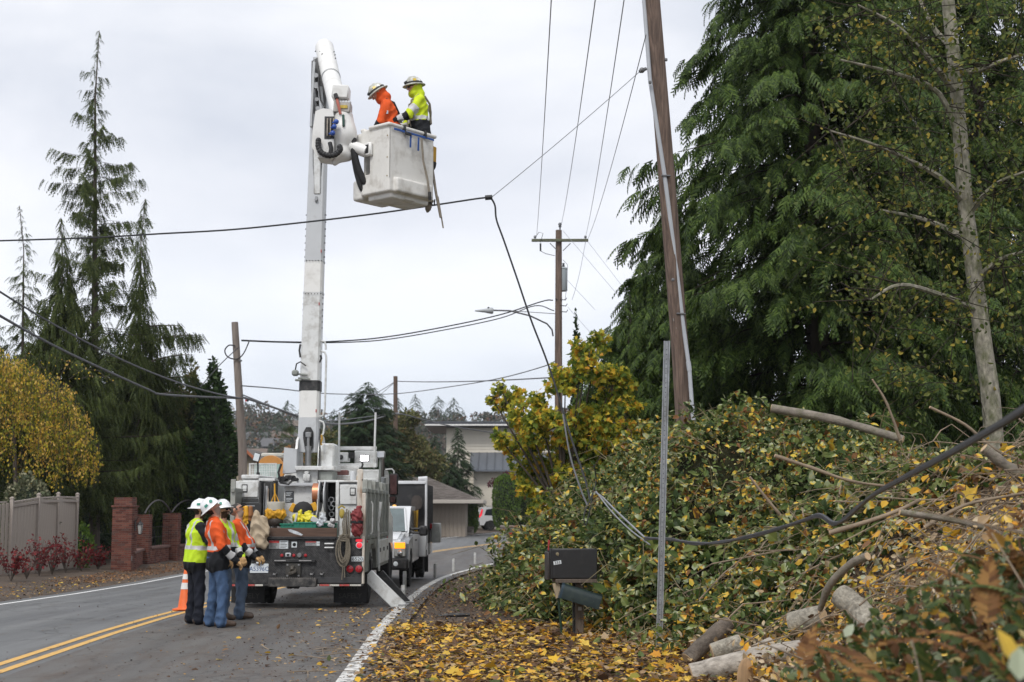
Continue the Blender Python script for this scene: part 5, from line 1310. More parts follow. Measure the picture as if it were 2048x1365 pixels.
screen(130, 316, 296, 408, 3.0, 16, 10, mat('pale_teal', (.30, .42, .38), .7, var=.15)); screen(905, 1012, 343, 408, 2.4, 12, 7, None); screen(700, 862, 378, 408, 2.4, 18, 2, mat('tan_board', (.45, .33, .2), .8))
part('cage_sides', MB().bx(C(130, 300, 3)[0], C(316, 300, 3)[0], 3.02, 4.6, C(130, 408, 3)[1] - .02, C(130, 408, 3)[1]), TW)
part('crossover_box', cbox(MB(), 720, 800, 343, 378, 2.6, .3, .01), mat('dull_red', (.22, .10, .09), .7)); part('filler_can', MB().lathe([(.055, 0), (.055, .2), (.04, .22), (0, .22)], 12, (C(838, 430, 1.2)[0], 1.2, C(838, 430, 1.2)[1])), TG)
x, zb_ = C(1037, 600, 4.7); zm = C(1037, 397, 4.7)[1]; zt_ = C(1037, 225, 4.7)[1]
ex = part('exhaust_stack', MB().tube([(x, 4.7, zm), (x, 4.7, zt_ - .1), (x + .02, 4.75, zt_)], .045, 12), mat('burnt_chrome', (.12, .105, .095), .3, metal=.8)); mk('heat_shield', MB().lathe([(.085, zb_ - .3), (.085, zm), (.06, zm + .02)], 16, (x, 4.7, 0)), mat('perforated_shield', (.36, .37, .37), .5, metal=.5, var=.2, scale=40), ex)
# cab
cabm = MB().prism([(5.2, .75), (8.0, .75), (8.0, 1.55), (7.1, 1.75), (6.75, 2.55), (6.5, 2.62), (5.2, 2.62)], -1.08, 1.08, 'x'); cab = part('cab', cabm, TW)
mk('rear_window', MB().bx(-.7, .7, 5.17, 5.195, 1.9, 2.4, .005), DGLASS, cab); mk('windscreen', MB().quad((-.95, 7.115, 1.76), (.95, 7.115, 1.76), (.88, 6.78, 2.5), (-.88, 6.78, 2.5)), DGLASS, cab)
for sx in (-1, 1): d_ = mk('door', MB().bx(1.075 * sx, 1.095 * sx, 5.4, 6.6, .9, 2.5, .01), TW, cab)
a, zt_ = C(210, 226, 5.6); b, zb_ = C(360, 256, 5.6); mk('light_bar', MB().bx(a, b, 5.6, 5.9, zb_, zt_, .03), mat('beacon_bar', (.50, .48, .42), .25, coat=.5), cab)
xh, zh = C(278, 300, 4.2); part('orange_reel', MB().lathe([(.30, -.05), (.31, 0), (.30, .05)], 22, (xh, 4.2, zh - .13), (PI / 2, 0, 0)), mat('orange_hose', (.50, .22, .05), .5))
x0, z0 = C(1113, 440, 5.9)
for (c0, c1, d0, d1) in ((1085, 1146, 366, 516), (1086, 1136, 518, 572)):
    mr = part('wing_mirror', cbox(MB(), c0, c1, d0, d1, 5.9, .09, .03), BLACK); mk('mirror_glass', cbox(MB(), c0 + 7, c1 - 9, d0 + 8, d1 - 8, 5.892, .006, .002), mat('mirror_glass_dark', (.10, .05, .05) if d0 < 400 else (.3, .34, .36), .12, var=.6, scale=5), mr)
q = [C(cx, cy, 5.92) for cx, cy in ((1060, 340), (1105, 336), (1118, 352), (1118, 380))]; part('mirror_arm', MB().tube([(a, 5.95, b) for a, b in q], .018, 8), TW)
# outriggers
def beam(mb, a, b, w, d):
    a = Vector(a); b = Vector(b); v = b - a; r = v.to_track_quat('X', 'Z').to_matrix(); return mb.box((a + b) / 2, (v.length, d, w), r, .012)
xa_, za_ = C(955, 1075, .62); xb_, zb_ = C(1178, 1292, .62)
og = part('outrigger', beam(MB(), (xa_ - .05, .62, za_ + .05), (xb_, .62, zb_), .235, .09), TW)
mk('outrigger_foot', MB().box((xb_ + .02, .64, .02), (.20, .16, .025), (0, -.08, 0), .006).cyl((xb_ - .0, .56, zb_ - .02), (xb_, .70, zb_ - .02), .03, n=8), STEEL, og)
xc_, zc_ = C(1015, 1050, 1.2); xd_, zd_ = C(1205, 1265, 1.2)
og2 = part('outrigger', beam(MB(), (xc_, 1.2, zc_), (xd_, 1.2, zd_), .20, .09), BLACK, label='black outrigger leg behind the white one'); mk('outrigger_foot', MB().box((xd_ + .05, 1.2, .03), (.18, .16, .025), None, .006), STEEL, og2)
bar(1012, 690, 1016, 1032, 1.5, .022, TW, 'outrigger_ram'); bar(1030, 560, 1012, 700, 1.5, .03, TW, 'outrigger_ram')

# ------------------------------------------------------------------ boom
def section(name, pys, m, y=2.0, fw=1.0, lab=None, dep=.36):
    """a taper of four-sided boom between photo heights"""
    tab = np.array([[900, 616, 41], [850, 618, 40], [700, 622.5, 39], [550, 628, 37], [400, 633, 36], [250, 638.5, 34], [110, 643, 32]])[::-1]
    mb = MB(); vs = []; fs = []
    for py in pys:
        c = np.interp(py, tab[:, 0], tab[:, 1]); w = np.interp(py, tab[:, 0], tab[:, 2]) * fw
        yy = y + (900 - py) * .0006
        v = TL(c, py, yy); h = w / 2 / px_per_m(TB.y + yy); k = h * .22; d = dep * (.7 + .3 * w / 41)
        o = [(-h + k, 0), (h - k, 0), (h, k), (h, d - k), (h - k, d), (-h + k, d), (-h, d - k), (-h, k)]
        vs += [(v.x + a, yy + b - .12, v.z) for a, b in o]
    n = 8
    for i in range(len(pys) - 1):
        for j in range(n): fs.append((i * n + j, i * n + (j + 1) % n, (i + 1) * n + (j + 1) % n, (i + 1) * n + j))
    fs += [tuple(range(n))[::-1], tuple(range((len(pys) - 1) * n, len(pys) * n))]
    mb.add(vs, fs); return part(name, mb, m, label=lab)
def bpt(px, py, off=0.0):
    yy = 2.0 + (900 - py) * .0006; return TL(px, py, yy) + Vector((0, -.13 - off, 0))
section('boom_base', [905, 836], TG); section('boom_lower_section', [835.9, 782], TW2); section('boom_collar', [783, 763], BLACK, fw=1.06)
section('boom_lower_section', [762, 587], TW); section('boom_insulator', [586.5, 523.5], TW2, fw=1.0); section('boom_upper_section', [523, 118], TG)
section('boom_flange', [589, 585], TG, fw=1.05); section('boom_flange', [525, 521], TG, fw=1.05)
bm_ = MB()
for py in (588, 522):
    for k in range(6): v = bpt(613 + k * 6 + (588 - py) * .03, py + 2, .004); bm_.lathe([(.011, 0), (.011, .012), (0, .014)], 6, v, (PI / 2, 0, 0))
for py in list(range(430, 520, 14)) + list(range(596, 660, 12)):
    for sx in (-1, 1): c = np.interp(py, [400, 700], [633, 622.5]); v = bpt(c + sx * 18.6, py, -.16); bm_.lathe([(.013, 0), (.013, .02), (0, .022)], 6, v, (0, sx * PI / 2, 0))
part('flange_bolts', bm_, BLACK, kind='stuff')
# cut-out in the boom foot, lift cylinder
ct = MB(); o = [TL(a, b, 1.9).xz for a, b in ((607, 878), (607, 866), (613, 855), (622, 855), (627, 864), (627, 895), (620, 908), (612, 908))]
ct.prism([(a, b) for a, b in o], 1.855, 1.885, 'y'); part('foot_opening', ct, BLACK)
a = TL(617, 872, 1.8); b = TL(616, 932, 1.8); part('lift_cylinder', MB().cyl((a.x, 1.8, a.z), (a.x, 1.8, a.z - .25), .03, n=10).cyl((b.x, 1.8, b.z), (a.x, 1.8, a.z - .2), .06, n=12).box((a.x, 1.8, a.z + .02), (.11, .1, .10), None, .01), STEEL)
# recessed cylinder on the upper part
cc = MB(); cv = [bpt(638, 258, .02), bpt(635, 392, .02)]; cc.box((cv[0] + cv[1]) / 2, (.145, .06, (cv[0] - cv[1]).length), (0, -.02, 0), .02); part('cylinder_shield', cc, TW)
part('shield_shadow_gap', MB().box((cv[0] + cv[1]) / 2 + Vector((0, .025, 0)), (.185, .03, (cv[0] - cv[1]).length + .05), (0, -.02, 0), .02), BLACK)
v = bpt(634.5, 402, .01); part('cylinder_eye', MB().box(v, (.05, .04, .12), None, .012).cyl(v + Vector((0, -.04, 0)), v + Vector((0, .02, 0)), .03, n=10), STEEL)
for (px, py) in ((651, 683), (648, 747), (651, 810), (648, 836)): pass
def rail(pts, r=.02, m=TW, name='boom_rail'): return part(name, MB().tube([bpt(a, b, -.1) for a, b in pts], r, 8), m)
rail([(642, 683), (650, 684), (652, 692), (652, 700)]); rail([(641, 703), (650, 705), (653, 714), (650, 820), (646, 832), (638, 834)]); rail([(639, 842), (647, 845), (649, 853), (647, 868), (643, 872)])
v = bpt(605, 750, .02); cmx = part('boom_camera', MB().box(v + Vector((-.12, 0, .02)), (.13, .12, .12), None, .03).tube([v + Vector((-.06, 0, 0)), v + Vector((.12, -.02, -.02))], .02, 6).tube([v + Vector((-.06, 0, -.08)), v + Vector((.18, -.02, -.1))], .018, 6).box(v + Vector((-.06, 0, -.12)), (.12, .10, .04), None, .01), TGR)
mk('camera_cable', MB().tube([v + Vector((-.12, 0, .08)), v + Vector((-.10, 0, .2)), v + Vector((-.02, -.02, .24)), v + Vector((.09, -.03, .16))], .014, 6), BLACK, cmx)
part('boom_hose', MB().tube([bpt(602, 690, -.05), bpt(600, 702, -.05), bpt(602, 716, -.05)], .02, 6), BLACK); part('boom_hose', MB().tube([bpt(642, 712, -.05), bpt(644, 718, -.05), bpt(640, 726, -.05)], .02, 6), BLACK)
for (px, py) in ((644, 505), (640, 610), (634, 823)): part('warning_label', MB().box(bpt(px, py, .002), (.018, .004, .06)), HEADR)
# upper boom
E0 = TL(649, 96, 2.72); E1 = TL(662, 156, 1.6); TIPW = P(690, 262, 22.75) - TB
part('upper_boom_sleeve', MB().tube([E0 + (E0 - E1).normalized() * .10, E0 + (E0 - E1).normalized() * .07, E0, E1], [.10, .17, .19, .185], 24), TW2)
part('upper_boom', MB().tube([E1 - (E1 - TIPW).normalized() * .1, TIPW + (E1 - TIPW).normalized() * .2], [.178, .172], 24), TW2)
part('boom_ring', MB().tube([E1, E1 + (TIPW - E1).normalized() * .03], [.192, .192], 24), TG)
bb = MB()
for (px, py, y) in ((631, 103, 2.3), (640, 104, 2.3), (642, 110, 2.2), (643, 116, 2.1), (668, 104, 2.3), (670, 110, 2.2), (671, 117, 2.1)): bb.sphere(TL(px, py, y - .05), .014, 8, 6)
part('sleeve_bolts', bb, BLACK, kind='stuff')
# knuckle linkage between the booms
kx = MB(); 
a = TL(628, 122, 2.3); b = TL(634, 250, 2.25); kx.tube([a, b], .03, 8); part('link_arm', kx, STEEL)
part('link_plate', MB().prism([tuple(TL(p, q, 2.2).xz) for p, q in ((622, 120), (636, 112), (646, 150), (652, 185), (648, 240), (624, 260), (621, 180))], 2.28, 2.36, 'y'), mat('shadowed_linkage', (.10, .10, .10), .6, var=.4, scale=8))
for (px, py, r) in ((632, 152, .05), (633, 172, .065), (640, 180, .05), (634, 200, .04), (636, 218, .045)): v = TL(px, py, 2.15); part('link_pin', MB().cyl(v + Vector((0, -.04, 0)), v + Vector((0, .16, 0)), r, n=12), STEEL)
part('link_cylinder', MB().cyl(TL(640, 175, 2.1), TL(645, 235, 2.05), .045, n=10), TG)
part('channel_edge', MB().box((TL(625.5, 190, 2.15)), (.05, .1, 1.35), (0, .03, 0), .01), TG)
part('boom_hose', MB().tube([TL(645, 108, 2.1), TL(640, 130, 2.0), TL(637, 165, 1.95), TL(641, 200, 1.95), TL(650, 215, 1.9)], .018, 6), BLACK)

# ------------------------------------------------------------------ boom tip and bucket
def BP(px, py, Y): return P(px, py, Y) - TB
def CB(cx, cy, Y): return P(560 + cx * .29304, 60 + cy * .29304, Y) - TB
YB = 22.3
a = CB(362, 392, YB); b = CB(474, 484, YB); part('tip_bracket', MB().box((a + b) / 2, (b.x - a.x, .32, a.z - b.z), (0, .05, 0), .02), TW2)
a = CB(372, 502, YB); b = CB(486, 580, YB); tbk = part('tip_bracket', MB().box((a + b) / 2, (b.x - a.x, .30, a.z - b.z), (0, .03, 0), .015), mat('worn_tip_plate', (.42, .40, .37), .55, var=.2, scale=9, dirt=(.2, .18, .15), dirt_amt=.4))
mk('warning_label', MB().box(CB(435, 525, YB - .16) + Vector((0, -.0, 0)), (.12, .006, .05)), mat('yellow_label', (.5, .36, .05), .5, var=.2, scale=30), tbk)
for k in range(4): v = CB(412 + k * 20, 497, YB - .12); part('hose_fitting', MB().sphere(v, .035, 10, 6), TG)
part('red_hose', MB().tube([CB(380, 445, YB - .17), CB(392, 490, YB - .2), CB(402, 530, YB - .2), CB(412, 575, YB - .17)], .022, 8), mat('faded_red_hose', (.46, .14, .10), .6)); part('hose_cap', MB().tube([CB(378, 440, YB - .18), CB(388, 470, YB - .2)], .035, 8), BLACK)
c_ = CB(440, 690, YB); pr = [cap(CB(432, 600, YB), CB(440, 720, YB), .16, .20, 0, .06), cap(CB(430, 700, YB), CB(425, 850, YB), .20, .12, 0, .06), cap(CB(425, 840, YB - .05), CB(375, 905, YB - .02), .11, .055, 0, .05), cap(CB(430, 850, YB), CB(462, 860, YB), .12, .09, 0, .05)]
link('tip_cover', sdf_mesh('tip_cover', pr, .02, TW2), TR)
# left valve housing
vh = MB(); pl_ = [tuple(CB(p, q, YB - .12).xz) for p, q in ((248, 566), (300, 548), (362, 556), (372, 600), (372, 870), (345, 893), (262, 880), (222, 808), (228, 700))]
vh.prism(pl_, YB - TB.y - .22, YB - TB.y + .16, 'y'); vho = part('valve_housing', vh, TW2)
a = CB(305, 592, YB - .22); b = CB(370, 745, YB - .22); yv = YB - TB.y - .22
mk('valve_opening', MB().bx(a.x, b.x, yv - .012, yv - .004, b.z, a.z, .004), BLACK, vho)
for k in range(3): x = a.x + .05 + .05 * k; mk('valve_lever', MB().box((x, yv - .03, (a.z + b.z) / 2), (.022, .03, (a.z - b.z) * .8), None, .006), mat('tarnished_valve', (.33, .29, .24), .5, metal=.5, var=.3, scale=15), vho)
for (cx, cy) in ((384, 628), (370, 662), (360, 705)): v = CB(cx, cy, YB - .3); mk('blue_knob', MB().sphere(v, .042, 10, 8).tube([v, v + Vector((-.06, .05, 0))], .016, 6), mat('blue_knob', (.02, .07, .32), .4), vho)
part('green_handle', MB().box(CB(433, 620, YB - .22), (.04, .04, .2), (0, -.05, 0), .012), mat('dark_green_grip', (.02, .07, .05), .5))
hs = MB(); pts = [CB(p, q, YB - .28) for p, q in ((262, 755), (262, 800), (285, 840), (330, 858), (380, 850), (410, 820), (408, 800))]; cv = catmull(pts, 5)
for i in range(len(cv)): hs.sphere(Vector(cv[i]), .040 if i % 2 else .048, 8, 6)
part('corrugated_hose', hs, BLACK, kind='stuff'); part('corrugated_hose', MB().tube([CB(340, 770, YB - .28), CB(350, 810, YB - .3), CB(342, 850, YB - .28)], .035, 8), BLACK)
# bucket: x along the right face, y along the left face
BA = R(50); E1v = Vector((math.cos(BA), math.sin(BA), 0)); CORN = P(778, 382, 21.9)
BM = Matrix.Rotation(BA, 4, 'Z'); BZ = CORN
def bw(x, y, z): return BZ + BM.to_3x3() @ Vector((x, y, z))
BK = empty('bucket', BZ - TB, BA); BK.parent = TR
L1, L2, HB = 1.03, .72, 1.08
bt_ = [rbox((L1 / 2, L2 / 2 - .04, HB / 2), (L1 / 2, L2 / 2 - .04, HB / 2), .035, 0, .02), rbox((L1 / 2, -.02, .12), (L1 * .40, .06, .115), .03, 0, .02), rbox((L1 / 2, .30, -.025), (L1 * .42, .26, .06), .03, 0, .02),
       rbox((.36, .74, .12), (.34, .12, .17), .05, 0, .03), rbox((.30, .70, .93), (.30, .12, .12), .07, 0, .05), rbox((.62, .66, .55), (.38, .08, .5), .04, 0, .03),
       rbox((L1 / 2, .02, HB + .0), (L1 / 2 + .035, .045, .028), .02, 0, .01), rbox((L1 + .0, .30, HB), (.045, .32, .028), .02, 0, .01), rbox((L1 / 2, .62, HB), (L1 / 2, .05, .028), .02, 0, .01), rbox((.0, .22, HB), (.035, .23, .028), .02, 0, .01)]
ck = [rbox((L1 / 2, .32, HB / 2 + .08), (L1 / 2 - .045, .275, HB / 2), .03), rbox((-.01, .56, .58), (.07, .12, .25), .02), rbox((L1 / 2, .02, -.09), (.12, .12, .03), .01), rbox((L1 / 2, .30, -.10), (.30, .16, .025), .01)]
TUB = mat('bucket_gelcoat', (.70, .685, .645), .45, var=.05, scale=3, dirt=(.40, .37, .32), dirt_amt=.42, dscale=4)
link('tub', sdf_mesh('tub', bt_, .0125, TUB, cuts=ck), BK)
mk('seam', MB().bx(.004, .012, -.004, .002, .22, 1.04), mat('seam_line', (.30, .29, .27), .7), BK)
for z in (.25, .55, .9): mk('rivet', MB().lathe([(.012, 0), (.009, .006), (0, .008)], 8, (-.003, .045, z), (0, -PI / 2, 0)), mat('brass', (.35, .25, .08), .4, metal=.7), BK)
mk('mount_box', MB().bx(-.07, .0, .36, .54, .62, .84, .02), TW2, BK); mk('mount_slot', MB().bx(-.076, -.0705, .40, .47, .66, .80, .003), BLACK, BK)
st = mk('blue_strap', MB().bx(.05, .97, -.055, -.044, .985, 1.02, .003), mat('blue_webbing', (.015, .07, .28), .7), BK)
for (x, l) in ((.42, .20), (.60, .22)): mk('strap_tail', MB().box((x, -.055, .97 - l / 2), (.035, .012, l), (0, .04, 0), .003), MATS['blue_webbing'], st)
for x in (.30, .78): mk('rim_clip', MB().bx(x - .015, x + .015, -.06, .05, 1.0, 1.118, .005), BLACK, BK)
mk('buckle', MB().box((.36, -.06, .98), (.14, .02, .05), None, .006), BLACK, BK)
WEB = mat('tan_webbing', (.22, .19, .15), .85, var=.2, scale=20)
mk('hanging_strap', MB().tube([(.66, -.065, .96), (.70, -.07, .6), (.76, -.11, .30), (.80, -.12, .05)], .018, 6), WEB, BK); mk('strap_end', MB().tube([(.80, -.12, .10), (.81, -.12, -.03)], .026, 8), BLACK, BK)
# black hose from the boom tip into the bucket pocket
qp = [CB(500, 745, YB - .05), CB(508, 850, YB - .08), CB(535, 950, YB - .05), CB(580, 1040, YB - .02), CB(635, 1070, YB + .05)]
part('hose_bundle', MB().tube(catmull(qp, 4), [.055] * 17, 10), mat('black_sleeve', (.022, .022, .023), .85, var=.4, scale=22, bump=.6, bscale=60)); qp2 = [CB(488, 760, YB), CB(520, 960, YB), CB(560, 1085, YB + .02), CB(605, 1120, YB + .08)]
part('hose_bundle', MB().tube(catmull(qp2, 4), [.045] * 13, 10), MATS['black_sleeve'])
q = CB(500, 800, YB + .1); part('bucket_pivot', MB().cyl(CB(470, 790, YB), bw(-.02, .48, .70) - TB, .10, n=14), TW2)
# ================================================================== PEOPLE
def cloth(name, col, var=.18, bs=9, bump=.9, rough=.85, stretch=(1, 1, .6)):
    return mat(name, col, rough, var=var, scale=7, bump=bump, bscale=bs, stretch=stretch, spec=.2)
JEAN = cloth('blue_denim', (.055, .095, .175), .35, 11); JEAN2 = cloth('grey_blue_denim', (.075, .105, .155), .35, 11)
NAVY = cloth('dark_navy_trousers', (.014, .016, .024), .3, 11); BLKC = cloth('black_jacket_cloth', (.016, .017, .020), .3, 10)
ORG = cloth('orange_hi_vis_cloth', (.66, .095, .022), .10, 8); LIME = cloth('lime_hi_vis_cloth', (.50, .70, .03), .08, 8); LIME2 = cloth('yellow_hi_vis_cloth', (.56, .68, .03), .08, 8)
SILV = mat('reflective_tape_cloth', (.50, .50, .50), .45, var=.08, scale=14, bump=.3, bscale=12)
SKIN = mat('skin', (.50, .27, .19), .55, var=.08, scale=14, spec=.3); HAIR = cloth('dark_brown_hair', (.030, .020, .014)); GHAIR = cloth('grey_stubble', (.30, .22, .18)); BEARD = cloth('brown_beard', (.055, .030, .018))
BOOT = mat('brown_boot_leather', (.060, .038, .026), .6, var=.35, scale=12); GLV = mat('tan_leather_glove', (.50, .30, .13), .75, var=.2, scale=14, bump=.5, bscale=30)
HATW = mat('white_hard_hat', (.74, .75, .76), .3, var=.03, coat=.4); HATG = mat('stickered_hard_hat', (.42, .42, .37), .4, var=.45, scale=16)
LENS = mat('dark_sunglasses', (.012, .012, .014), .12)
def Ry(a): return np.array(Matrix.Rotation(a, 3, 'Y'))
def Rz3(a): return np.array(Matrix.Rotation(a, 3, 'Z'))
HAT_PROF = [(.128, -.004), (.172, -.006), (.176, 0), (.172, .006), (.136, .014), (.130, .028), (.126, .055), (.112, .09), (.082, .122), (.042, .141), (0, .147)]
def person(loc, rotz, label, mats, group=None, lean=0, head_pitch=0, head_yaw=0, arms=None, legs=None, belly=.0, hood=None, beard=None, hair=HAIR, hat='white', style='orange', scale=1.0, glasses=False, open_hand=False, twist=0, gloves=True):
    """mats: ids 0 trousers, 1 top colour, 2 dark sleeve / lower jacket; facing local +x, left +y"""
    root = empty('person', loc, rotz, label, 'person', group); root.scale = (scale,) * 3
    ml = [mats[0], mats[1], mats[2], SKIN, SILV, BOOT, GLV if gloves else SKIN, hair, beard or hair, hood or mats[1]]
    RT = Rz3(twist) @ Ry(lean); O_ = np.array([0, 0, 1.0])
    def T(x, y, z): return O_ + RT @ np.array([x, y, z])
    pr = []
    # legs
    lg = legs or [((.02, .11, .52), (-.03, .12, .09)), ((.03, -.11, .52), (.02, -.13, .09))]
    for s, (kn, an) in zip((1, -1), lg):
        hp = np.array([0, .085 * s, .93]); kn = np.array(kn); an = np.array(an)
        pr += [cap(hp, kn, .112, .080, 0, .05), cap(kn, an + [0, 0, .02], .082, .070, 0, .04), cap(an + [-.004, 0, .06], an + [0, 0, -.02], .076, .084, 0, .02)]
        pr += [cap(an + [-.035, 0, -.035], an + [.05, 0, -.03], .052, .056, 5, .02), cap(an + [.05, 0, -.035], an + [.185, .015 * s, -.048], .054, .040, 5, .03)]
    pr += [cap((0, -.07, .93), (0, .07, .93), .135, .135, 0, .05)]
    low = 2
    pr += [cap(T(-.005, -.085, -.10), T(-.005, .085, -.10), .150, .150, low, .03), cap(T(.01 + belly * .5, -.08, .03), T(.01 + belly * .5, .08, .03), .150, .150, low, .05)]
    pr += [cap(T(.015 + belly, -.075, .15), T(.015 + belly, .075, .15), .150, .150, 1, .05), cap(T(.0, -.10, .33), T(0, .10, .33), .142, .142, 1, .06), cap(T(-.015, -.13, .45), T(-.015, .13, .45), .088, .088, 1, .05)]
    pr += [cap(T(-.02, -.05, .50), T(-.02, .05, .50), .07, .07, 9 if hood else 1, .04)]     # collar
    nk = T(.015, 0, .60); RH = RT @ Rz3(head_yaw) @ Ry(-head_pitch - lean * .0)
    pr += [cap(T(0, 0, .47), nk, .062, .056, 9 if hood else 3, .02)]
    def H(x, y, z): return nk + RH @ np.array([x, y, z])
    def hell(c, r, mid, k):   # axis-aligned ellipsoid stand-in built from capsules so that it can turn
        return cap(H(c[0] - r[0] * .35, c[1], c[2]), H(c[0] + r[0] * .35, c[1], c[2]), r[2], r[2] * .95, mid, k)
    pr += [cap(H(-.025, 0, .125), H(.025, 0, .13), .088, .084, 3, .02), cap(H(.02, 0, .12), H(.045, 0, .055), .066, .050, 3, .03), cap(H(.055, 0, .03), H(.07, 0, .035), .030, .026, 3, .03), cap(H(.02, 0, .02), H(-.0, 0, .03), .05, .05, 3, .03)]
    pr += [cap(H(.092, 0, .112), H(.120, 0, .080), .011, .016, 3, .012), cap(H(.088, -.032, .122), H(.088, .032, .122), .013, .013, 3, .015), cap(H(.090, -.016, .048), H(.090, .016, .048), .010, .010, 3, .012)]
    for s in (1, -1): pr += [cap(H(-.005, .083 * s, .095), H(.004, .088 * s, .125), .016, .020, 3, .01)]
    if hood: pr += [cap(H(-.03, 0, .11), H(-.02, 0, .03), .104, .10, 9, .03), cap(H(-.05, -.05, -.03), H(-.05, .05, -.03), .07, .07, 9, .04), cap(H(.05, -.035, .0), H(.05, .035, .0), .055, .055, 9, .03)]
    # arms
    for s, a in zip((1, -1), arms):
        S = T(-.01, .185 * s, .435); E = T(*a[0]); W = T(*a[1]); ca, cb = a[2] if len(a) > 2 else (1, 2)
        pr += [cap(S, E, .080, .066, ca, .04), cap(E, W, .066, .052, cb, .025), cap(W - (W - E) * .12, W, .056, .056, cb, .008)]
        if style == 'yellow': pr += [cap(S + (E - S) * .52, S + (E - S) * .72, .0775, .0735, 4, .004)]
        f0 = E + (W - E) * .50; f1 = E + (W - E) * .68
        if style != 'vest': pr += [cap(f0, f1, .0635, .0605, 4, .004)]
        d = (W - E) / (np.linalg.norm(W - E) + 1e-9); curl = np.array(a[3]) if len(a) > 3 else np.array([.35, 0, -.9])
        curl = curl - d * (curl @ d); curl = curl / (np.linalg.norm(curl) + 1e-9); sd = np.cross(d, curl)
        pm = W + d * .075
        pr += [cap(W + d * .01, pm, .036, .038, 6, .02), cap(pm - sd * .022, pm + sd * .022, .026, .026, 6, .012)]
        for q, ln in zip((-.034, -.012, .012, .034), (.066, .078, .074, .058)):
            b0 = pm + sd * q + d * .015; b1 = b0 + d * ln * .55 + curl * ln * .18; b2 = b1 + d * ln * .25 + curl * ln * .55
            pr += [cap(b0, b1, .0125, .0115, 6, .004), cap(b1, b2, .0115, .010, 6, .004)]
        t0 = W + d * .035 - sd * .03 * 1; t1 = t0 - sd * .03 + d * .04 + curl * .01; t2 = t1 + d * .035 + curl * .02
        pr += [cap(t0, t1, .016, .014, 6, .008), cap(t1, t2, .014, .011, 6, .004)]
    RTi = RT.T; RHi = RH.T
    def recolor(C_, mi):
        mi = mi.copy(); tl = (C_ - O_) @ RTi.T; hl = (C_ - nk) @ RHi.T
        x, y, z = tl[:, 0], tl[:, 1], tl[:, 2]; ay = np.abs(y)
        torso = (mi == 1) & (ay < .24) | (mi == 2) & (ay < .22) & (np.abs(x) < .25)
        up = torso & (z > -.3) & (np.abs(x) < .26)
        if style == 'orange':
            mi[up & (z > .075)] = 1; mi[up & (z <= .075)] = 2; mi[up & (z > .075) & (z < .095)] = 1
            mi[up & (z > .095) & (z < .15)] = 4; mi[up & (z > .15) & (np.abs(ay - .105 - .03 * (x < 0)) < .024) & (z < .52)] = 4
        if style == 'vest':
            up = ((mi == 1) | (mi == 2) & (ay < .255)) & (np.abs(x) < .26) & ~((mi == 2) & (ay > .16) & (z > .20))
            mi[up & (z > -.085)] = 1; mi[up & (z > .10) & (z < .16)] = 4; mi[up & (z > .16) & (np.abs(ay - .115) < .025)] = 4
        if style == 'yellow':
            mi[up & (z > .13)] = 1; mi[up & (z <= .13)] = 2; mi[up & (z > .135) & (z < .195)] = 4; mi[up & (z > .195) & (np.abs(ay - .10) < .026)] = 4
        head = mi == 3
        if not hood: mi[head & (hl[:, 2] > .02) & (hl[:, 0] < -.012) & (np.abs(hl[:, 1]) < .081)] = 7; mi[head & (hl[:, 2] > .155)] = 7
        if beard: mi[head & (hl[:, 0] > .012) & (hl[:, 2] < .074) & (hl[:, 2] > -.03) & ~((np.abs(hl[:, 1]) < .018) & (np.abs(hl[:, 2] - .05) < .007))] = 8
        return mi
    link('body', sdf_mesh('body', pr, .0115, ml, recolor, crumple=.0055, cscale=1.15, cids=[0, 1, 2, 4]), root)
    M4 = Matrix(RH.tolist()).to_4x4(); 
    def hobj(name, mb, m, par=None):
        o = mk(name, mb, m, par or root)
        if par is None: o.matrix_local = Matrix.Translation(Vector(nk)) @ M4
        return o
    for s in (1, -1):
        e = hobj('eye', MB().sphere((.0905, .031 * s, .104), .0125, 10, 8), mat('eye_white', (.7, .68, .66), .25)); mk('iris', MB().sphere((.0985, .031 * s, .104), .0062, 8, 6), mat('iris_dark', (.03, .02, .015), .2), e)
    if glasses:
        g = MB()
        for s in (1, -1): g.box((.108, .034 * s, .105), (.012, .052, .036), (0, 0, .18 * s), .008); g.tube([(.105, .062 * s, .112), (.06, .088 * s, .115), (-.01, .094 * s, .112)], .004, 5)
        g.box((.115, 0, .112), (.008, .02, .010)); hobj('sunglasses', g, LENS)
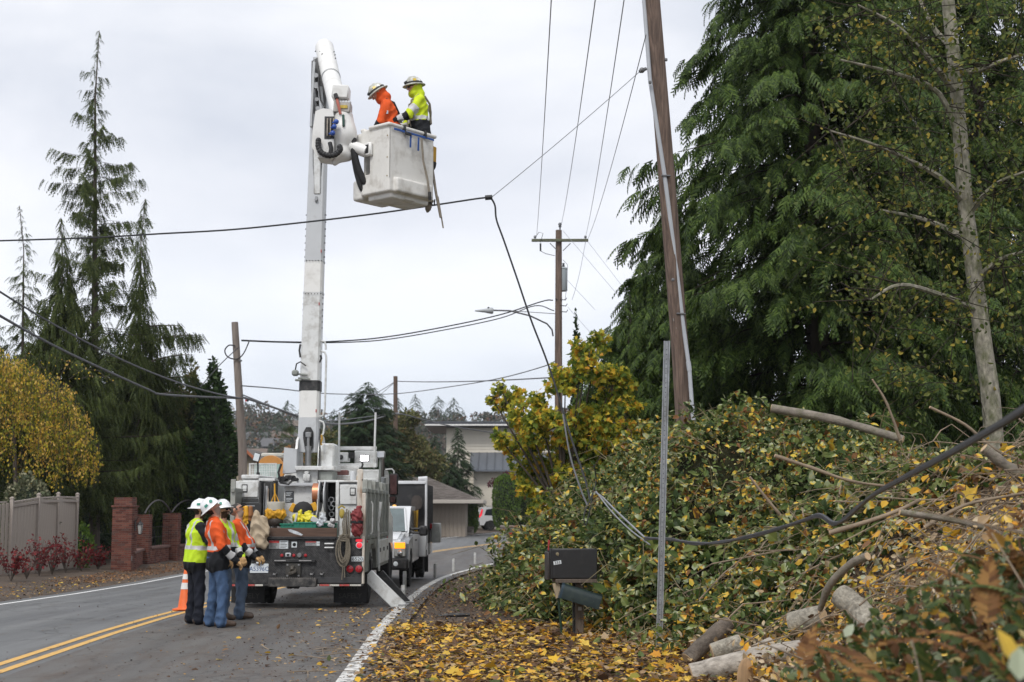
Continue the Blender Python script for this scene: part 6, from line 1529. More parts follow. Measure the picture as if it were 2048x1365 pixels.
    if hat:
        hm_ = HATW if hat == 'white' else HATG
        hb = MB().lathe(HAT_PROF if hat != 'cap' else [(.10, -.02), (.104, 0), (.10, .05), (.07, .085), (0, .10)], 24); hb.v = [(v[0] * 1.06, v[1] * .90, v[2]) for v in hb.v]
        if hat == 'cap':
            hb.prism([(.085, -.07), (.19, -.05), (.205, 0), (.19, .05), (.085, .07)], -.012, -.002, 'z'); ho = hobj('cap', hb, mat('dark_cap_cloth', (.035, .032, .030), .8))
        else:
            for q in (-.03, 0, .03): hb.tube([(.118, q, .075), (.06, q, .138 - abs(q) * .3), (-.02, q, .150 - abs(q) * .3), (-.11, q, .085)], .009, 6)
            ho = hobj('hard_hat', hb, hm_)
            if hat == 'white':
                mk('sticker', MB().lathe([(.0, .004), (.026, .003), (.026, 0)], 14, (.055, -.102, .075), (R(68), 0, R(20))), mat('green_sticker', (.03, .22, .16), .4), ho)
                mk('sticker', MB().box((-.035, -.112, .065), (.05, .006, .035), (R(-14), 0, 0)), MATS['green_sticker'], ho)
            else:
                mk('sticker', MB().box((.03, .108, .07), (.05, .008, .04), (R(20), 0, 0)), mat('yellow_sticker', (.6, .42, .04), .4), ho); mk('sticker', MB().box((-.04, .108, .065), (.04, .008, .05), (R(16), 0, 0)), mat('white_sticker', (.7, .7, .68), .4), ho)
                mk('head_lamp', MB().box((.135, 0, .055), (.04, .07, .04), None, .012), BLACK, ho); mk('band', MB().lathe([(.133, .03), (.137, .036), (.135, .05), (.129, .054)], 24), BLACK, ho).scale = (1.06, .92, 1)
        off = Matrix.Translation(Vector((-.005, 0, .118))) @ Matrix.Rotation(R(-6), 4, 'Y')
        ho.matrix_local = Matrix.Translation(Vector(nk)) @ M4 @ off
    return root, T
def gpt(px, Y): 
    x = (px - 1024) / (px_per_m(Y)) ; return Vector((x, Y, float(gz(Y)) + .012))
NEAR = 'workers standing behind the truck'
pa, Ta = person(gpt(398, 21.75), R(32), 'worker in a lime yellow vest over a black jacket, leftmost of the group', [NAVY, LIME, BLKC], NEAR, lean=R(2), head_pitch=R(-6), head_yaw=R(-14), style='vest', beard=BEARD, glasses=False, gloves=False,
      arms=[((.16, .27, .24), (.27, .10, .40), (2, 2), (.3, -.5, .4)), ((.10, -.29, .23), (.25, -.13, .40), (2, 2), (.3, .5, .4))], legs=[((.03, .12, .52), (-.01, .14, .09)), ((.04, -.11, .52), (.02, -.14, .09))], scale=1.0)
mk('phone', MB().box(Vector(Ta(.33, 0, .47)), (.012, .075, .15), (0, R(-20), 0), .006), BLACK, pa)
pb_, Tb = person(gpt(441, 21.15), R(24), 'worker in front in orange jacket and jeans, white hard hat tipped back', [JEAN, ORG, BLKC], NEAR, lean=R(-5), head_pitch=R(30), head_yaw=R(-12), style='orange', beard=GHAIR, hair=HAIR,
      arms=[((.04, .29, .15), (.20, .26, -.06)), ((.01, -.29, .14), (.20, -.27, -.07))], legs=[((.0, .12, .52), (-.06, .13, .09)), ((.07, -.12, .52), (.04, -.14, .09))], belly=.03, scale=1.02)
mk('shoulder_patch', MB().lathe([(0, .006), (.032, .004), (.032, 0)], 6, Vector(Tb(.035, -.262, .34)), (R(80), 0, 0)), mat('patch_blue', (.05, .20, .30), .6), pb_)
pc_, Tc = person(gpt(449, 22.35), R(-28), 'bearded worker in sunglasses and white hard hat, half hidden in the middle of the group', [JEAN2, LIME, BLKC], NEAR, lean=0, head_pitch=R(4), style='yellow', beard=BEARD, glasses=True,
      arms=[((.05, .28, .16), (.22, .22, -.02), (1, 1)), ((.05, -.28, .16), (.22, -.20, -.02), (1, 1))], scale=1.0)
pd2, Td = person(gpt(488, 22.9), R(2), 'heavier worker in an orange jacket and dark cap looking up, nearest the truck', [JEAN2, ORG, BLKC], NEAR, lean=R(-6), head_pitch=R(20), head_yaw=R(-8), style='orange', beard=GHAIR, hair=GHAIR, hat='cap', belly=.06,
      arms=[((.06, .29, .15), (.24, .24, -.05)), ((.05, -.29, .15), (.24, -.25, -.05))], scale=1.0)
UPG = 'line workers standing up in the raised bucket'
floorz = BZ.z + .085
v = bw(.95, .24, .05); py_, Ty = person((v.x, v.y, floorz + .04), R(192), 'line worker in a lime yellow jacket and harness at the right of the raised bucket', [NAVY, LIME2, BLKC], UPG, lean=R(6), head_pitch=R(-10), head_yaw=R(18), style='yellow', hood=LIME2, hat='camo', glasses=True,
      arms=[((.20, .25, .20), (.42, .22, .13), (1, 2)), ((.16, -.27, .18), (.33, -.18, .12), (1, 2))], scale=1.07)
hv = MB()
for s in (1, -1): hv.tube([Ty(-.10, .11 * s, .52), Ty(-.175, .07 * s, .40), Ty(-.185, .02 * s, .28), Ty(-.17, -.04 * s, .10)], .018, 6); hv.tube([Ty(-.02, .13 * s, .545), Ty(.11, .13 * s, .46), Ty(.15, .12 * s, .25), Ty(.16, .12 * s, .05)], .016, 6)
mk('harness', hv, WEB, py_, kind='stuff')
v = bw(.56, .46, 0); po_, To = person((v.x, v.y, floorz - .05), R(184), 'line worker in an orange hooded jacket looking down, at the left of the raised bucket', [NAVY, ORG, BLKC], UPG, lean=R(16), head_pitch=R(-26), head_yaw=R(6), style='plain', hood=ORG, hat='camo',
      arms=[((.16, .25, .18), (.34, .16, .06), (1, 2)), ((.16, -.25, .18), (.34, -.16, .06), (1, 2))], scale=1.06)
hv = MB()
for s in (1, -1): hv.tube([To(-.02, .13 * s, .545), To(-.13, .10 * s, .46), To(-.16, .05 * s, .3), To(-.16, .0, .16)], .017, 6)
mk('harness', hv, BLACK, po_, kind='stuff'); mk('shoulder_patch', MB().box(Vector(To(.03, .268, .30)), (.05, .012, .05), (R(-8), 0, 0)), mat('patch_grey', (.5, .55, .6), .6), po_)

# ================================================================== THINGS ON AND AROUND THE TRUCK
def thing(name, mb, m, loc, label, cat, group=None, rot=None, smooth=38): return mk(name, mb, m, None, loc, rot, label, cat, group, None, smooth)
def W(cx, cy, y): x, z = C(cx, cy, y); return TB + Vector((x, y, z))
# traffic cone
cg = gpt(380, 25.2); cn = empty('traffic_cone', cg, 0, 'orange traffic cone with white collars behind the yellow vest worker', 'cone')
CO = mat('cone_orange', (.72, .13, .02), .5, var=.1)
mk('cone_body', MB().lathe([(.135, .03), (.125, .05), (.032, .70), (.028, .71), (0, .71)], 20), CO, cn); mk('cone_base', MB().box((0, 0, .016), (.37, .37, .032), None, .01), CO, cn)
for (z0, z1) in ((.36, .47), (.53, .62)):
    r0, r1 = .1275 - (.1275 - .034) * (z0 - .05) / .65, .1275 - (.1275 - .034) * (z1 - .05) / .65; mk('reflective_collar', MB().lathe([(r0, z0), (r0 + .003, z0), (r1 + .003, z1), (r1, z1)], 20), mat('cone_white', (.70, .68, .66), .5), cn)
# tan canvas coat over the tail
o = W(200, 640, -.08); pr = []
for (a, b, ra, rb) in [((-.06, 0, 0), (.0, -.02, -.22), .055, .10), ((.0, -.02, -.2), (.03, -.03, -.50), .10, .12), ((.08, -.02, -.1), (.15, -.03, -.34), .06, .07), ((-.08, -.02, -.16), (-.13, -.03, -.5), .06, .07), ((-.13, -.03, -.48), (-.12, -.03, -.72), .055, .05), ((.05, -.03, -.4), (.11, -.04, -.56), .08, .06), ((-.03, -.05, -.1), (.02, -.07, -.5), .03, .04), ((.08, -.05, -.2), (.09, -.08, -.5), .025, .035)]:
    pr.append(cap(a, b, ra, rb, 0, .05))
link('canvas_coat', sdf_mesh('canvas_coat', pr, .015, mat('tan_canvas', (.42, .34, .24), .9, var=.15, scale=8, bump=.9, bscale=9, dirt=(.24, .17, .10), dirt_amt=.4), crumple=0.014, cscale=.95), None, o, None, 'crumpled tan canvas coat hanging over the left of the black tail panel', 'coat')
# gloves hanging
o = W(92, 600, .15); gl = empty('rubber_gloves', o, 0, 'yellow rubber work gloves hanging in a row on the left locker', 'gloves'); YG = mat('yellow_rubber', (.66, .34, .02), .5, var=.12, scale=9)
for k, (dx, h, m) in enumerate(((-.10, .30, YG), (-.02, .30, YG), (.05, .24, YG), (.13, .24, mat('brown_leather', (.26, .11, .04), .7, var=.2)), (.02, .42, YG))):
    pr = [cap((dx, .03 * (k == 4), 0), (dx + .005, .03 * (k == 4), -h * .55), .038, .045, 0, .02)]
    for f in range(4): pr.append(cap((dx - .03 + .02 * f, .03 * (k == 4), -h * .55), (dx - .034 + .023 * f, .01, -h * (.92 + .05 * (f in (1, 2)))), .015, .013, 0, .006))
    pr.append(cap((dx + .035, .03 * (k == 4), -h * .4), (dx + .065, .01, -h * .68), .017, .013, 0, .01)); link('glove', sdf_mesh('glove', pr, .009, m), gl, None, None, 'brown leather glove' if k == 3 else None)
mk('peg_rail', MB().cyl((-.2, .02, .03), (.2, .02, .03), .012, n=6), STEEL, gl)
# hanging canvas tool bucket
o = W(312, 640, .45); tbk = empty('tool_bag', o, 0, 'white topped yellow tool bag hanging on a yellow strap at the left of the deck', 'bag')
mk('bag_top', MB().lathe([(.14, .06), (.165, .16), (.168, .21), (.15, .215), (.135, .1)], 18), mat('white_canvas', (.56, .53, .46), .85, var=.1, bump=.5, bscale=10), tbk)
pr = [cap((-.06, 0, .0), (.06, 0, .0), .135, .125, 0, .04), cap((-.10, 0, -.05), (.11, .0, -.03), .08, .07, 0, .04), cap((-.13, -.02, .04), (-.05, -.1, .02), .05, .05, 0, .04), cap((.05, -.1, .03), (.13, -.02, -.03), .05, .05, 0, .04)]
link('bag_body', sdf_mesh('bag_body', pr, .014, mat('yellow_canvas', (.62, .32, .02), .7, var=.12, scale=6, bump=.6, bscale=9), crumple=0.01, cscale=1.7), tbk)
mk('bag_base', MB().lathe([(.0, -.235), (.11, -.23), (.135, -.19), (.14, -.12), (.12, -.09)], 18), mat('brown_bag_base', (.035, .026, .02), .6), tbk)
mk('bag_strap', MB().tube([(-.02, -.0, .2), (-.03, 0, .55)], .014, 6).tube([(-.09, 0, .2), (-.02, 0, .38), (.06, 0, .2)], .012, 6), YG, tbk)
# crates and things on deck
GRN = mat('green_plastic', (.012, .18, .115), .5, var=.1)
for (c0, c1, d0, d1, y, lab) in [(436, 588, 698, 740, .22, 'middle green plastic crate on the deck, in front of the yellow rainwear'), (345, 435, 708, 738, .30, 'left green plastic crate on the deck under the tool bag'), (590, 722, 706, 744, .26, 'right green plastic crate on the deck by the clear bag')]:
    a, zt_ = C(c0, d0, y); b, zb_ = C(c1, d1, y); zb_ = 1.24; w = b - a; h = zt_ - zb_
    cr = empty('crate', TB + Vector(((a + b) / 2, y, zb_)), 0, lab, 'crate', 'green crates on the truck deck')
    m = MB().bx(-w / 2, w / 2, 0, .32, 0, .02, .004).bx(-w / 2, w / 2, 0, .018, .02, h, .004).bx(-w / 2, w / 2, .302, .32, .02, h, .004).bx(-w / 2, -w / 2 + .018, .018, .302, .02, h, .004).bx(w / 2 - .018, w / 2, .018, .302, .02, h, .004)
    mk('crate_box', m, GRN, cr, kind='stuff'); rm = MB().bx(-w / 2 - .015, w / 2 + .015, -.015, .002, h - .028, h, .005)
    for q in (-.3, 0, .3): rm.bx(w * q - .01, w * q + .01, -.012, -.001, .02, h - .03, .003)
    mk('crate_rim', rm, GRN, cr, kind='stuff')
o = W(515, 700, .38); pr = [cap((-.16, 0, .06), (.10, 0, .05), .08, .07, 0, .05), cap((-.12, 0, .08), (-.10, 0, .19), .07, .04, 0, .04), cap((.02, 0, .1), (.06, .02, .17), .07, .05, 0, .04), cap((.12, -.02, .08), (.17, -.02, .10), .06, .04, 0, .04), cap((-.17, -.06, .1), (-.1, -.08, .02), .03, .04, 0, .04), cap((.0, -.06, .12), (.04, -.08, .02), .03, .04, 0, .04)]
link('rain_jacket', sdf_mesh('rain_jacket', pr, .014, mat('yellow_rainwear', (.64, .56, .03), .45, var=.15, scale=7, bump=.8, bscale=9), crumple=0.014, cscale=1.7), None, o, None, 'crumpled bright yellow rainwear heaped in the middle green crate', 'rainwear')
mk('silver_band', MB().box((-.16, -.095, .09), (.04, .02, .17), (0, .2, 0), .005).box((.17, -.08, .05), (.12, .02, .10), (0, .5, 0), .01), SILV, COL.objects['rain_jacket'], kind='stuff')
o = W(500, 612, .75); ch_ = empty('wheel_chock', o, 0, 'black domed chock with yellow sides behind the rainwear', 'chock'); mk('black_dome', MB().lathe([(.19, -.06), (.185, -.0), (.15, .08), (.08, .135), (0, .15)], 20), RUB, ch_); mk('yellow_side', MB().box((-.20, .05, .03), (.10, .05, .16), (0, .5, 0), .01).box((.20, .05, .05), (.10, .05, .16), (0, -.4, 0), .01), YG, ch_, kind='stuff')
o = W(420, 690, .7); pr = [cap((-.16, 0, -.02), (.18, 0, -.02), .10, .12, 0, .05), cap((.05, 0, .02), (.3, 0, .05), .09, .10, 0, .06)]; link('canvas_bag', sdf_mesh('canvas_bag', pr, .018, mat('pale_canvas', (.40, .42, .38), .85, var=.15, bump=.6, bscale=8), crumple=0.012, cscale=1.7), None, o, None, 'pale grey canvas bag lying behind the green crates', 'bag')
o = W(622, 708, .16); pr = [cap((-.04, 0, .02), (.05, 0, .06), .05, .05, 0, .04), cap((-.02, 0, .06), (.03, .0, .14), .04, .05, 0, .03), cap((-.05, -.02, 0), (.02, -.02, -.02), .04, .03, 0, .03)]; link('plastic_bag', sdf_mesh('plastic_bag', pr, .012, mat('clear_plastic', (.50, .53, .56), .15, var=.25, scale=12, bump=1, bscale=10), crumple=0.012, cscale=1.7), None, o, None, 'crinkled clear plastic bag at the right end of the deck', 'bag')
o = W(445, 772, -.05); thing('plastic_wrap', MB().prism([(-.13, .06), (-.08, .065), (.05, .02), (.14, -.03), (.12, -.05), (.0, -.02), (-.10, .02)], -.03, .02, 'y'), MATS['clear_plastic'], o, 'strip of clear plastic wrap lying over the kick board', 'wrap')
for k, (cx, cy) in enumerate(((690, 720), (702, 690))): thing('paper_bundle', MB().box((0, 0, 0), (.12, .08, .07), (.2, .3, .4 + k), .012), mat('printed_paper', (.5, .5, .5), .7, var=.5, scale=25), W(cx, cy, .2), 'striped paper bundle, %s of two at the right end of the deck' % ('lower' if k == 0 else 'upper'), 'bundle', 'paper bundles on the deck')
# copper wire reel and grey reel
o = W(612, 505, 1.05); COP = mat('copper_wire', (.48, .20, .11), .4, metal=.6, var=.15, scale=30, stretch=(8, 1, 1))
rl_ = empty('wire_reel', o, 0, 'reel of copper wire with grey flanges standing on the deck', 'reel')
RX = Matrix.Rotation(PI / 2, 3, 'Y'); mk('copper_coil', MB().lathe([(.10, -.06), (.20, -.06), (.20, .05), (.10, .05)], 22, (-.06, 0, 0), RX), COP, rl_); mk('reel_flange', MB().lathe([(.0, .0), (.29, .0), (.29, .02), (.0, .02)], 26, (0, 0, -.05), RX), TG, rl_); mk('reel_flange', MB().lathe([(.0, .0), (.29, .0), (.29, .02), (.0, .02)], 26, (.10, 0, -.05), RX), TG, rl_); mk('reel_core', MB().cyl((0.02, 0, -.05), (.1, 0, -.05), .12, n=16), BLACK, rl_)
mk('loose_rope', MB().tube([(-.0, -.3, -.1), (.01, -.34, -.3), (-.03, -.4, -.5), (-.02, -.5, -.62)], .010, 6), mat('white_rope', (.55, .53, .48), .8), rl_)
# rope coil, straps, red bag
ROPE = mat('weathered_rope', (.19, .165, .125), .9, var=.25, scale=40, bump=.8, bscale=90)
o = W(775, 830, -.08); rc = empty('rope_coil', o, 0, 'coil of weathered rope hanging on the right of the tail panel', 'rope')
for k in range(7):
    q = []; ph = RNG.random() * .6; w = .055 + .012 * k; zb_ = -.30 - .025 * k
    for i in range(15):
        t = i / 14 * 2 * PI; q.append((w * math.sin(t) + .012 * math.sin(k * 2.1), -.02 - .012 * (k % 4) + .02 * math.cos(t * 2 + k), (zb_ + .12) / 2 + (zb_ - .12) / 2 * -math.cos(t) + .01 * math.sin(k)))
    mk('rope_loop', MB().tube(q, .0135, 6), ROPE, rc)
for k in range(4): mk('rope_wrap', MB().tube([(.075 * math.cos(t) + .01, .02 + .05 * math.sin(t) - .035, .02 + .028 * k + .01 * math.sin(t + k)) for t in np.linspace(0, 2 * PI, 13)], .0135, 6), ROPE, rc)
for k in range(3): mk('rope_end', MB().tube([(.0 + .02 * k, -.03, .1), (-.02 + .03 * k, -.03, .32), (.02 + .02 * k, -.0, .52)], .012, 6), ROPE, rc)
for k in range(2): mk('rope_tail', MB().tube([(-.01 + .035 * k, -.03, -.3), (-.005 + .03 * k, -.03, -.5), (-.02 + .05 * k, -.02, -.68 + .04 * k)], .011, 6), ROPE, rc)
ws = empty('web_sling', W(808, 600, -.04), 0, 'doubled olive web sling hanging beside the rope coil', 'sling')
for k in range(3): mk('sling_leg', MB().box((-.02 + .028 * k, -.01 * k, -.33), (.024, .012, .62 - .05 * k), (0, .03 * (k - 1), 0), .004), ROPE, ws)
thing('rubber_goods', MB().sphere((0, 0, 0), .05, 10, 8, (1, .7, 1.8)).tube([(-.07, 0, .1), (.0, -.02, .14), (.05, 0, .1)], .016, 6), mat('dull_yellow', (.36, .27, .05), .7, var=.3), W(764, 640, -.06), 'small dull yellow fitting tied above the rope coil', 'fitting')
o = W(866, 690, -.02); pr = [cap((.03, 0, .23), (.0, -.02, .1), .05, .09, 0, .04), cap((0, -.02, .1), (.01, -.02, -.18), .10, .105, 0, .05), cap((-.06, -.05, .1), (-.03, -.07, -.15), .035, .04, 0, .03), cap((.06, -.05, .12), (.05, -.07, -.2), .03, .035, 0, .03)]
rb_ = link('red_bag', sdf_mesh('red_bag', pr, .013, mat('dull_red_canvas', (.20, .030, .032), .75, var=.2, scale=7, bump=.9, bscale=9), crumple=0.011, cscale=1.7), None, o, None, 'dull red canvas bag hanging at the right rear corner of the truck', 'bag')
mk('black_band', MB().lathe([(.105, -.025), (.118, -.02), (.118, .02), (.105, .025)], 16, (.0, -.02, -.02)), RUB, rb_)
# yellow tool pail and straps on the bucket
v = bw(1.10, .20, .78); tp = empty('tool_pail', v, 0, 'yellow tool pail with a black base hooked on the right side of the raised bucket', 'pail')
mk('pail_body', MB().lathe([(.13, -.10), (.135, .16), (.128, .165), (.12, .0)], 18), mat('ochre_canvas', (.52, .29, .03), .7, var=.12), tp); mk('pail_base', MB().lathe([(0, -.235), (.09, -.23), (.125, -.17), (.138, -.10), (.135, -.09)], 18), RUB, tp); mk('pail_handle', MB().tube([(-.12, 0, .15), (-.11, 0, .27), (-.04, .0, .3)], .012, 6), WEB, tp)
v = bw(1.08, .12, 1.0); hl_ = empty('hand_line', v, 0, 'hand line strap and hook with a long stick hanging off the raised bucket', 'strap')
mk('strap', MB().tube([(0, 0, .05), (.03, -.04, -.45), (.09, -.04, -.85), (.17, -.04, -1.25)], .022, 6), WEB, hl_); mk('stick', MB().cyl((.12, -.03, -.9), (.21, -.03, -1.42), .012, n=6), WEB, hl_)
pr = [cap((-.06, .1, -.5), (-.05, .1, -.95), .06, .08, 0, .04), cap((-.06, .08, -.9), (-.04, .08, -1.08), .07, .05, 0, .04)]; link('canvas_sleeve', sdf_mesh('canvas_sleeve', pr, .015, WEB, crumple=0.01, cscale=1.7), hl_); mk('carabiner', MB().tube([(.02, -.05, -.7), (-.03, -.06, -.85), (-.0, -.06, -1.02), (.06, -.05, -1.05), (.07, -.05, -.95)], .014, 6), BLACK, hl_)
# ================================================================== PICKUP, CAR, POSTS, MAILBOXES
PKY = 34.9; pk = Vector((-3.52, PKY, float(gz(PKY)) + .01))
PU = empty('pickup_truck', pk, 0, 'white and silver pickup with a tall black dump body facing us, amber light lit', 'truck')
def pp(name, mb, m, par=None, label=None, kind=None): return mk(name, mb, m, par or PU, None, None, label, None, None, kind)
PWH = mat('pickup_white', (.66, .67, .69), .25, var=.03, coat=.5); PSI = mat('pickup_silver', (.22, .225, .235), .3, metal=.5, var=.05, coat=.4)
GLS = mat('car_glass', (.10, .135, .14), .05, var=.3, scale=2, spec=.8, coat=.6)
fr = MB(); fr.prism([(.12, .62), (.12, 1.08), (.20, 1.16), (1.55, 1.30), (1.55, .62)], -.80, .80, 'x'); body = pp('body', fr, PWH)
for sx in (-1, 1):
    mk('fender', MB().prism([(.14, .70), (.16, 1.06), (.30, 1.13), (1.55, 1.22), (1.55, .55), (1.45, .55), (1.38, .80), (1.15, .93), (.80, .93), (.56, .80), (.48, .62)], .80 * sx, 1.0 * sx, 'x'), PSI, body)
hd = MB().prism([(.18, 1.16), (.22, 1.19), (1.5, 1.335), (1.5, 1.29)], -.72, .72, 'x'); hd.prism([(.35, 1.2), (.5, 1.245), (1.45, 1.36), (1.45, 1.30)], -.35, .35, 'x'); mk('hood', hd, PWH, body)
pp('grille', MB().bx(-.60, .60, .05, .13, .72, 1.10, .03), CHROME); gr = MB()
for k in range(3): gr.bx(-.55, .55, .03, .05, .77 + .11 * k, .83 + .11 * k)
pp('grille_slots', gr, BLACK, kind='stuff')
for sx in (-1, 1):
    hl = pp('headlight', MB().bx(.64 * sx, .94 * sx, .04, .22, .74, 1.12, .03), mat('headlight_glass', (.50, .50, .48), .12, metal=.3, var=.3, scale=18))
    mk('turn_signal', MB().bx(.66 * sx, .92 * sx, .028, .041, .95, 1.09, .005), mat('lit_amber', (1, .30, .012), .3, emit=1.0 if sx > 0 else .3) if sx > 0 else mat('amber_lens', (.5, .2, .02), .3), hl)
    mk('lamp_bowl', MB().lathe([(.0, .03), (.06, .02), (.075, 0)], 14, (.79 * sx, .038, .83), (PI / 2, 0, 0)), CHROME, hl)
bp = pp('bumper', MB().bx(-1.0, 1.0, -.04, .32, .43, .72, .05), BLACK)
for sx in (-1, 1): mk('fog_lamp', MB().lathe([(0, .012), (.05, .008), (.058, 0)], 14, (.70 * sx, -.045, .58), (PI / 2, 0, 0)), PLATE, bp); mk('tow_hook', MB().tube([(.5 * sx, 0, .45), (.5 * sx, -.1, .42), (.42 * sx, -.1, .42), (.42 * sx, 0, .45)], .02, 6), STEEL, bp)
cabp = MB(); cabp.prism([(1.5, .55), (1.5, 1.30), (2.15, 1.92), (2.4, 1.98), (3.9, 1.97), (4.05, 1.3), (4.05, .55)], -.90, .90, 'x'); cb2 = pp('cab', cabp, PWH)
mk('windscreen', MB().quad((-.84, 1.515, 1.33), (.84, 1.515, 1.33), (.74, 2.12, 1.905), (-.74, 2.12, 1.905)).quad((-.84, 1.50, 1.345), (.84, 1.50, 1.345), (.74, 2.105, 1.92), (-.74, 2.105, 1.92)), GLS, cb2)
mk('windscreen_frame', MB().tube([(.84, 1.50, 1.33), (.75, 2.12, 1.92)], .03, 6).tube([(-.84, 1.50, 1.33), (-.75, 2.12, 1.92)], .03, 6).tube([(-.75, 2.12, 1.93), (.75, 2.12, 1.93)], .03, 6), PWH, cb2, kind='stuff')
for sx in (-1, 1):
    d_ = mk('door', MB().bx(.90 * sx, 1.0 * sx, 1.6, 3.95, .55, 1.28, .03), PSI, cb2); mk('side_window', MB().prism([(1.95, 1.30), (2.45, 1.86), (3.8, 1.86), (3.85, 1.30)], .902 * sx, .915 * sx, 'x'), DGLASS, cb2)
    mk('handle', MB().box((1.01 * sx, 2.7, 1.1), (.03, .2, .04), None, .01), BLACK, d_)
    m_ = pp('wing_mirror', MB().bx(1.14 * sx, 1.36 * sx, 1.80, 1.92, 1.22, 1.48, .04), BLACK); mk('mirror_arm', MB().cyl((.9 * sx, 1.85, 1.30), (1.18 * sx, 1.86, 1.30), .03, n=8).cyl((.9 * sx, 1.85, 1.40), (1.18 * sx, 1.86, 1.40), .03, n=8), BLACK, m_, kind='stuff')
for x in (-.45, 0, .45): mk('roof_marker', MB().sphere((x, 2.5, 1.985), .045, 8, 6, (1.2, 1, .7)), mat('amber_marker', (.85, .36, .04), .3, emit=.4), cb2)
for sx, out in ((1, 1), (-1, -1)): wheel(PU, .86 * sx, 1.0, .40, .40, .26, STEEL, out); wheel(PU, .92 * sx, 5.7, .40, .40, .24, STEEL, out); wheel(PU, .64 * sx, 5.7, .40, .40, .24, STEEL, out)
pp('frame', MB().bx(-.5, .5, .5, 7.3, .45, .62), BLACK)
zt = 2.58
db = pp('dump_body', MB().bx(-1.14, 1.14, 4.25, 4.31, .95, zt, .01).bx(-1.14, -1.08, 4.31, 7.5, .95, zt).bx(1.08, 1.14, 4.31, 7.5, .95, zt).bx(-1.08, 1.08, 4.31, 7.5, .95, 1.0), mat('black_dump_body', (.018, .018, .020), .6, var=.25, dirt=(.06, .055, .05), dirt_amt=.4), kind='stuff')
mk('top_rim', MB().bx(-1.16, 1.16, 4.2, 4.34, zt, zt + .09, .015), PWH, db)
for k in range(7): mk('body_rib', MB().bx(1.14, 1.18, 4.4 + k * .5, 4.5 + k * .5, .95, zt, .006), BLACK, db)
for x in (-.7, .1): mk('marker_lamp', MB().box((x, 4.235, zt - .06), (.10, .02, .04), None, .005), REDL, db)
mk('corner_pole', MB().cyl((1.17, 4.25, .8), (1.17, 4.25, zt + .12), .035, n=8), PWH, db)
pp('rolled_tarp', MB().cyl((.95, 4.3, zt + .13), (1.2, 4.3, zt + .15), .07, n=10), mat('white_tarp', (.6, .6, .62), .8, bump=.6))
tb_ = pp('side_toolbox', MB().bx(.98, 1.18, 4.1, 5.1, .62, 1.30, .02).bx(.98, 1.18, 6.3, 7.4, .62, 1.30, .02), PWH, kind='stuff'); pp('side_toolbox_band', MB().bx(1.181, 1.19, 4.35, 4.6, .62, 1.3), BLACK)
pp('side_rack', MB().bx(1.20, 1.46, 6.2, 6.9, .95, 1.5, .02), mat('galvanised_rack', (.30, .31, .30), .5, metal=.3, var=.2)); pp('rear_marker', MB().box((1.2, 6.15, 1.42), (.06, .04, .14), None, .008), REDL); pp('mud_flap', MB().bx(.55, 1.12, 6.3, 6.32, .12, .62), RUB)
pp('whip_flag', MB().cyl((.20, 1.2, 1.3), (.30, 1.25, 1.86), .022, n=8), mat('orange_stick', (.75, .16, .03), .5))
sv = empty('shovel', P(833, 1060, PKY + 4.05), 0, 'yellow handled shovel standing upright against the black dump body', 'shovel')
mk('handle', MB().cyl((-.02, 0, -.65), (.02, 0, .55), .028, n=8), mat('yellow_fibreglass', (.62, .36, .04), .45), sv); mk('blade', MB().prism([(-.13, .85), (-.15, .7), (-.12, .58), (0, .52), (.12, .58), (.15, .7), (.13, .85), (.05, .93), (-.05, .93)], -.03, .01, 'y'), mat('rusty_blade', (.05, .04, .035), .7, var=.4), sv)
# suv in the driveway
sx_ = (955 - 1024) / px_per_m(104.0); SV = empty('suv', (sx_, 104.0, float(gz(104)) + .05), R(14), 'small silver suv turning into the driveway between the clipped hedges', 'car')
SIL = mat('suv_silver', (.62, .63, .64), .25, var=.03, coat=.5)
mk('body', MB().prism([(0, .35), (-.02, .75), (.08, 1.02), (4.3, .95), (4.45, .7), (4.45, .35), (3.9, .30), (3.75, .62), (3.4, .72), (3.05, .62), (2.9, .3), (1.3, .3), (1.15, .62), (.8, .72), (.45, .62), (.3, .35)], -.88, .88, 'y'), SIL, SV)
mk('cabin', MB().prism([(.06, 1.0), (.18, 1.45), (.42, 1.64), (1.2, 1.69), (2.1, 1.64), (3.1, 1.0)], -.78, .78, 'y'), SIL, SV)
mk('side_window', MB().prism([(.35, 1.06), (.50, 1.48), (.95, 1.55), (.95, 1.05)], -.80, -.785, 'y'), DGLASS, SV); mk('side_window', MB().prism([(1.02, 1.05), (1.02, 1.55), (1.8, 1.55), (1.85, 1.04)], -.80, -.785, 'y'), DGLASS, SV); mk('side_window', MB().prism([(1.93, 1.04), (1.90, 1.54), (2.1, 1.52), (2.85, 1.04)], -.80, -.785, 'y'), DGLASS, SV)
mk('rear_window', MB().quad((.09, -.68, 1.08), (.09, .68, 1.08), (.24, .62, 1.52), (.24, -.62, 1.52)), DGLASS, SV)
for s in (-1, 1): mk('tail_lamp', MB().prism([(-.03, .90), (.0, 1.02), (.16, 1.5), (.24, 1.48), (.14, .98), (.22, .86)], .70 * s, .82 * s, 'y'), REDLIT, SV)
mk('rear_bumper', MB().bx(-.06, .2, -.86, .86, .32, .6, .04), mat('suv_dark_trim', (.05, .05, .052), .6), SV); mk('roof_rail', MB().tube([(.5, -.66, 1.69), (.6, -.66, 1.74), (1.9, -.66, 1.72), (2.1, -.66, 1.67)], .02, 6), STEEL, SV)
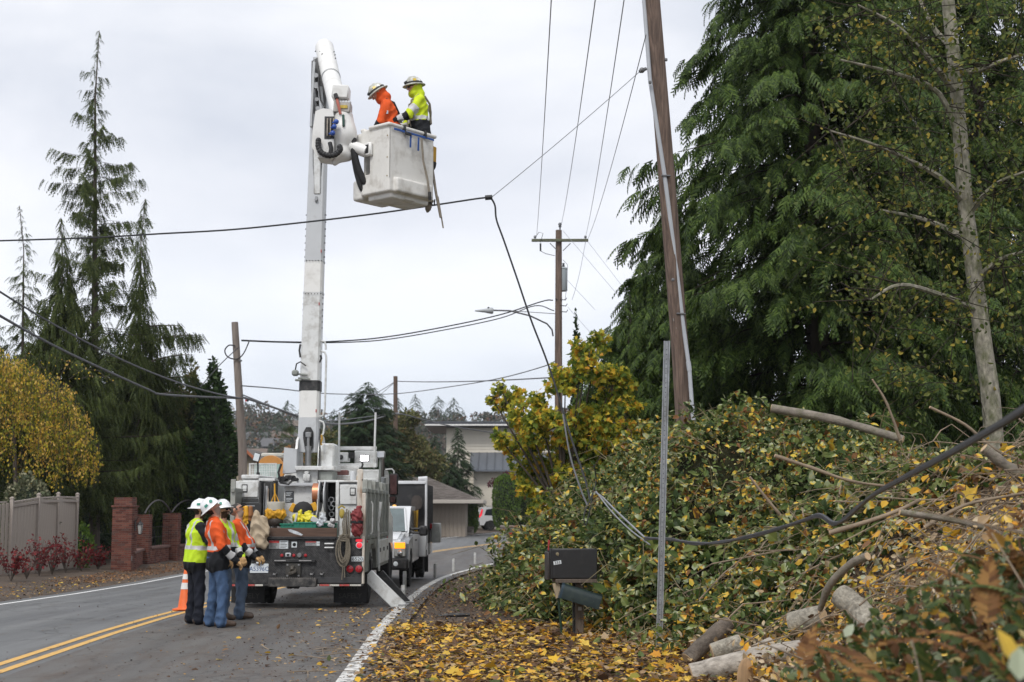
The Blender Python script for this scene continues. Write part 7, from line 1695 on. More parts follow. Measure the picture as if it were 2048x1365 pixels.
for (x, y) in ((.8, -.78), (3.4, -.78), (.8, .78), (3.4, .78)):
    t = mk('wheel', MB().lathe([(.2, -.1), (.31, -.11), (.34, -.06), (.34, .06), (.31, .11), (.2, .1)], 20, rot=Matrix.Rotation(PI / 2, 3, 'X')), RUB, SV, (x, y, .34)); mk('rim', MB().lathe([(0, .08), (.06, .09), (.19, .06), (.21, .11), (.21, -.1)], 16, rot=Matrix.Rotation(PI / 2 * (1 if y < 0 else -1), 3, 'X')), STEEL, t)
# white lane posts
DW = mat('delineator_white', (.48, .48, .46), .5, var=.15, dirt=(.3, .28, .25), dirt_amt=.4)
for px, py, h, lab in [(870, 1160, .46, 'nearest of the row beyond the pickup'), (907, 1147, .46, 'second of the row beyond the pickup'), (950, 1132, .46, 'third of the row beyond the pickup'), (994, 1119, .46, 'farthest of the row, close to the brambles'), (806, 1216, .42, 'standing in front of the foot of the white outrigger'), (809, 1186, .5, 'right of the pickup front wheel')]:
    g = GH(px, py, 15, 80); d = empty('lane_post', (g.x, g.y, g.z), 0, 'short white lane post ' + lab, 'post', 'white lane posts along the edge line')
    mk('tube', MB().lathe([(.045, .02), (.042, h - .02), (.036, h), (0, h)], 12), DW, d); mk('base', MB().lathe([(0, 0), (.11, 0), (.10, .025), (.05, .04), (0, .04)], 14), RUB, d); mk('band', MB().lathe([(.044, h * .72), (.0455, h * .73), (.0455, h * .86), (.043, h * .87)], 12), SILV, d)
# mailboxes
MY = 19.3; s_ = px_per_m(MY)
def mpt(px, py): return P(px, py, MY)
MBK = mat('black_mailbox_steel', (.014, .014, .015), .5, var=.2, scale=20, dirt=(.05, .045, .04), dirt_amt=.3)
OLDW = mat('weathered_grey_wood', (.105, .082, .064), .9, var=.3, scale=6, stretch=(6, 6, .5), bump=.4, bscale=20)
o = mpt(1148, 1158); w, h, d = .64, .395, .30
m1 = empty('mailbox', o, R(7), 'large square black mailbox with white house numbers on a wooden ledge', 'mailbox')
mk('box', MB().bx(-w / 2, w / 2, 0, d, 0, h, .012), MBK, m1)
mk('door', MB().bx(-w / 2 - .035, -w / 2 - .004, -.005, d + .005, -.02, h - .04, .01), mat('brown_black_door', (.030, .024, .022), .6, var=.2), m1); mk('door_lip', MB().bx(-w / 2 - .002, -w / 2 + .025, -.008, d + .008, -.005, h + .006, .004), MBK, m1)
nm = mk('number_plate', MB().box((-.225, -.004, .215), (.105, .004, .048), (0, R(-10), 0), .001), PLATE, m1); link('lettering', text_mesh('333', .05, .001, INK, squash=1.1), nm, (-.225, -.008, .215), (PI / 2, R(-10), 0))
mk('flag_hub', MB().lathe([(.022, 0), (.022, .012), (0, .014)], 12, (-.225, -.001, .33), (PI / 2, 0, 0)).tube([(-.225, -.012, .33), (-.215, -.012, .30)], .006, 6), mat('brass_hub', (.33, .28, .18), .4, metal=.7), m1)
mk('red_flag', MB().bx(-w / 2 - .01, -w / 2, .10, .16, h - .02, h + .12).bx(-w / 2 - .012, -w / 2 - .002, .02, .10, h + .06, h + .12), mat('red_flag_paint', (.40, .03, .025), .5), m1, kind='stuff')
mk('ledge', MB().bx(-.25, w / 2 - .01, -.02, d + .03, -.055, -.004, .005), OLDW, m1)
pg = GH(1161, 1276, 12, 40)
mk('post', MB().bx(.035, .145, .08, .18, (pg.z - o.z) - .1, -.055, .006), OLDW, m1); mk('post', MB().bx(.0, .03, .12, .16, (pg.z - o.z) - .1, -.055, .004), BLACK, m1, label='thin dark post behind the wooden one'); mk('bracket', MB().box((.09, .075, -.40), (.05, .006, .05), None, .002), STEEL, m1)
mk('bracket_board', MB().prism([(-.29, -.06), (-.19, -.06), (-.185, -.24), (-.24, -.26), (-.255, -.18)], .02, .07, 'y'), mat('pale_split_wood', (.34, .27, .18), .9, var=.25, scale=8, stretch=(6, 6, .6)), m1)
sg = mpt(1126, 1264) - o; mk('green_stake', MB().tube([(-.21, .05, -.2), (sg.x, .08, sg.z - .1)], .017, 6), mat('green_stake', (.010, .035, .022), .5), m1)
o2 = mpt(1127, 1166) + Vector((0, -.12, 0)); m2 = empty('mailbox', o2, R(4), 'dark blue-green arched mailbox tilted down under the square black one', 'mailbox'); m2.rotation_euler = (0, R(17), R(4))
GRB = mat('dark_green_mailbox', (.010, .022, .022), .45, var=.3, scale=6, dirt=(.035, .045, .03), dirt_amt=.4, dscale=6); pr = [(.0, -.20), (.17, -.20), (.17, -.08), (.155, -.035), (.12, -.008), (.085, .0), (.05, -.008), (.015, -.035), (.0, -.08)]
mk('box', MB().prism(pr, 0.0, .54, 'x'), GRB, m2); mk('door_rim', MB().prism([(y * 1.06 - .005, z * 1.04 + .004) for y, z in pr], -.012, .022, 'x'), mat('mailbox_rim', (.012, .03, .045), .4), m2); mk('rear_rim', MB().prism([(y * 1.04 - .004, z * 1.03 + .003) for y, z in pr], .53, .545, 'x'), GRB, m2)
o = P(1029, 1076, 37.5); g_ = float(ground_h(o.x, o.y)); m3 = empty('mailbox', o, R(5), 'small black mailbox with a red flag far off at the edge of the brambles', 'mailbox'); mk('box', MB().prism([(0, 0), (.18, 0), (.18, .11), (.09, .17), (0, .11)], -.2, .3, 'x'), MBK, m3); mk('red_flag', MB().bx(-.15, .15, -.02, -.005, .09, .13), MATS['red_flag_paint'], m3); mk('post', MB().bx(.0, .09, .05, .14, g_ - o.z - .1, 0), OLDW, m3)
# galvanised sign post
GAL = mat('galvanised_steel', (.33, .345, .36), .45, metal=.55, var=.2, scale=14, dirt=(.22, .22, .21), dirt_amt=.4)
g = GH(1318, 1303, 10, 40); tp_ = P(1334, 682, g.y - .05); v = Vector(tp_) - g
sp_ = empty('sign_post', g, 0, 'bare galvanised steel sign post without a sign, standing before the brambles', 'post')
def chan(z): return [(v.x * z / v.z + a, v.y * z / v.z + b, z) for a, b in ((-.040, 0), (-.026, 0), (-.016, .026), (.016, .026), (.026, 0), (.040, 0), (.040, .006), (.030, .006), (.020, .032), (-.020, .032), (-.030, .006), (-.040, .006))]
mb = MB(); A_, B2 = chan(-.25), chan(v.z); n = len(A_); mb.add(A_ + B2, [(i, (i + 1) % n, n + (i + 1) % n, n + i) for i in range(n)] + [tuple(range(n))[::-1], tuple(range(n, 2 * n))]); mk('channel', mb, GAL, sp_, smooth=20)
hb = MB()
for k in range(60): z = .2 + k * (v.z - .25) / 60; c = Vector((v.x * z / v.z, v.y * z / v.z + .0235, z)); hb.lathe([(.006, 0), (0, .0005)], 6, c, (PI / 2, 0, 0))
mk('punched_holes', hb, BLACK, sp_, kind='stuff')

# ================================================================== UTILITY POLES
POLEW = mat('pole_wood', (.165, .115, .090), .9, var=.5, scale=3.5, stretch=(7, 7, .35), bump=.7, bscale=12, dirt=(.070, .050, .040), dirt_amt=.62, dscale=2.6)
POLEG = mat('grey_pole_wood', (.22, .185, .16), .9, var=.22, scale=3, stretch=(7, 7, .4), bump=.5, bscale=12, dirt=(.12, .095, .08), dirt_amt=.4, dscale=2)
def pole(pts, radii, label, m=POLEW, n=14):
    b = Vector(pts[0]); rt = empty('utility_pole', b, 0, label, 'pole')
    mk('shaft', MB().tube([Vector(p) - b for p in pts], radii, n), m, rt); return rt
HW_ = mat('pole_hardware', (.16, .16, .165), .5, metal=.6); INS = mat('insulator_glaze', (.06, .065, .075), .2, coat=.5)
# near leaning pole
nb_ = P(1374, 900, 24.6); nb_.z = float(ground_h(nb_.x, nb_.y)) - .3
npts = [nb_, P(1367, 815, 24.55), P(1360, 700, 24.5), P(1333, 350, 24.2), P(1304, 0, 23.9), P(1285, -220, 23.7), P(1270, -420, 23.5)]
np_ = pole(npts, [.152, .150, .149, .146, .14, .135, .13], 'near leaning wooden utility pole with a pale conduit running up it', n=18)
cpts = [P(1384, 812, 24.36), P(1379, 742, 24.36), P(1365, 640, 24.33), P(1351, 520, 24.24), P(1329, 350, 24.04), P(1300, 160, 23.94), P(1288, 0, 23.86), P(1272, -220, 23.72)]
cd = mk('conduit', MB().tube([p - nb_ for p in cpts], .036, 10), mat('grey_pvc', (.44, .46, .49), .45, var=.06), np_); mk('coupling', MB().tube([cpts[1] - nb_, cpts[1].lerp(cpts[2], .18) - nb_], .043, 10), MATS['grey_pvc'], cd); mk('elbow', MB().tube([cpts[0] - nb_, cpts[0] - nb_ + Vector((.02, -.02, -.25))], .04, 10), MATS['grey_pvc'], cd)
for (px, py, Y) in ((1332, 352, 24.02), (1362, 628, 24.3)): c = P(px, py, Y) - nb_; mk('conduit_clamp', MB().box(c, (.16, .06, .03), (0, .05, 0), .008), HW_, np_)
EYE = P(1279, 144, 23.85); mk('guy_eye', MB().tube([P(1292, 138, 23.9) - nb_, P(1284, 141, 23.86) - nb_, EYE - nb_], .03, 8).sphere(P(1284, 141, 23.86) - nb_, .05, 8, 6), HW_, np_)
for (px, py) in ((1344, 120), (1312, 165), (1358, 560)): c = P(px - 12, py, 23.85) - nb_; mk('bolt', MB().box(c, (.05, .05, .05), None, .01), HW_, np_)
def flat_mark(py, dx, w, h): pass
for (py, dx) in ((640, -.05), (655, .0)): c = P(1356, py, 24.33) - nb_; mk('pole_tag', MB().box(c + Vector((dx, .0, 0)), (.07, .01, .05), None, .002), mat('tin_tag', (.25, .23, .21), .5, metal=.4), np_)
# far pole with crossarm, transformer and lamp
FY = 57.0; fb_ = P(1117, 900, FY); fb_.z = float(gz(FY)) - .2; ft = P(1117.5, 461, FY)
fp = pole([fb_, P(1117, 700, FY), ft], [.165, .15, .125], 'far utility pole with a crossarm, a transformer and a street lamp arm', POLEW)
def fq(px, py, dy=0): return P(px, py, FY + dy) - fb_
ca = mk('crossarm', MB().box((fq(1063, 483) + fq(1176, 483)) / 2 + Vector((0, -.2, 0)), ((fq(1176, 483) - fq(1063, 483)).x, .1, .115), None, .01), mat('mossy_crossarm', (.11, .115, .075), .9, var=.3, scale=8), fp)
for px in (1070, 1171): c = fq(px, 483, -.2); mk('insulator', MB().lathe([(.015, .05), (.015, .12), (.06, .13), (.045, .16), (.06, .18), (.04, .23), (0, .25)], 10, c), INS, ca)
mk('top_insulator', MB().lathe([(.03, 0), (.03, .1), (.07, .14), (.05, .18), (.08, .22), (.06, .28), (0, .32)], 10, ft - fb_ + Vector((.05, -.05, 0))), INS, fp)
for (a, b) in (((1100, 487), (1113, 500)), ((1141, 487), (1126, 502))): mk('brace', MB().cyl(fq(*a, -.2), fq(*b, -.12), .018, n=6), HW_, fp)
xf = mk('transformer', MB().lathe([(0, -.48), (.20, -.47), (.22, -.44), (.22, .42), (.24, .44), (.2, .5), (0, .52)], 18, fq(1124, 560, .2)), mat('transformer_grey', (.36, .40, .42), .45, var=.06), fp); mk('bushing', MB().lathe([(.03, .5), (.06, .56), (.04, .62), (.05, .68), (0, .7)], 8, fq(1127, 560, .2)), INS, xf)
mk('fuse_cutout', MB().cyl(fq(1081, 487, -.3), fq(1081, 503, -.25), .035, n=8), BLACK, fp)
mk('jumper_wire', MB().tube([fq(1071, 474, -.2), fq(1078, 465, -.25), fq(1086, 467, -.3), fq(1081, 486, -.3)], .012, 5), BLACK, fp); mk('jumper_wire', MB().tube([fq(1082, 503, -.25), fq(1092, 508, -.2), fq(1110, 512, -.1)], .012, 5), BLACK, fp)
mk('jumper_wire', MB().tube([fq(1126, 520, .0), fq(1135, 530, 0), fq(1134, 570, 0), fq(1130, 600, -.1)], .009, 5), BLACK, fp)
arm = mk('lamp_arm', MB().tube([fq(1106, 672, -.1), fq(1104, 660, -.5), fq(1094, 648, -.9), fq(1060, 632, -1.3), fq(1020, 622, -1.6), fq(984, 621, -1.8)], .032, 8), HW_, fp); mk('arm_stay', MB().tube([fq(1020, 622, -1.6), fq(1110, 628, -.1)], .014, 5), HW_, arm)
lh = mk('lamp_head', MB().lathe([(0, -.36), (.03, -.34), (.07, 0), (.13, .30), (.11, .36), (0, .38)], 12, fq(968, 622, -1.85), Matrix.Rotation(PI / 2, 3, 'Y')), mat('lamp_head_grey', (.35, .37, .38), .5), arm); mk('photocell', MB().lathe([(.04, 0), (.04, .08), (0, .1)], 8, fq(977, 619, -1.85)), BLACK, lh)
for (py, dx) in ((600, -.1), (600, .28), (612, .3), (624, .32)): mk('service_hook', MB().tube([fq(1117, py) + Vector((0, -.1, 0)), fq(1117, py) + Vector((dx, -.15, -.03)), fq(1117, py) + Vector((dx * 1.15, -.15, .06))], .018, 6), BLACK, fp)
# left pole, cut off
LY = 48.0; lb_ = P(490, 990, LY); lb_.z = float(ground_h(lb_.x, LY)) - .2
lp_ = pole([lb_, P(485, 900, LY), P(469.5, 645, LY)], [.15, .145, .115], 'bare leaning pole left of the boom with no crossarm', POLEG)
def lq(px, py, dy=0): return P(px, py, LY + dy) - lb_
mk('wire_clamp', MB().box(lq(481, 722, -.15), (.1, .05, .06), None, .01), HW_, lp_); mk('splice_case', MB().box(lq(494, 801, -.3), (.12, .08, .09), None, .02), mat('splice_black', (.03, .02, .02), .6), lp_); mk('red_tag', MB().box(lq(492, 802, -.36), (.05, .02, .06), None, .004), HEADR, lp_)
mk('cable_loop', MB().tube(catmull([lq(470, 692, -.15), lq(458, 691, -.2), lq(450, 700, -.25), lq(452, 710, -.25), lq(461, 717, -.2), lq(476, 718, -.16), lq(488, 706, -.2), lq(498, 684, -.25)], 4), [.022] * 29, 6), BLACK, lp_)
pole([P(791, 900, 95), P(791, 753, 95)], [.15, .14], 'plain wooden pole rising from the olive trees right of the boom', mat('dark_pole_wood', (.11, .075, .055), .9, var=.3, stretch=(6, 6, .4)))
# ================================================================== TREES ON THE RIGHT
def cedar(px, ty, Y, w0, n, lab, sp=.66, dens=14, H=None, prof=None, zmin=.8):
    b_ = base_at(px, Y); H_ = H or zpx(ty, Y, b_)
    pf = prof or prof_pts([(0, w0), (H_ * .2, w0), (H_ * .5, w0 * .66), (H_ * .8, w0 * .30), (H_ * .95, .35), (H_, .1)])
    return conifer('red_cedar', b_, H_, pf, n, sp=sp, dens=dens, up=.12, droop=.42, hang=1.0, side=.30, zmin=zmin, mat_f=GREEN_CEDAR, label=lab, group='western red cedars on the bank', slim=.95, rad_jit=(.68, 1.15), flat=.55, upt=.06, r0=.3)
cedar(1640, 0, 30.5, 3.9, 460, 'huge red cedar filling the right of the photo behind the leaning pole', H=23, prof=prof_pts([(0, 3.4), (5, 3.9), (8, 3.85), (10, 3.4), (12.5, 2.75), (16, 2.0), (23, .2)]))
cedar(1345, 385, 33.5, 3.0, 260, 'shorter red cedar showing left of the leaning pole', sp=.58)
cedar(1980, 0, 34, 4.4, 310, 'red cedar behind the mossy trunk at the right edge of the photo', H=22, sp=.75, dens=10)
cedar(1820, 0, 39, 3.6, 120, 'red cedar deep behind the huge one, showing dark through its gaps', H=18, sp=.8, dens=9)
cedar(1262, 590, 32.5, 2.4, 170, 'low red cedar rising out of the yellow maple', sp=.6)
b_ = base_at(1154, 50); hedge_block('cypress', b_, (.38, .38, zpx(668, 50, b_)), 2600, .15, GREEN_DARK, 'dark pointed cypress tip right of the far pole', 'tree', p=2, noise=.1, taper=.75)
# maple
Y_ = 29.5; b_ = base_at(1135, Y_); s_ = px_per_m(Y_)
cl = []
for (px, py, r) in [(1010, 805, 34), (1000, 778, 16), (1052, 845, 50), (1130, 765, 52), (1172, 715, 44), (1200, 680, 30), (1225, 770, 66), (1120, 850, 72), (1050, 905, 62), (1180, 880, 95), (1245, 850, 66), (1085, 960, 60), (1150, 945, 75), (1240, 930, 60), (1085, 1010, 44), (1290, 880, 50), (1160, 740, 30), (1035, 790, 20), (1075, 800, 28), (1000, 880, 26), (985, 800, 14)]:
    q = P(px, py, Y_); cl.append((q.x - b_.x, RNG.normal() * .45, q.z - b_.z, r / s_))
broadleaf('maple_tree', b_, cl, 10500, .105, MAPLE, 'yellow and green maple in autumn leaf in front of the far pole', tmpl=(MAPLE_V, MAPLE_F), trunk_r=.10, hang=.7, shell=.1, sub=17, rr_=(.20, .40))
# mossy alder in front of the cedars
AY = 21.0; ab = P(1988, 860, AY); ab.z = float(ground_h(ab.x, AY)) - .2
ar = empty('alder_tree', ab, 0, 'mossy pale alder trunk with sparse olive leaves before the dark cedars', 'tree')
MOSS = mat('mossy_alder_bark', (.27, .25, .20), .95, var=.5, scale=16, bump=.9, bscale=26, dirt=(.085, .095, .035), dirt_amt=.62, dscale=9, stretch=(1, 1, .5))
def aq(px, py, dy=0): return P(px, py, AY + dy) - ab
apts = [aq(1990, 900), aq(1985, 835), aq(1968, 700), aq(1945, 520), aq(1930, 400), aq(1915, 200), aq(1896, 0), aq(1882, -150), aq(1870, -320)]
apts[0].z = 0
mk('trunk', MB().tube(catmull(apts, 3), list(np.linspace(.150, .080, 25)), 12), MOSS, ar)
lm = MB(); limbs = [[(1928, 405, 0), (1880, 355, -.3), (1800, 312, -.6), (1735, 285, -.9), (1660, 262, -1.1)], [(1915, 190, 0), (1850, 110, -.4), (1790, 50, -.7), (1715, 10, -1)], [(1905, 95, 0), (1870, 60, .3), (1840, 0, .5), (1815, -60, .6)], [(1925, 300, 0), (1880, 190, -.2), (1800, 150, -.5), (1680, 120, -.8)],
         [(1912, 145, 0), (1960, 140, -.3), (2010, 120, -.5), (2070, 105, -.6)], [(1935, 430, 0), (1990, 370, -.4), (2060, 340, -.7)], [(1950, 560, 0), (2000, 520, -.3), (2060, 500, -.5)], [(1955, 620, 0), (1880, 590, -.5), (1800, 570, -.9), (1740, 600, -1.1)], [(1940, 480, 0), (1850, 440, .4), (1760, 420, .7)]]
pts = []; tw = MB()
for L_ in limbs:
    q = np.array([aq(*p) for p in L_]); cv = catmull(q, 4); lm.tube(cv, list(np.linspace(.055, .015, len(cv))), 6, caps=False)
    for k in range(22):
        t = RNG.uniform(.25, 1); i = min(len(cv) - 1, int(t * len(cv))); p0 = cv[i]; d = RNG.normal(size=3) * np.array([.6, .5, .5]); p1 = p0 + d * .7; p2 = p1 + d * .4 + np.array([0, 0, -.25 * RNG.random()])
        tw.tube([p0, p1, p2], [.010, .007, .003], 4, caps=False)
        s = RNG.uniform(.4, 2, 18); pts.append(np.stack([np.interp(s, range(3), np.array([p0, p1, p2])[:, j]) for j in range(3)], 1) + RNG.normal(size=(18, 3)) * .12)
for k in range(230):   # loose leafy sprays down the right edge
    p0 = np.array(aq(RNG.uniform(1690, 2090), RNG.uniform(-40, 800), RNG.uniform(-1.2, 1.2))); d = RNG.normal(size=3) * np.array([.5, .4, .35]); p1 = p0 + d; tw.tube([p0, (p0 + p1) / 2 + [0, 0, .06], p1], [.008, .006, .003], 4, caps=False)
    s = RNG.random(16); pts.append(p0 + d * s[:, None] + RNG.normal(size=(16, 3)) * .11)
pts = np.concatenate(pts)
mk('limb', lm, MOSS, ar, kind='stuff'); mk('twigs', tw, TWIGD, ar, kind='stuff')
leaves_at(pts, RNG.normal(size=pts.shape) + [0, 0, -.5], RNG.uniform(.05, .105, len(pts)), leafmat('alder_leaves', [(1.5, (.045, .065, .018)), (2.2, (.09, .12, .028)), (1.2, (.18, .20, .05)), (.25, (.36, .28, .05))], .35, .5), ar, tmpl=(LEAF_V, LEAF_F))

# ================================================================== BRAMBLES
TT = np.array([[10, .1], [16, .35], [17.5, .8], [19, 1.4], [21, 1.9], [24, 2.2], [28, 2.0], [32, 1.8], [40, 1.6], [46, 1.5], [50, 1.2]])
TT2 = np.array([[10, .05], [16, .15], [18.5, .22], [19.6, .7], [21, 1.9], [22.5, 2.35], [24, 2.5], [28, 2.4], [32, 2.2], [50, 1.2]])
def tmax(x, y):
    w = ss(1.7, 3.0, x); return (np.interp(y, TT[:, 0], TT[:, 1]) * (1 - w) + np.interp(y, TT2[:, 0], TT2[:, 1]) * w) * (1 - .55 * ss(3.5, 6.0, x - xe(y)))
def thick(x, y):
    e = np.asarray(x, float) - xe(y) + .12 * vnoise(x, y, 1.6, 2); 
    lump = 1 + .15 * vnoise(x, y, 1.1, 7) + .11 * vnoise(x, y, 2.6, 4)
    return np.where(e > 0, tmax(x, y) * (1 - np.exp(-np.maximum(e, 0) / np.interp(y, [17, 20, 22, 26, 34, 44], [.4, .5, .8, 1.0, 1.1, 1.3]))) * lump, 0)
def btop(x, y): return ground_h(x, y) + thick(x, y)
def bnorm(f, x, y, h=.08):
    dx = (f(x + h, y) - f(x - h, y)) / (2 * h); dy = (f(x, y + h) - f(x, y - h)) / (2 * h)
    n = np.stack([-dx, -dy, np.ones_like(dx)], 1); return norm(n), np.sqrt(1 + dx ** 2 + dy ** 2)
BR = empty('bramble_thicket', (1.6, 23, float(ground_h(1.6, 23))), 0, 'tangled bramble thicket spilling down the bank behind the mailboxes', 'brambles')
BO = np.array(BR.location)
def sample_surface(n, f, xr, yr, dens_f=None):
    m = n * 6; y = RNG.uniform(*yr, m); x = xe(y) + RNG.uniform(*xr, m)
    nn, a = bnorm(f, x, y); w = np.minimum(a, 6)
    if dens_f is not None: w = w * dens_f(x, y)
    k = RNG.choice(m, n, p=w / w.sum()); return x[k], y[k], nn[k]
bx_, by_, bn_ = sample_surface(74000, btop, (.0, 9.5), (16.2, 46), lambda x, y: np.clip(30 / y, .4, 1.6) ** 1.6 * (1 - .55 * ss(3, 6, x - xe(y))) * np.clip(1.0 + .75 * vnoise(x, y, 2.3, 21) + .4 * vnoise(x, y, 5.1, 22), .12, 2))
dep = RNG.exponential(.16, len(bx_)) - .09 - .12 * (RNG.random(len(bx_)) < .08)
pb = np.stack([bx_, by_, btop(bx_, by_)], 1) - bn_ * dep[:, None]
drb = norm(bn_ * .5 + RNG.normal(size=pb.shape) * .7 + np.array([-.15, -.25, -.25]))
BRM = leafmat('bramble_leaves', [(1.1, (.026, .046, .012)), (2.2, (.060, .098, .024)), (2.2, (.115, .155, .040)), (1.2, (.20, .225, .065)), (.8, (.38, .42, .28)), (1.0, (.66, .51, .06)), (.6, (.64, .33, .05)), (.3, (.20, .095, .035))], .25, .42, .4, clump=1.9)
szb = (.042 + .11 * RNG.random(len(pb)) ** 1.6) * (1 + .40 * vnoise(bx_, by_, 1.5, 31)) * (1 + .25 * (by_ < 20))
def with_up(d, n): return basis(d, up=n + RNG.normal(size=n.shape) * .35)
V, F = scatter(LEAF_V, LEAF_F, with_up(drb, bn_), pb - BO, szb)
link('foliage', np_mesh('foliage', V, F, BRM), BR, kind='stuff')
# dark core sheet under the leaves; shade of the gaps put into its colour
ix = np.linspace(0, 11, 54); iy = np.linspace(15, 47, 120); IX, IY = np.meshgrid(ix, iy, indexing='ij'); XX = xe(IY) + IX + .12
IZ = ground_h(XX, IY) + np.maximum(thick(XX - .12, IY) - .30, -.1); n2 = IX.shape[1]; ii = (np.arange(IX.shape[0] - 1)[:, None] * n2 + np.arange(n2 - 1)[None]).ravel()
link('dark_core', np_mesh('dark_core', np.stack([XX.ravel(), IY.ravel(), IZ.ravel()], 1) - BO, np.stack([ii, ii + n2, ii + n2 + 1, ii + 1], 1), mat('shaded_gap_core', (.020, .020, .010), 1.0, var=.7, scale=9, bump=1, bscale=18, spec=.05), smooth=True), BR)
cm = MB()
for k in range(420):
    x, y, n_ = bx_[k * 37], by_[k * 37], bn_[k * 37]; p0 = np.array([x, y, float(btop(x, y)) - .1]); d = norm(n_ + RNG.normal(size=3) * .9); L_ = RNG.uniform(.4, 1.3)
    cm.tube([p0 - BO, p0 + d * L_ * .5 + [0, 0, .1] - BO, p0 + d * L_ + [0, -.1, -.25 * L_] - BO], [.008, .006, .003], 4, caps=False)
lp = []; ld = []
for k in range(620):      # arching runners that break the outline
    j = int(RNG.integers(len(bx_)));
    if by_[j] > 36 or bx_[j] - xe(by_[j]) > 5: continue
    n_ = bn_[j]; p0 = np.array([bx_[j], by_[j], float(btop(bx_[j], by_[j]))]) - n_ * .15; d = norm(n_ * .9 + RNG.normal(size=3) * .75 + np.array([-.1, -.25, .35])); L_ = RNG.uniform(.5, 1.6)
    s = np.linspace(0, 1, 6)[:, None]; q = p0 + d * L_ * s + np.array([0, -.12, -.62]) * L_ * s ** 2.2
    cm.tube(q - BO, [.009, .008, .007, .006, .004, .003], 4, caps=False)
    m = int(L_ * 17); t = RNG.uniform(.25, 1, m); pp_ = np.stack([np.interp(t, s[:, 0], q[:, c]) for c in range(3)], 1); lp.append(pp_ + RNG.normal(size=pp_.shape) * .035); ld.append(RNG.normal(size=pp_.shape) * .8 + d * .4 + [0, -.1, -.4])
lp = np.concatenate(lp); ld = np.concatenate(ld); V, F = scatter(LEAF_V, LEAF_F, basis(ld, up=RNG.normal(size=lp.shape) * .5 + [0, -.3, 1]), lp - BO, RNG.uniform(.055, .14, len(lp))); link('runner_leaves', np_mesh('runner_leaves', V, F, BRM), BR, kind='stuff')
mk('canes', cm, mat('bramble_cane', (.17, .14, .07), .7, var=.4, scale=4), BR, kind='stuff')
# 300 leaves standing proud of the thicket, each a leaf of its own
LM = []
for nm, cols in (('green', [(1, (.035, .07, .018)), (2, (.06, .11, .03)), (1, (.10, .15, .045))]), ('pale', [(1, (.28, .33, .20)), (1, (.42, .46, .33))]), ('yellow', [(1, (.55, .36, .03)), (1, (.62, .42, .06)), (.6, (.60, .27, .04))])):
    me = bpy.data.meshes.new('leaf'); vv = [(a * 1.1, b, c) for a, b, c in LEAF_V]; me.from_pydata(vv, [], LEAF_F); me.materials.append(leafmat('large_bramble_leaf_' + nm, cols, .3, .4, .5, per_object=True)); LM.append(me)
kk = np.where((by_ < 23) & (bx_ - xe(by_) < 4))[0]; kk = kk[np.argsort(by_[kk] + RNG.random(len(kk)) * 6)][:2400]; kk = RNG.choice(kk, 300, replace=False)
cent = [(P(1165, 1110, 20).x, 19.6), (1.55, 18.6), (2.3, 19.6), (3.2, 19.2), (2.7, 18.2)]
for i, k in enumerate(kk):
    n_ = bn_[k]; p = np.array([bx_[k], by_[k], float(btop(bx_[k], by_[k]))]) + n_ * RNG.uniform(.01, .07) - BO
    ty = vnoise(bx_[k], by_[k], 1.7, 9) + RNG.normal() * .35; me = LM[1] if ty > .75 else LM[2] if ty < -.55 else LM[0]
    d = norm((n_ * .3 + RNG.normal(size=3) * .6 + [0, -.2, -.3])[None]); B = basis(d, up=n_[None] + RNG.normal(size=(1, 3)) * .3)[0]
    o = link('leaf', me, BR, p, Matrix(B.tolist()).to_euler()); o.scale = (RNG.uniform(.12, .17),) * 3
# ferny undergrowth low at the road side
def fern_tmpl(n=13):
    V = []; F = []
    for i in range(n):
        t = .12 + .86 * i / (n - 1); l = .24 * math.sin(PI * min(1, t * .9 + .08)) ** .8 * (1.1 - t * .75); z = .35 * t - .55 * t * t
        for s in (-1, 1):
            k = len(V); V += [(0, t - .03, z), (0, t + .03, z), (s * l * .6, t + .07 + .03, z - .02), (s * l, t + .10, z - .06), (s * l * .6, t + .02, z - .02)]; F += [(k, k + 4, k + 1), (k + 4, k + 2, k + 1), (k + 4, k + 3, k + 2)]
    for i in range(6):
        t0, t1 = i / 6, (i + 1) / 6; k = len(V); z0 = .35 * t0 - .55 * t0 * t0; z1 = .35 * t1 - .55 * t1 * t1; V += [(-.008, t0, z0), (.008, t0, z0), (.006, t1, z1), (-.006, t1, z1)]; F += [(k, k + 1, k + 2), (k, k + 2, k + 3)]
    return np.array(V), np.array(F)
FERN_V, FERN_F = fern_tmpl()
FERNG = leafmat('fern_green', [(1, (.035, .06, .018)), (2, (.07, .11, .03)), (1, (.14, .16, .045))], .3, .5); FERNB = leafmat('fern_brown', [(1, (.12, .055, .022)), (2, (.20, .095, .035)), (1, (.33, .18, .06))], .3, .6)
fx, fy, fn = sample_surface(260, btop, (.0, 1.2), (19, 36)); dz = RNG.normal(size=(260, 3)) * np.array([.8, .7, .5]) + np.array([-.3, -.5, .3]); V, F = scatter(FERN_V, FERN_F, basis(dz, up=np.tile([0, 0, 1.0], (260, 1))), np.stack([fx, fy, btop(fx, fy) - .1], 1) - BO, RNG.uniform(.22, .42, 260))
link('fern_fronds', np_mesh('fern_fronds', V, F, FERNG), BR, kind='stuff')

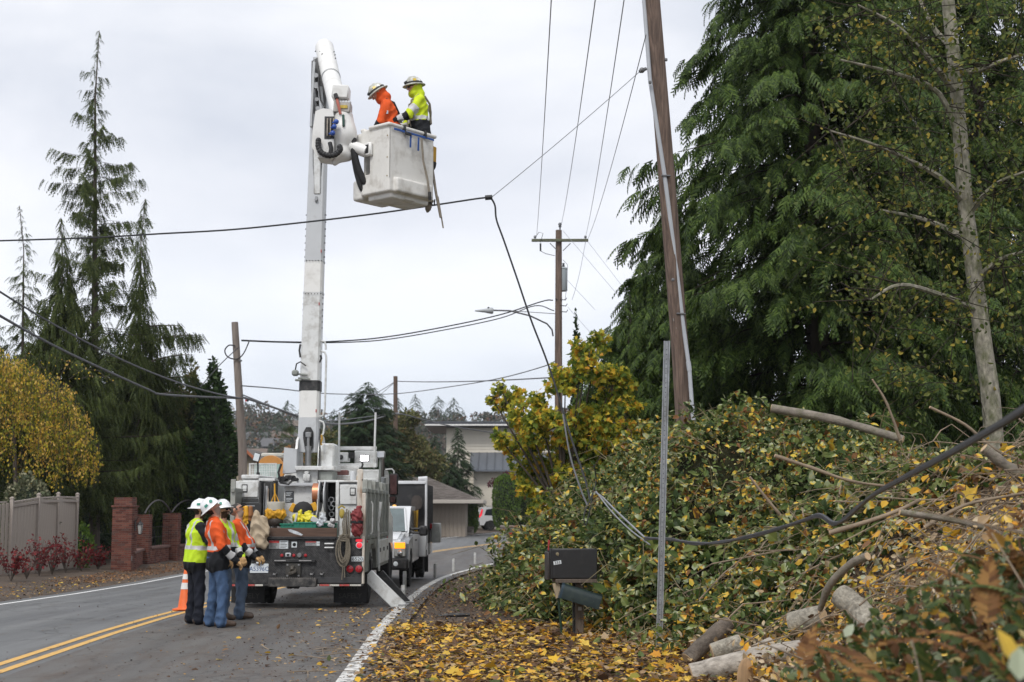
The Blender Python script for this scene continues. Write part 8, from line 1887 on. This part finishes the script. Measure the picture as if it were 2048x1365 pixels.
# ================================================================== CUT BRUSH, LOGS, BRANCHES
BP_ = empty('brush_pile', (4.0, 15, float(ground_h(4.0, 15))), 0, 'heap of cut branches and yellow leaves on the bank at the right', 'brush'); PO = np.array(BP_.location)
DRY = leafmat('dry_leaves', [(.9, (.10, .06, .035)), (1.4, (.24, .15, .08)), (1.8, (.44, .32, .18)), (1.7, (.60, .50, .36)), (2.2, (.70, .45, .05)), (1.3, (.64, .28, .035)), (.8, (.74, .54, .12)), (.8, (.10, .13, .035)), (.4, (.42, .44, .33))], .25, .6, clump=1.2)
STK = mat('cut_twig_bark', (.215, .165, .115), .9, var=.45, scale=3, bump=.4)
def near_h(x, y): return ground_h(x, y)
sm = MB()
for k in range(900):
    y = RNG.uniform(11.5, 19.6); x = xe(y) + RNG.uniform(.2, 5.8); z = float(near_h(x, y)) + abs(RNG.normal()) * .24 + .05
    a = RNG.normal() * .75 + (0 if RNG.random() < .5 else RNG.uniform(0, 3.1)); L_ = RNG.uniform(.3, 1.0) + .9 * RNG.random() ** 3; d = np.array([math.cos(a), .8 * math.sin(a), .30 * math.cos(a) + RNG.normal() * .32]); r = RNG.uniform(.003, .011)
    p0 = np.array([x, y, z]) - d * L_ / 2; p1 = np.array([x, y, z + .1 * RNG.random()]); p2 = np.array([x, y, z]) + d * L_ / 2
    for p in (p0, p2): p[2] = max(p[2], float(near_h(p[0], p[1])) + .02)
    bend = RNG.normal(size=3) * .15 * L_
    if k % 3 == 0: f1 = p1 + bend; f2 = f1 + (p2 - p0) * .3 + RNG.normal(size=3) * .15 * L_; sm.tube(np.array([f1, (f1 + f2) / 2 + RNG.normal(size=3) * .03, f2]) - PO, [r * .6, r * .45, r * .25], 4, caps=False)
    sm.tube(np.array([p0, (p0 + p1) / 2 + bend * .6, p1 + bend, (p1 + p2) / 2 + bend * .5, p2]) - PO, [r, r * .95, r * .8, r * .6, r * .35], 5, caps=True)
mk('sticks', sm, STK, BP_, kind='stuff')
n = 17500; y = RNG.uniform(10.5, 20.3, n); x = xe(y) + RNG.uniform(-.3, 5.8, n); q, _ = bnorm(near_h, x, y)
p = np.stack([x, y, near_h(x, y)], 1) + q * np.abs(RNG.normal(size=n) * .15)[:, None]
V, F = scatter(LEAF_V, LEAF_F, with_up(RNG.normal(size=p.shape) + [0, 0, -.3], q), p - PO, (.035 + .09 * RNG.random(n) ** 1.4)); link('leaves', np_mesh('leaves', V, F, DRY), BP_, kind='stuff')
n = 2600; y = RNG.uniform(12.6, 16.6, n); x = xe(y) + RNG.uniform(-.4, 2.2, n); q, _ = bnorm(near_h, x, y); p = np.stack([x, y, near_h(x, y) + RNG.uniform(.02, .30, n)], 1); V, F = scatter(LEAF_V, LEAF_F, with_up(RNG.normal(size=p.shape), q), p - PO, RNG.uniform(.05, .11, n)); link('leaves', np_mesh('leaves', V, F, DRY), BP_, kind='stuff')
LD = []
for nm, cols, tm in (('yellow', [(1, (.58, .36, .035)), (1, (.66, .45, .08)), (1, (.60, .28, .04))], (MAPLE_V, MAPLE_F)), ('tan', [(1, (.34, .22, .11)), (1, (.52, .40, .26)), (1, (.22, .12, .06))], (LEAF_V, LEAF_F)), ('gold', [(1, (.55, .31, .03)), (1, (.64, .40, .06)), (.6, (.24, .23, .04))], (LEAF_V, LEAF_F))):
    me = bpy.data.meshes.new('leaf'); me.from_pydata([tuple(v) for v in tm[0]], [], [tuple(f) for f in tm[1]]); me.materials.append(leafmat('fallen_leaf_' + nm, cols, .25, .55, .35, per_object=True)); LD.append(me)
def loose_leaves(root, O_, pts, nrm, smin, smax, tilt=.25, ws=(.4, .35, .25)):
    for p, n_ in zip(pts, nrm):
        d = RNG.normal(size=3); d -= n_ * (d @ n_); B = basis(d[None], up=n_[None] + RNG.normal(size=(1, 3)) * tilt)[0]
        o = link('leaf', LD[int(RNG.choice(3, p=ws))], root, p - O_, Matrix(B.tolist()).to_euler()); o.scale = (RNG.uniform(smin, smax),) * 3
y = RNG.uniform(12.2, 18, 300); x = xe(y) + RNG.uniform(.2, 4.6, 300); q, _ = bnorm(near_h, x, y); loose_leaves(BP_, PO, np.stack([x, y, near_h(x, y)], 1) + q * RNG.uniform(.10, .42, 300)[:, None], q, .10, .17, .7)
# green shoots among the brush
n = 2600; y = RNG.uniform(11, 20, n); x = xe(y) + RNG.uniform(-.2, 5.2, n); k = vnoise(x, y, 1.2, 12) + RNG.normal(size=n) * .3 > .25; x, y = x[k], y[k]; q, _ = bnorm(near_h, x, y); p = np.stack([x, y, near_h(x, y)], 1) + q * RNG.uniform(.05, .45, len(x))[:, None]
V, F = scatter(LEAF_V, LEAF_F, with_up(RNG.normal(size=p.shape), q), p - PO, RNG.uniform(.06, .12, len(x))); link('green_leaves', np_mesh('green_leaves', V, F, BRM), BP_, kind='stuff')
# branches one can follow by eye
CUT = mat('fresh_cut_wood', (.50, .36, .22), .8, var=.15, scale=20)
def limb(pxs, Y, r0, r1, label, m, cat='branch', grp='cut branches on the brush pile', cut=True, sides=10):
    Ys = Y if isinstance(Y, (list, tuple)) else [Y] * len(pxs); q = [P(a, b, yy) for (a, b), yy in zip(pxs, Ys)]; o = q[0]; rt = empty('cut_branch' if cat == 'branch' else 'log', o, 0, label, cat, grp)
    cv = catmull([p - o for p in q], 5) if len(q) > 2 else np.array([q[0] - o, (q[0] - o) * .5 + (q[1] - o) * .5, q[1] - o]); rr = np.linspace(r0, r1, len(cv)) * (1 + .06 * RNG.normal(size=len(cv)))
    mk('bark_wood', MB().tube(cv, list(rr), sides), m, rt)
    if cut:
        d0 = Vector(cv[0]) - Vector(cv[1]); d0.normalize(); d1 = Vector(cv[-1]) - Vector(cv[-2]); d1.normalize()
        for c, d, r in ((Vector(cv[0]), d0, rr[0]), (Vector(cv[-1]), d1, rr[-1])): mk('cut_end', MB().cyl(c + d * .001, c + d * .006, r * .93, n=sides), CUT, rt)
    return rt
GREYB = mat('grey_branch_bark', (.19, .165, .135), .9, var=.35, scale=9, bump=.6, bscale=30, dirt=(.12, .12, .06), dirt_amt=.45, dscale=12)
BIRB = mat('pale_birch_bark', (.40, .36, .31), .8, var=.22, scale=5, stretch=(1, 3, 1), bump=.4, dirt=(.09, .075, .06), dirt_amt=.62, dscale=7)
LICH = mat('lichen_bark', (.30, .275, .225), .95, var=.4, scale=22, bump=.8, bscale=40, dirt=(.07, .06, .045), dirt_amt=.5, dscale=12)
limb([(1543, 817), (1660, 838), (1740, 860), (1806, 879)], [18.6, 18.4, 18.2, 18.0], .058, .050, 'thick straight grey branch lying across the top of the brush', GREYB)
limb([(1968, 897), (2010, 930), (2060, 962)], 15, .055, .06, 'thick dark branch at the right edge under the black cable', GREYB)
limb([(1550, 912), (1620, 935), (1700, 962), (1790, 975)], 16, .022, .014, 'thin pale branch crossing left to right above the cable sag', STK)
limb([(1850, 1055), (1900, 1025), (1950, 1005), (2060, 985)], 13.5, .022, .012, 'curved grey branch with a pale cut end below the black cable', STK)
limb([(1800, 1025), (1900, 1040), (1980, 1060), (2050, 1090)], 13, .030, .02, 'dark arching branch in the lower right of the brush', GREYB)
limb([(1660, 1066), (1740, 1042), (1800, 1020), (1840, 1000)], 14.5, .026, .018, 'pale stripped branch just below the cable kink', STK)
limb([(1745, 760), (1770, 800), (1790, 850), (1800, 880)], 17.5, .012, .02, 'slender twig standing up above the brush', STK)
limb([(1860, 815), (1930, 850), (1990, 900), (2060, 930)], 16.5, .016, .022, 'thin branch sloping down to the right edge', STK)
limb([(1735, 1113), (1700, 1130), (1660, 1170), (1640, 1220)], [13.6, 13.8, 14, 14.2], .045, .03, 'dark branch with a round pale cut end facing the camera', GREYB)
limb([(1500, 955), (1535, 1000), (1560, 1030)], 16.5, .014, .02, 'short grey stick poking out at the left of the brush', STK)
LG = 'logs at the foot of the bank'
limb([(1384, 1352), (1500, 1322), (1640, 1296)], [14.6, 14.6, 14.6], .120, .105, 'long pale birch log lying in the leaves at the bottom', BIRB, 'log', LG, sides=16)
limb([(1462, 1330), (1545, 1290)], [15.2, 15.3], .085, .085, 'shorter grey log behind the long birch log', BIRB, 'log', LG, sides=14)
limb([(1675, 1352), (1795, 1312)], [13.2, 13.2], .105, .115, 'grey-brown log right of the long birch log', LICH, 'log', LG, sides=14)
limb([(1376, 1320), (1412, 1285), (1458, 1246)], [15.8, 15.9, 16], .10, .08, 'dark stub of trunk with a fork, left of the lichen log', mat('dark_stump_bark', (.105, .085, .068), .95, var=.5, scale=10, bump=.9, bscale=30, dirt=(.22, .19, .15), dirt_amt=.4), 'log', LG, sides=14)
limb([(1425, 1306), (1482, 1288)], [15.5, 15.5], .105, .11, 'short lichen covered log between the stub and the birch log', LICH, 'log', LG, sides=14)
limb([(1586, 1250), (1646, 1232)], [15.4, 15.2], .13, .12, 'speckled grey log chunk half buried in the leaves', LICH, 'log', LG, sides=14)
limb([(1680, 1190), (1722, 1225), (1745, 1262)], [13.8, 13.6, 13.4], .115, .12, 'grey log chunk behind the green fern leaves', LICH, 'log', LG, sides=14)
for (px, py, lab) in ((1490, 1352, 'larger tan slab of split wood standing at the bottom edge'), (1556, 1358, 'smaller tan slab of split wood standing at the bottom edge')):
    o = P(px, py, 13.3); s = 1 if px < 1500 else .8; e = MB(); e.lathe([(.0, -.17), (.05, -.15), (.085, -.07), (.09, 0), (.08, .08), (.05, .14), (0, .165)], 14); e.v = [(v[0] * .9 * s, v[1] * .3, v[2] * s) for v in e.v]
    mk('split_wood', e, mat('split_wood', (.34, .22, .12), .85, var=.25, scale=6, stretch=(5, 5, .6)), None, o, (0, .1, .3), lab, 'wood slab', 'split wood slabs by the birch log')
# ================================================================== LEAF LITTER
LT = link('leaf_litter', None, None, (0, 17, 0), kind='stuff', label=None); LO = np.array(LT.location)
def litter(n, yr, xf, size, m, name, tm=(LEAF_V, LEAF_F), lift=.02, tilt=.35):
    y = RNG.uniform(*yr, n) if not callable(yr) else yr(n); x = xf(y); q, _ = bnorm(ground_h, x, y); p = np.stack([x, y, np.maximum(ground_h(x, y), gz(y) - .0)], 1) + q * (np.abs(RNG.normal(size=n)) * lift + .008)[:, None]
    V, F = scatter(*tm, with_up(RNG.normal(size=p.shape) * np.array([1, 1, .25]), np.array([0, 0, 1.0]) + q * tilt), p - LO, RNG.uniform(*size, n)); return link(name, np_mesh(name, V, F, m), LT, kind='stuff')
LIT = leafmat('litter_leaves', [(1.6, (.060, .034, .022)), (2.2, (.125, .072, .042)), (1.3, (.23, .14, .075)), (1.0, (.42, .31, .19)), (1.9, (.68, .43, .045)), (1.0, (.62, .28, .035)), (.6, (.74, .54, .11)), (.4, (.07, .085, .03))], .2, .65)
LITB = leafmat('brown_litter', [(1.4, (.045, .028, .020)), (2, (.095, .055, .036)), (1, (.17, .105, .062)), (.5, (.33, .22, .12)), (.25, (.5, .28, .05))], .15, .7)
rx = lambda y: road_x(y, LR)
yb = lambda n: 10.8 + 10.5 * RNG.random(n) ** 1.05
litter(15000, yb, lambda y: rx(y) + .10 + (xe(y) - rx(y) + .5) * RNG.random(len(y)) ** .82, (.045, .11), LIT, 'shoulder_leaves', lift=.03, tilt=.5)
litter(2600, yb, lambda y: rx(y) + .3 + (xe(y) - rx(y) + .3) * RNG.random(len(y)) ** .9, (.07, .13), MATS['fallen_leaf_yellow'] if False else LIT, 'shoulder_maple_leaves', (MAPLE_V, MAPLE_F), lift=.04, tilt=.6)
litter(9000, (20, 52), lambda y: rx(y) + .15 + (xe(y) - rx(y) + .2) * RNG.random(len(y)) ** .8, (.03, .075), LITB, 'far_shoulder_leaves', (DIA_V, DIA_F))
litter(3800, (11, 34), lambda y: rx(y) + .3 - 3.3 * np.abs(RNG.normal(size=len(y))) ** 1.3 * .45, (.018, .05), LITB, 'road_debris', (DIA_V, DIA_F), lift=.003)
litter(500, (11, 26), lambda y: rx(y) + .5 - np.abs(RNG.normal(size=len(y))) * .9, (.05, .10), LIT, 'road_leaves', lift=.01)
litter(2200, (24, 46), lambda y: road_x(y, LL) - .3 - 2.4 * RNG.random(len(y)) ** .8, (.03, .075), LITB, 'verge_leaves', (DIA_V, DIA_F))
litter(420, (28, 40), lambda y: road_x(y, LL) - .6 - 2.2 * RNG.random(len(y)), (.05, .10), LIT, 'verge_yellow_leaves')
litter(2400, (38, 52), lambda y: road_x(y, LL) - .9 - 1.6 * RNG.random(len(y)), (.04, .08), leafmat('orange_litter', [(1, (.15, .075, .04)), (1, (.25, .12, .055)), (.6, (.34, .18, .08))], .15, .7), 'gate_leaves', (DIA_V, DIA_F))
y = 11.5 + 6 * RNG.random(300); x = rx(y) + .4 + (xe(y) - rx(y)) * RNG.random(300); q, _ = bnorm(ground_h, x, y); loose_leaves(LT, LO, np.stack([x, y, ground_h(x, y)], 1) + q * RNG.uniform(.02, .09, 300)[:, None], q, .09, .155, .5, (.45, .2, .35))
tm = MB()
for k in range(150):
    y = RNG.uniform(11.5, 22); x = float(rx(y)) + RNG.uniform(-.9, 2.6); a = RNG.uniform(0, 3.1); L_ = RNG.uniform(.15, .7); z = float(gz(y)) + .02 + max(0, float(ground_h(x, y) - gz(y))); d = np.array([math.cos(a), math.sin(a), 0]) * L_ / 2; c = np.array([x, y, z]); tm.tube([c - d - LO, c + RNG.normal(size=3) * .02 + [0, 0, .02] - LO, c + d - LO], [.006, .005, .003], 4)
mk('fallen_twigs', tm, STK, LT, kind='stuff')
limb([(522, 1290), (545, 1302), (600, 1310)], [18, 17.7, 17.4], .008, .004, 'thin bare twig lying alone on the right lane of the road', STK, grp=None, cut=False)
g = GH(905, 1234, 12, 40); limb([(870, 1234), (895, 1231), (940, 1230)], g.y, .035, .03, 'short dark stick lying among the leaves before the brambles', BLACK, grp=None, cut=False)

# ================================================================== FOREGROUND FERNS
FG = empty('fern_clump', (1.6, 5.6, float(ground_h(1.6, 5.6))), 0, 'blurred clump of ferns and brambles close to the camera at lower right', 'ferns'); FO = np.array(FG.location)
def fg_pts(n, xr, yr, hr):
    y = RNG.uniform(*yr, n); x = RNG.uniform(*xr, n) + .06 * (y - 5) ; z = ground_h(x, y); return np.stack([x, y, z + RNG.uniform(*hr, n)], 1)
for nm, n, m, sz in (('green_frond', 44, FERNG, (.2, .36)), ('brown_frond', 80, FERNB, (.18, .36))):
    p = fg_pts(n, (1.3, 2.9), (5.0, 7.4), (.0, .46)); d = RNG.normal(size=p.shape) * np.array([.9, .6, .3]) + np.array([-.3, -.2, .55]); V, F = scatter(FERN_V, FERN_F, basis(d, up=np.tile([0, 0, 1.0], (n, 1))), p - FO, RNG.uniform(*sz, n)); link(nm, np_mesh(nm, V, F, m), FG, kind='stuff')
FGL = leafmat('near_leaves', [(1.6, (.030, .05, .016)), (2.4, (.06, .09, .026)), (1.2, (.11, .14, .045)), (.5, (.25, .29, .19)), (.6, (.48, .29, .04)), (1.0, (.17, .085, .035)), (.7, (.09, .045, .024))], .3, .5)
p = fg_pts(4600, (1.15, 3.1), (4.6, 7.8), (.0, .52)); V, F = scatter(LEAF_V, LEAF_F, basis(RNG.normal(size=p.shape) + [0, 0, -.2], up=RNG.normal(size=p.shape) * .7 + [0, -.4, .8]), p - FO, RNG.uniform(.035, .075, len(p))); link('foliage', np_mesh('foliage', V, F, FGL), FG, kind='stuff')
st = MB()
for k in range(80):
    p0 = fg_pts(1, (1.2, 2.8), (4.6, 7.4), (0, .1))[0] - FO; d = RNG.normal(size=3) * [.35, .3, .12] + [0, 0, .3]; st.tube([p0, p0 + d * .6, p0 + d + RNG.normal(size=3) * .1], [.006, .005, .003], 4)
mk('stems', st, STK, FG, kind='stuff')
for i, (px, py, Y, s, c) in enumerate([(2030, 1330, 3.6, .10, 2), (2038, 1362, 3.5, .09, 1), (1690, 1275, 6.2, .07, 1)]):
    o = link('leaf', LM[(2, 1, 1)[i]], FG, np.array(P(px, py, Y)) - FO, (1.1, .2 * i, .6 - .7 * i)); o.scale = (s,) * 3

# ================================================================== WIRES AND CABLES
def wire(pts, r, m, label, sag=0, cat='cable', name='cable', sm=6, grp=None):
    q = [Vector(p) for p in pts]
    if sag: q = [q[0].lerp(q[1], t) - Vector((0, 0, sag * 4 * t * (1 - t))) for t in np.linspace(0, 1, 22)]
    elif len(q) > 2: q = [Vector(p) for p in catmull(q, sm)]
    o = q[0]; return mk(name, MB().tube([p - o for p in q], r, 6), m, None, o, None, label, cat, grp)
WB = mat('black_cable', (.014, .015, .017), .6, var=.2); WGY = mat('weathered_cable', (.095, .098, .105), .55, var=.2); ALU = mat('bare_aluminium_wire', (.30, .31, .33), .45, metal=.5)
def pts(l): return [P(a, b, c) for a, b, c in l]
wire(pts([(-60, 484, 27), (0, 482, 26.8), (180, 476, 26.3), (320, 468, 26.0), (460, 460, 25.8), (600, 446, 25.6), (750, 428, 25.3), (880, 409, 25.0), (960, 397, 24.8), (982, 396, 24.75)]), .016, WB, 'black service cable sagging from the left edge to the slack splice behind the bucket')
wire(pts([(982, 396, 24.75), (990, 412, 24.7), (993, 440, 24.6), (1008, 482, 24.5), (1035, 560, 24.3), (1062, 640, 24.1), (1090, 712, 23.9), (1110, 770, 23.7), (1128, 830, 23.4), (1150, 900, 23.0), (1172, 965, 22.4), (1180, 1000, 22.0)]), .018, WB, 'black service cable hanging down from the splice into the brambles')
wire([P(982, 396, 24.75), EYE], .007, ALU, 'thin steel messenger wire from the splice up to the leaning pole', cat='wire', name='wire', sag=.03)
thing('cable_splice', MB().cyl((-.07, 0, 0), (.06, 0, .01), .045, n=8), WB, P(978, 396, 24.74), 'black splice clamp where the service cable turns down', 'clamp')
wire([P(0 - 60, 545, 30), P(481, 797, 47.8)], .026, WGY, 'upper thick cable from the left edge down to the bare pole', sag=.45, grp='cables to the bare leaning pole')
q = pts([(-60, 590, 28), (0, 632, 29.5), (120, 698, 33), (220, 745, 37), (300, 781, 40.5), (322, 789, 41.5), (400, 794, 44.5), (479, 797, 47.8)]); wire(q, .032, WGY, 'lower thick cable from the left edge down to the bare pole', grp='cables to the bare leaning pole')
q = pts([(485, 795, 47.8), (520, 806, 50), (560, 820, 53), (600, 834, 56), (640, 846, 60), (690, 848, 66), (740, 841, 75), (795, 828, 94), (840, 838, 98), (900, 852, 104), (975, 864, 110), (1060, 872, 112)]); wire(q, .04, WGY, 'thick cable running from the bare pole past the boom to the far poles', grp='cables beyond the bare leaning pole')
q = pts([(485, 790, 47.8), (540, 812, 52), (600, 836, 57), (660, 842, 64), (720, 836, 75), (795, 826, 94)]); wire(q, .022, WGY, 'thinner cable beside the thick one beyond the bare pole', grp='cables beyond the bare leaning pole')
wire(pts([(483, 681, 47.85), (560, 684, 49), (650, 684, 50.5), (760, 676, 52.5), (880, 656, 54.5), (1000, 630, 56), (1085, 603, 56.8), (1106, 601, 56.9)]), .024, WB, 'upper of two dark cables from the bare pole to the far pole', grp='twin cables to the far pole')
wire(pts([(483, 682, 47.85), (560, 685, 49), (650, 686, 50.5), (760, 681, 52.5), (880, 662, 54.5), (1000, 637, 56), (1070, 612, 56.7), (1108, 622, 56.9)]), .02, WB, 'lower of two dark cables from the bare pole to the far pole', grp='twin cables to the far pole')
wire(pts([(477, 695, 47.85), (440, 730, 46), (400, 775, 44)]), .016, WB, 'dark drop wire slanting down left of the bare pole', cat='wire', name='wire')
wire(pts([(484, 772, 47.9), (560, 778, 55), (660, 788, 68), (790, 788, 80), (900, 774, 72), (1000, 757, 64), (1085, 734, 57.5), (1112, 722, 57)]), .022, WGY, 'thin cable sweeping low from the bare pole up to the far pole', grp='thin far cables')
wire([P(795, 763, 95), P(1112, 755, 57)], .028, WGY, 'level thin cable from the plain pole to the far pole', grp='thin far cables', sag=.1)
wire([P(788, 765, 95), P(640, 832, 110)], .022, WGY, 'upper drop cable slanting left from the plain pole', grp='drop cables from the plain pole', sag=.3); wire([P(788, 766, 95), P(690, 836, 112)], .018, WGY, 'lower drop cable slanting left from the plain pole', grp='drop cables from the plain pole', sag=.2)
for i, (a, b, lab) in enumerate([((1106, -60), (1073, 474), 'leftmost power line running up out of the photo'), ((1196, -40), (1122, 452), 'power line to the top insulator of the far pole'), ((1254, -40), (1172, 470), 'power line to the right end of the crossarm'), ((1292, 70), (1176, 478), 'faint power line slanting to the leaning pole')]):
    A_ = P(a[0], a[1], 14 + 3 * (i == 3) + i); B2 = P(b[0], b[1], 56.8); wire([A_, B2], .0075, ALU, lab, sag=.25, cat='wire', name='wire', grp='power lines overhead')
wire([P(1172, 478, 57), P(1144, 600, 57)], .009, ALU, 'thin wire curving down from the crossarm beside the far pole', cat='wire', name='wire', sag=.25)
for a, b, lab in (((1126, 462), (1235, 590), 'upper guy wire slanting right behind the cedar'), ((1176, 484), (1250, 580), 'guy wire from the crossarm end slanting right'), ((1134, 560), (1190, 620), 'middle guy wire slanting right from the transformer'), ((1136, 615), (1180, 665), 'lowest guy wire slanting right')): wire([P(*a, 57), P(*b, 52)], .008, ALU, lab, cat='wire', name='wire', grp='guy wires right of the far pole')
# fallen cable bundle at the right
def bundle(off): return [P(a, b + off * k, c) for a, b, c, k in [(2075, 800, 5.2, 1), (2000, 848, 5.9, 1), (1900, 905, 7.2, 1), (1820, 948, 8.6, .9), (1750, 988, 10.2, .5), (1715, 1018, 11.2, -1), (1690, 1040, 11.8, -1), (1668, 1046, 12.2, 1), (1640, 1030, 12.6, 1), (1610, 1040, 13, .4), (1560, 1056, 14, .5), (1500, 1072, 15.2, .8), (1440, 1086, 16.2, -.6), (1390, 1086, 17, .8), (1340, 1080, 18, -.6), (1290, 1076, 18.8, .8)]]
for k, lab in ((0, 'thickest strand of the fallen cable sagging in from the right edge'), (4.5, 'lower strand of the fallen cable sagging in from the right edge')): wire(bundle(k), .0165 if k == 0 else .013, mat('fallen_cable_rubber', (.045, .045, .05), .5, var=.2), lab, grp='fallen cables from the right edge')
wire(pts([(1290, 1076, 18.8), (1262, 1050, 19.6), (1230, 1020, 20.2), (1205, 995, 20.6), (1190, 985, 20.8)]), .014, ALU, 'bare aluminium strand lying on the brambles above the mailbox'); wire(pts([(1300, 1090, 18.6), (1258, 1058, 19.5), (1222, 1022, 20.1), (1192, 983, 20.75)]), .010, ALU, 'second bare strand beside the aluminium one on the brambles')
wire(pts([(1188, 930, 20.8), (1192, 965, 20.9), (1180, 1000, 20.8), (1168, 1030, 20.7), (1172, 1050, 20.7), (1182, 1010, 20.75), (1188, 975, 20.8)]), .009, WB, 'thin black wire looped on the brambles above the mailbox', cat='wire', name='wire'); wire(pts([(1126, 830, 22.6), (1140, 910, 22), (1160, 975, 21.4), (1175, 1012, 21)]), .014, WGY, 'grey cable drooping beside the black one into the brambles')
print("script", time.time() - T0)
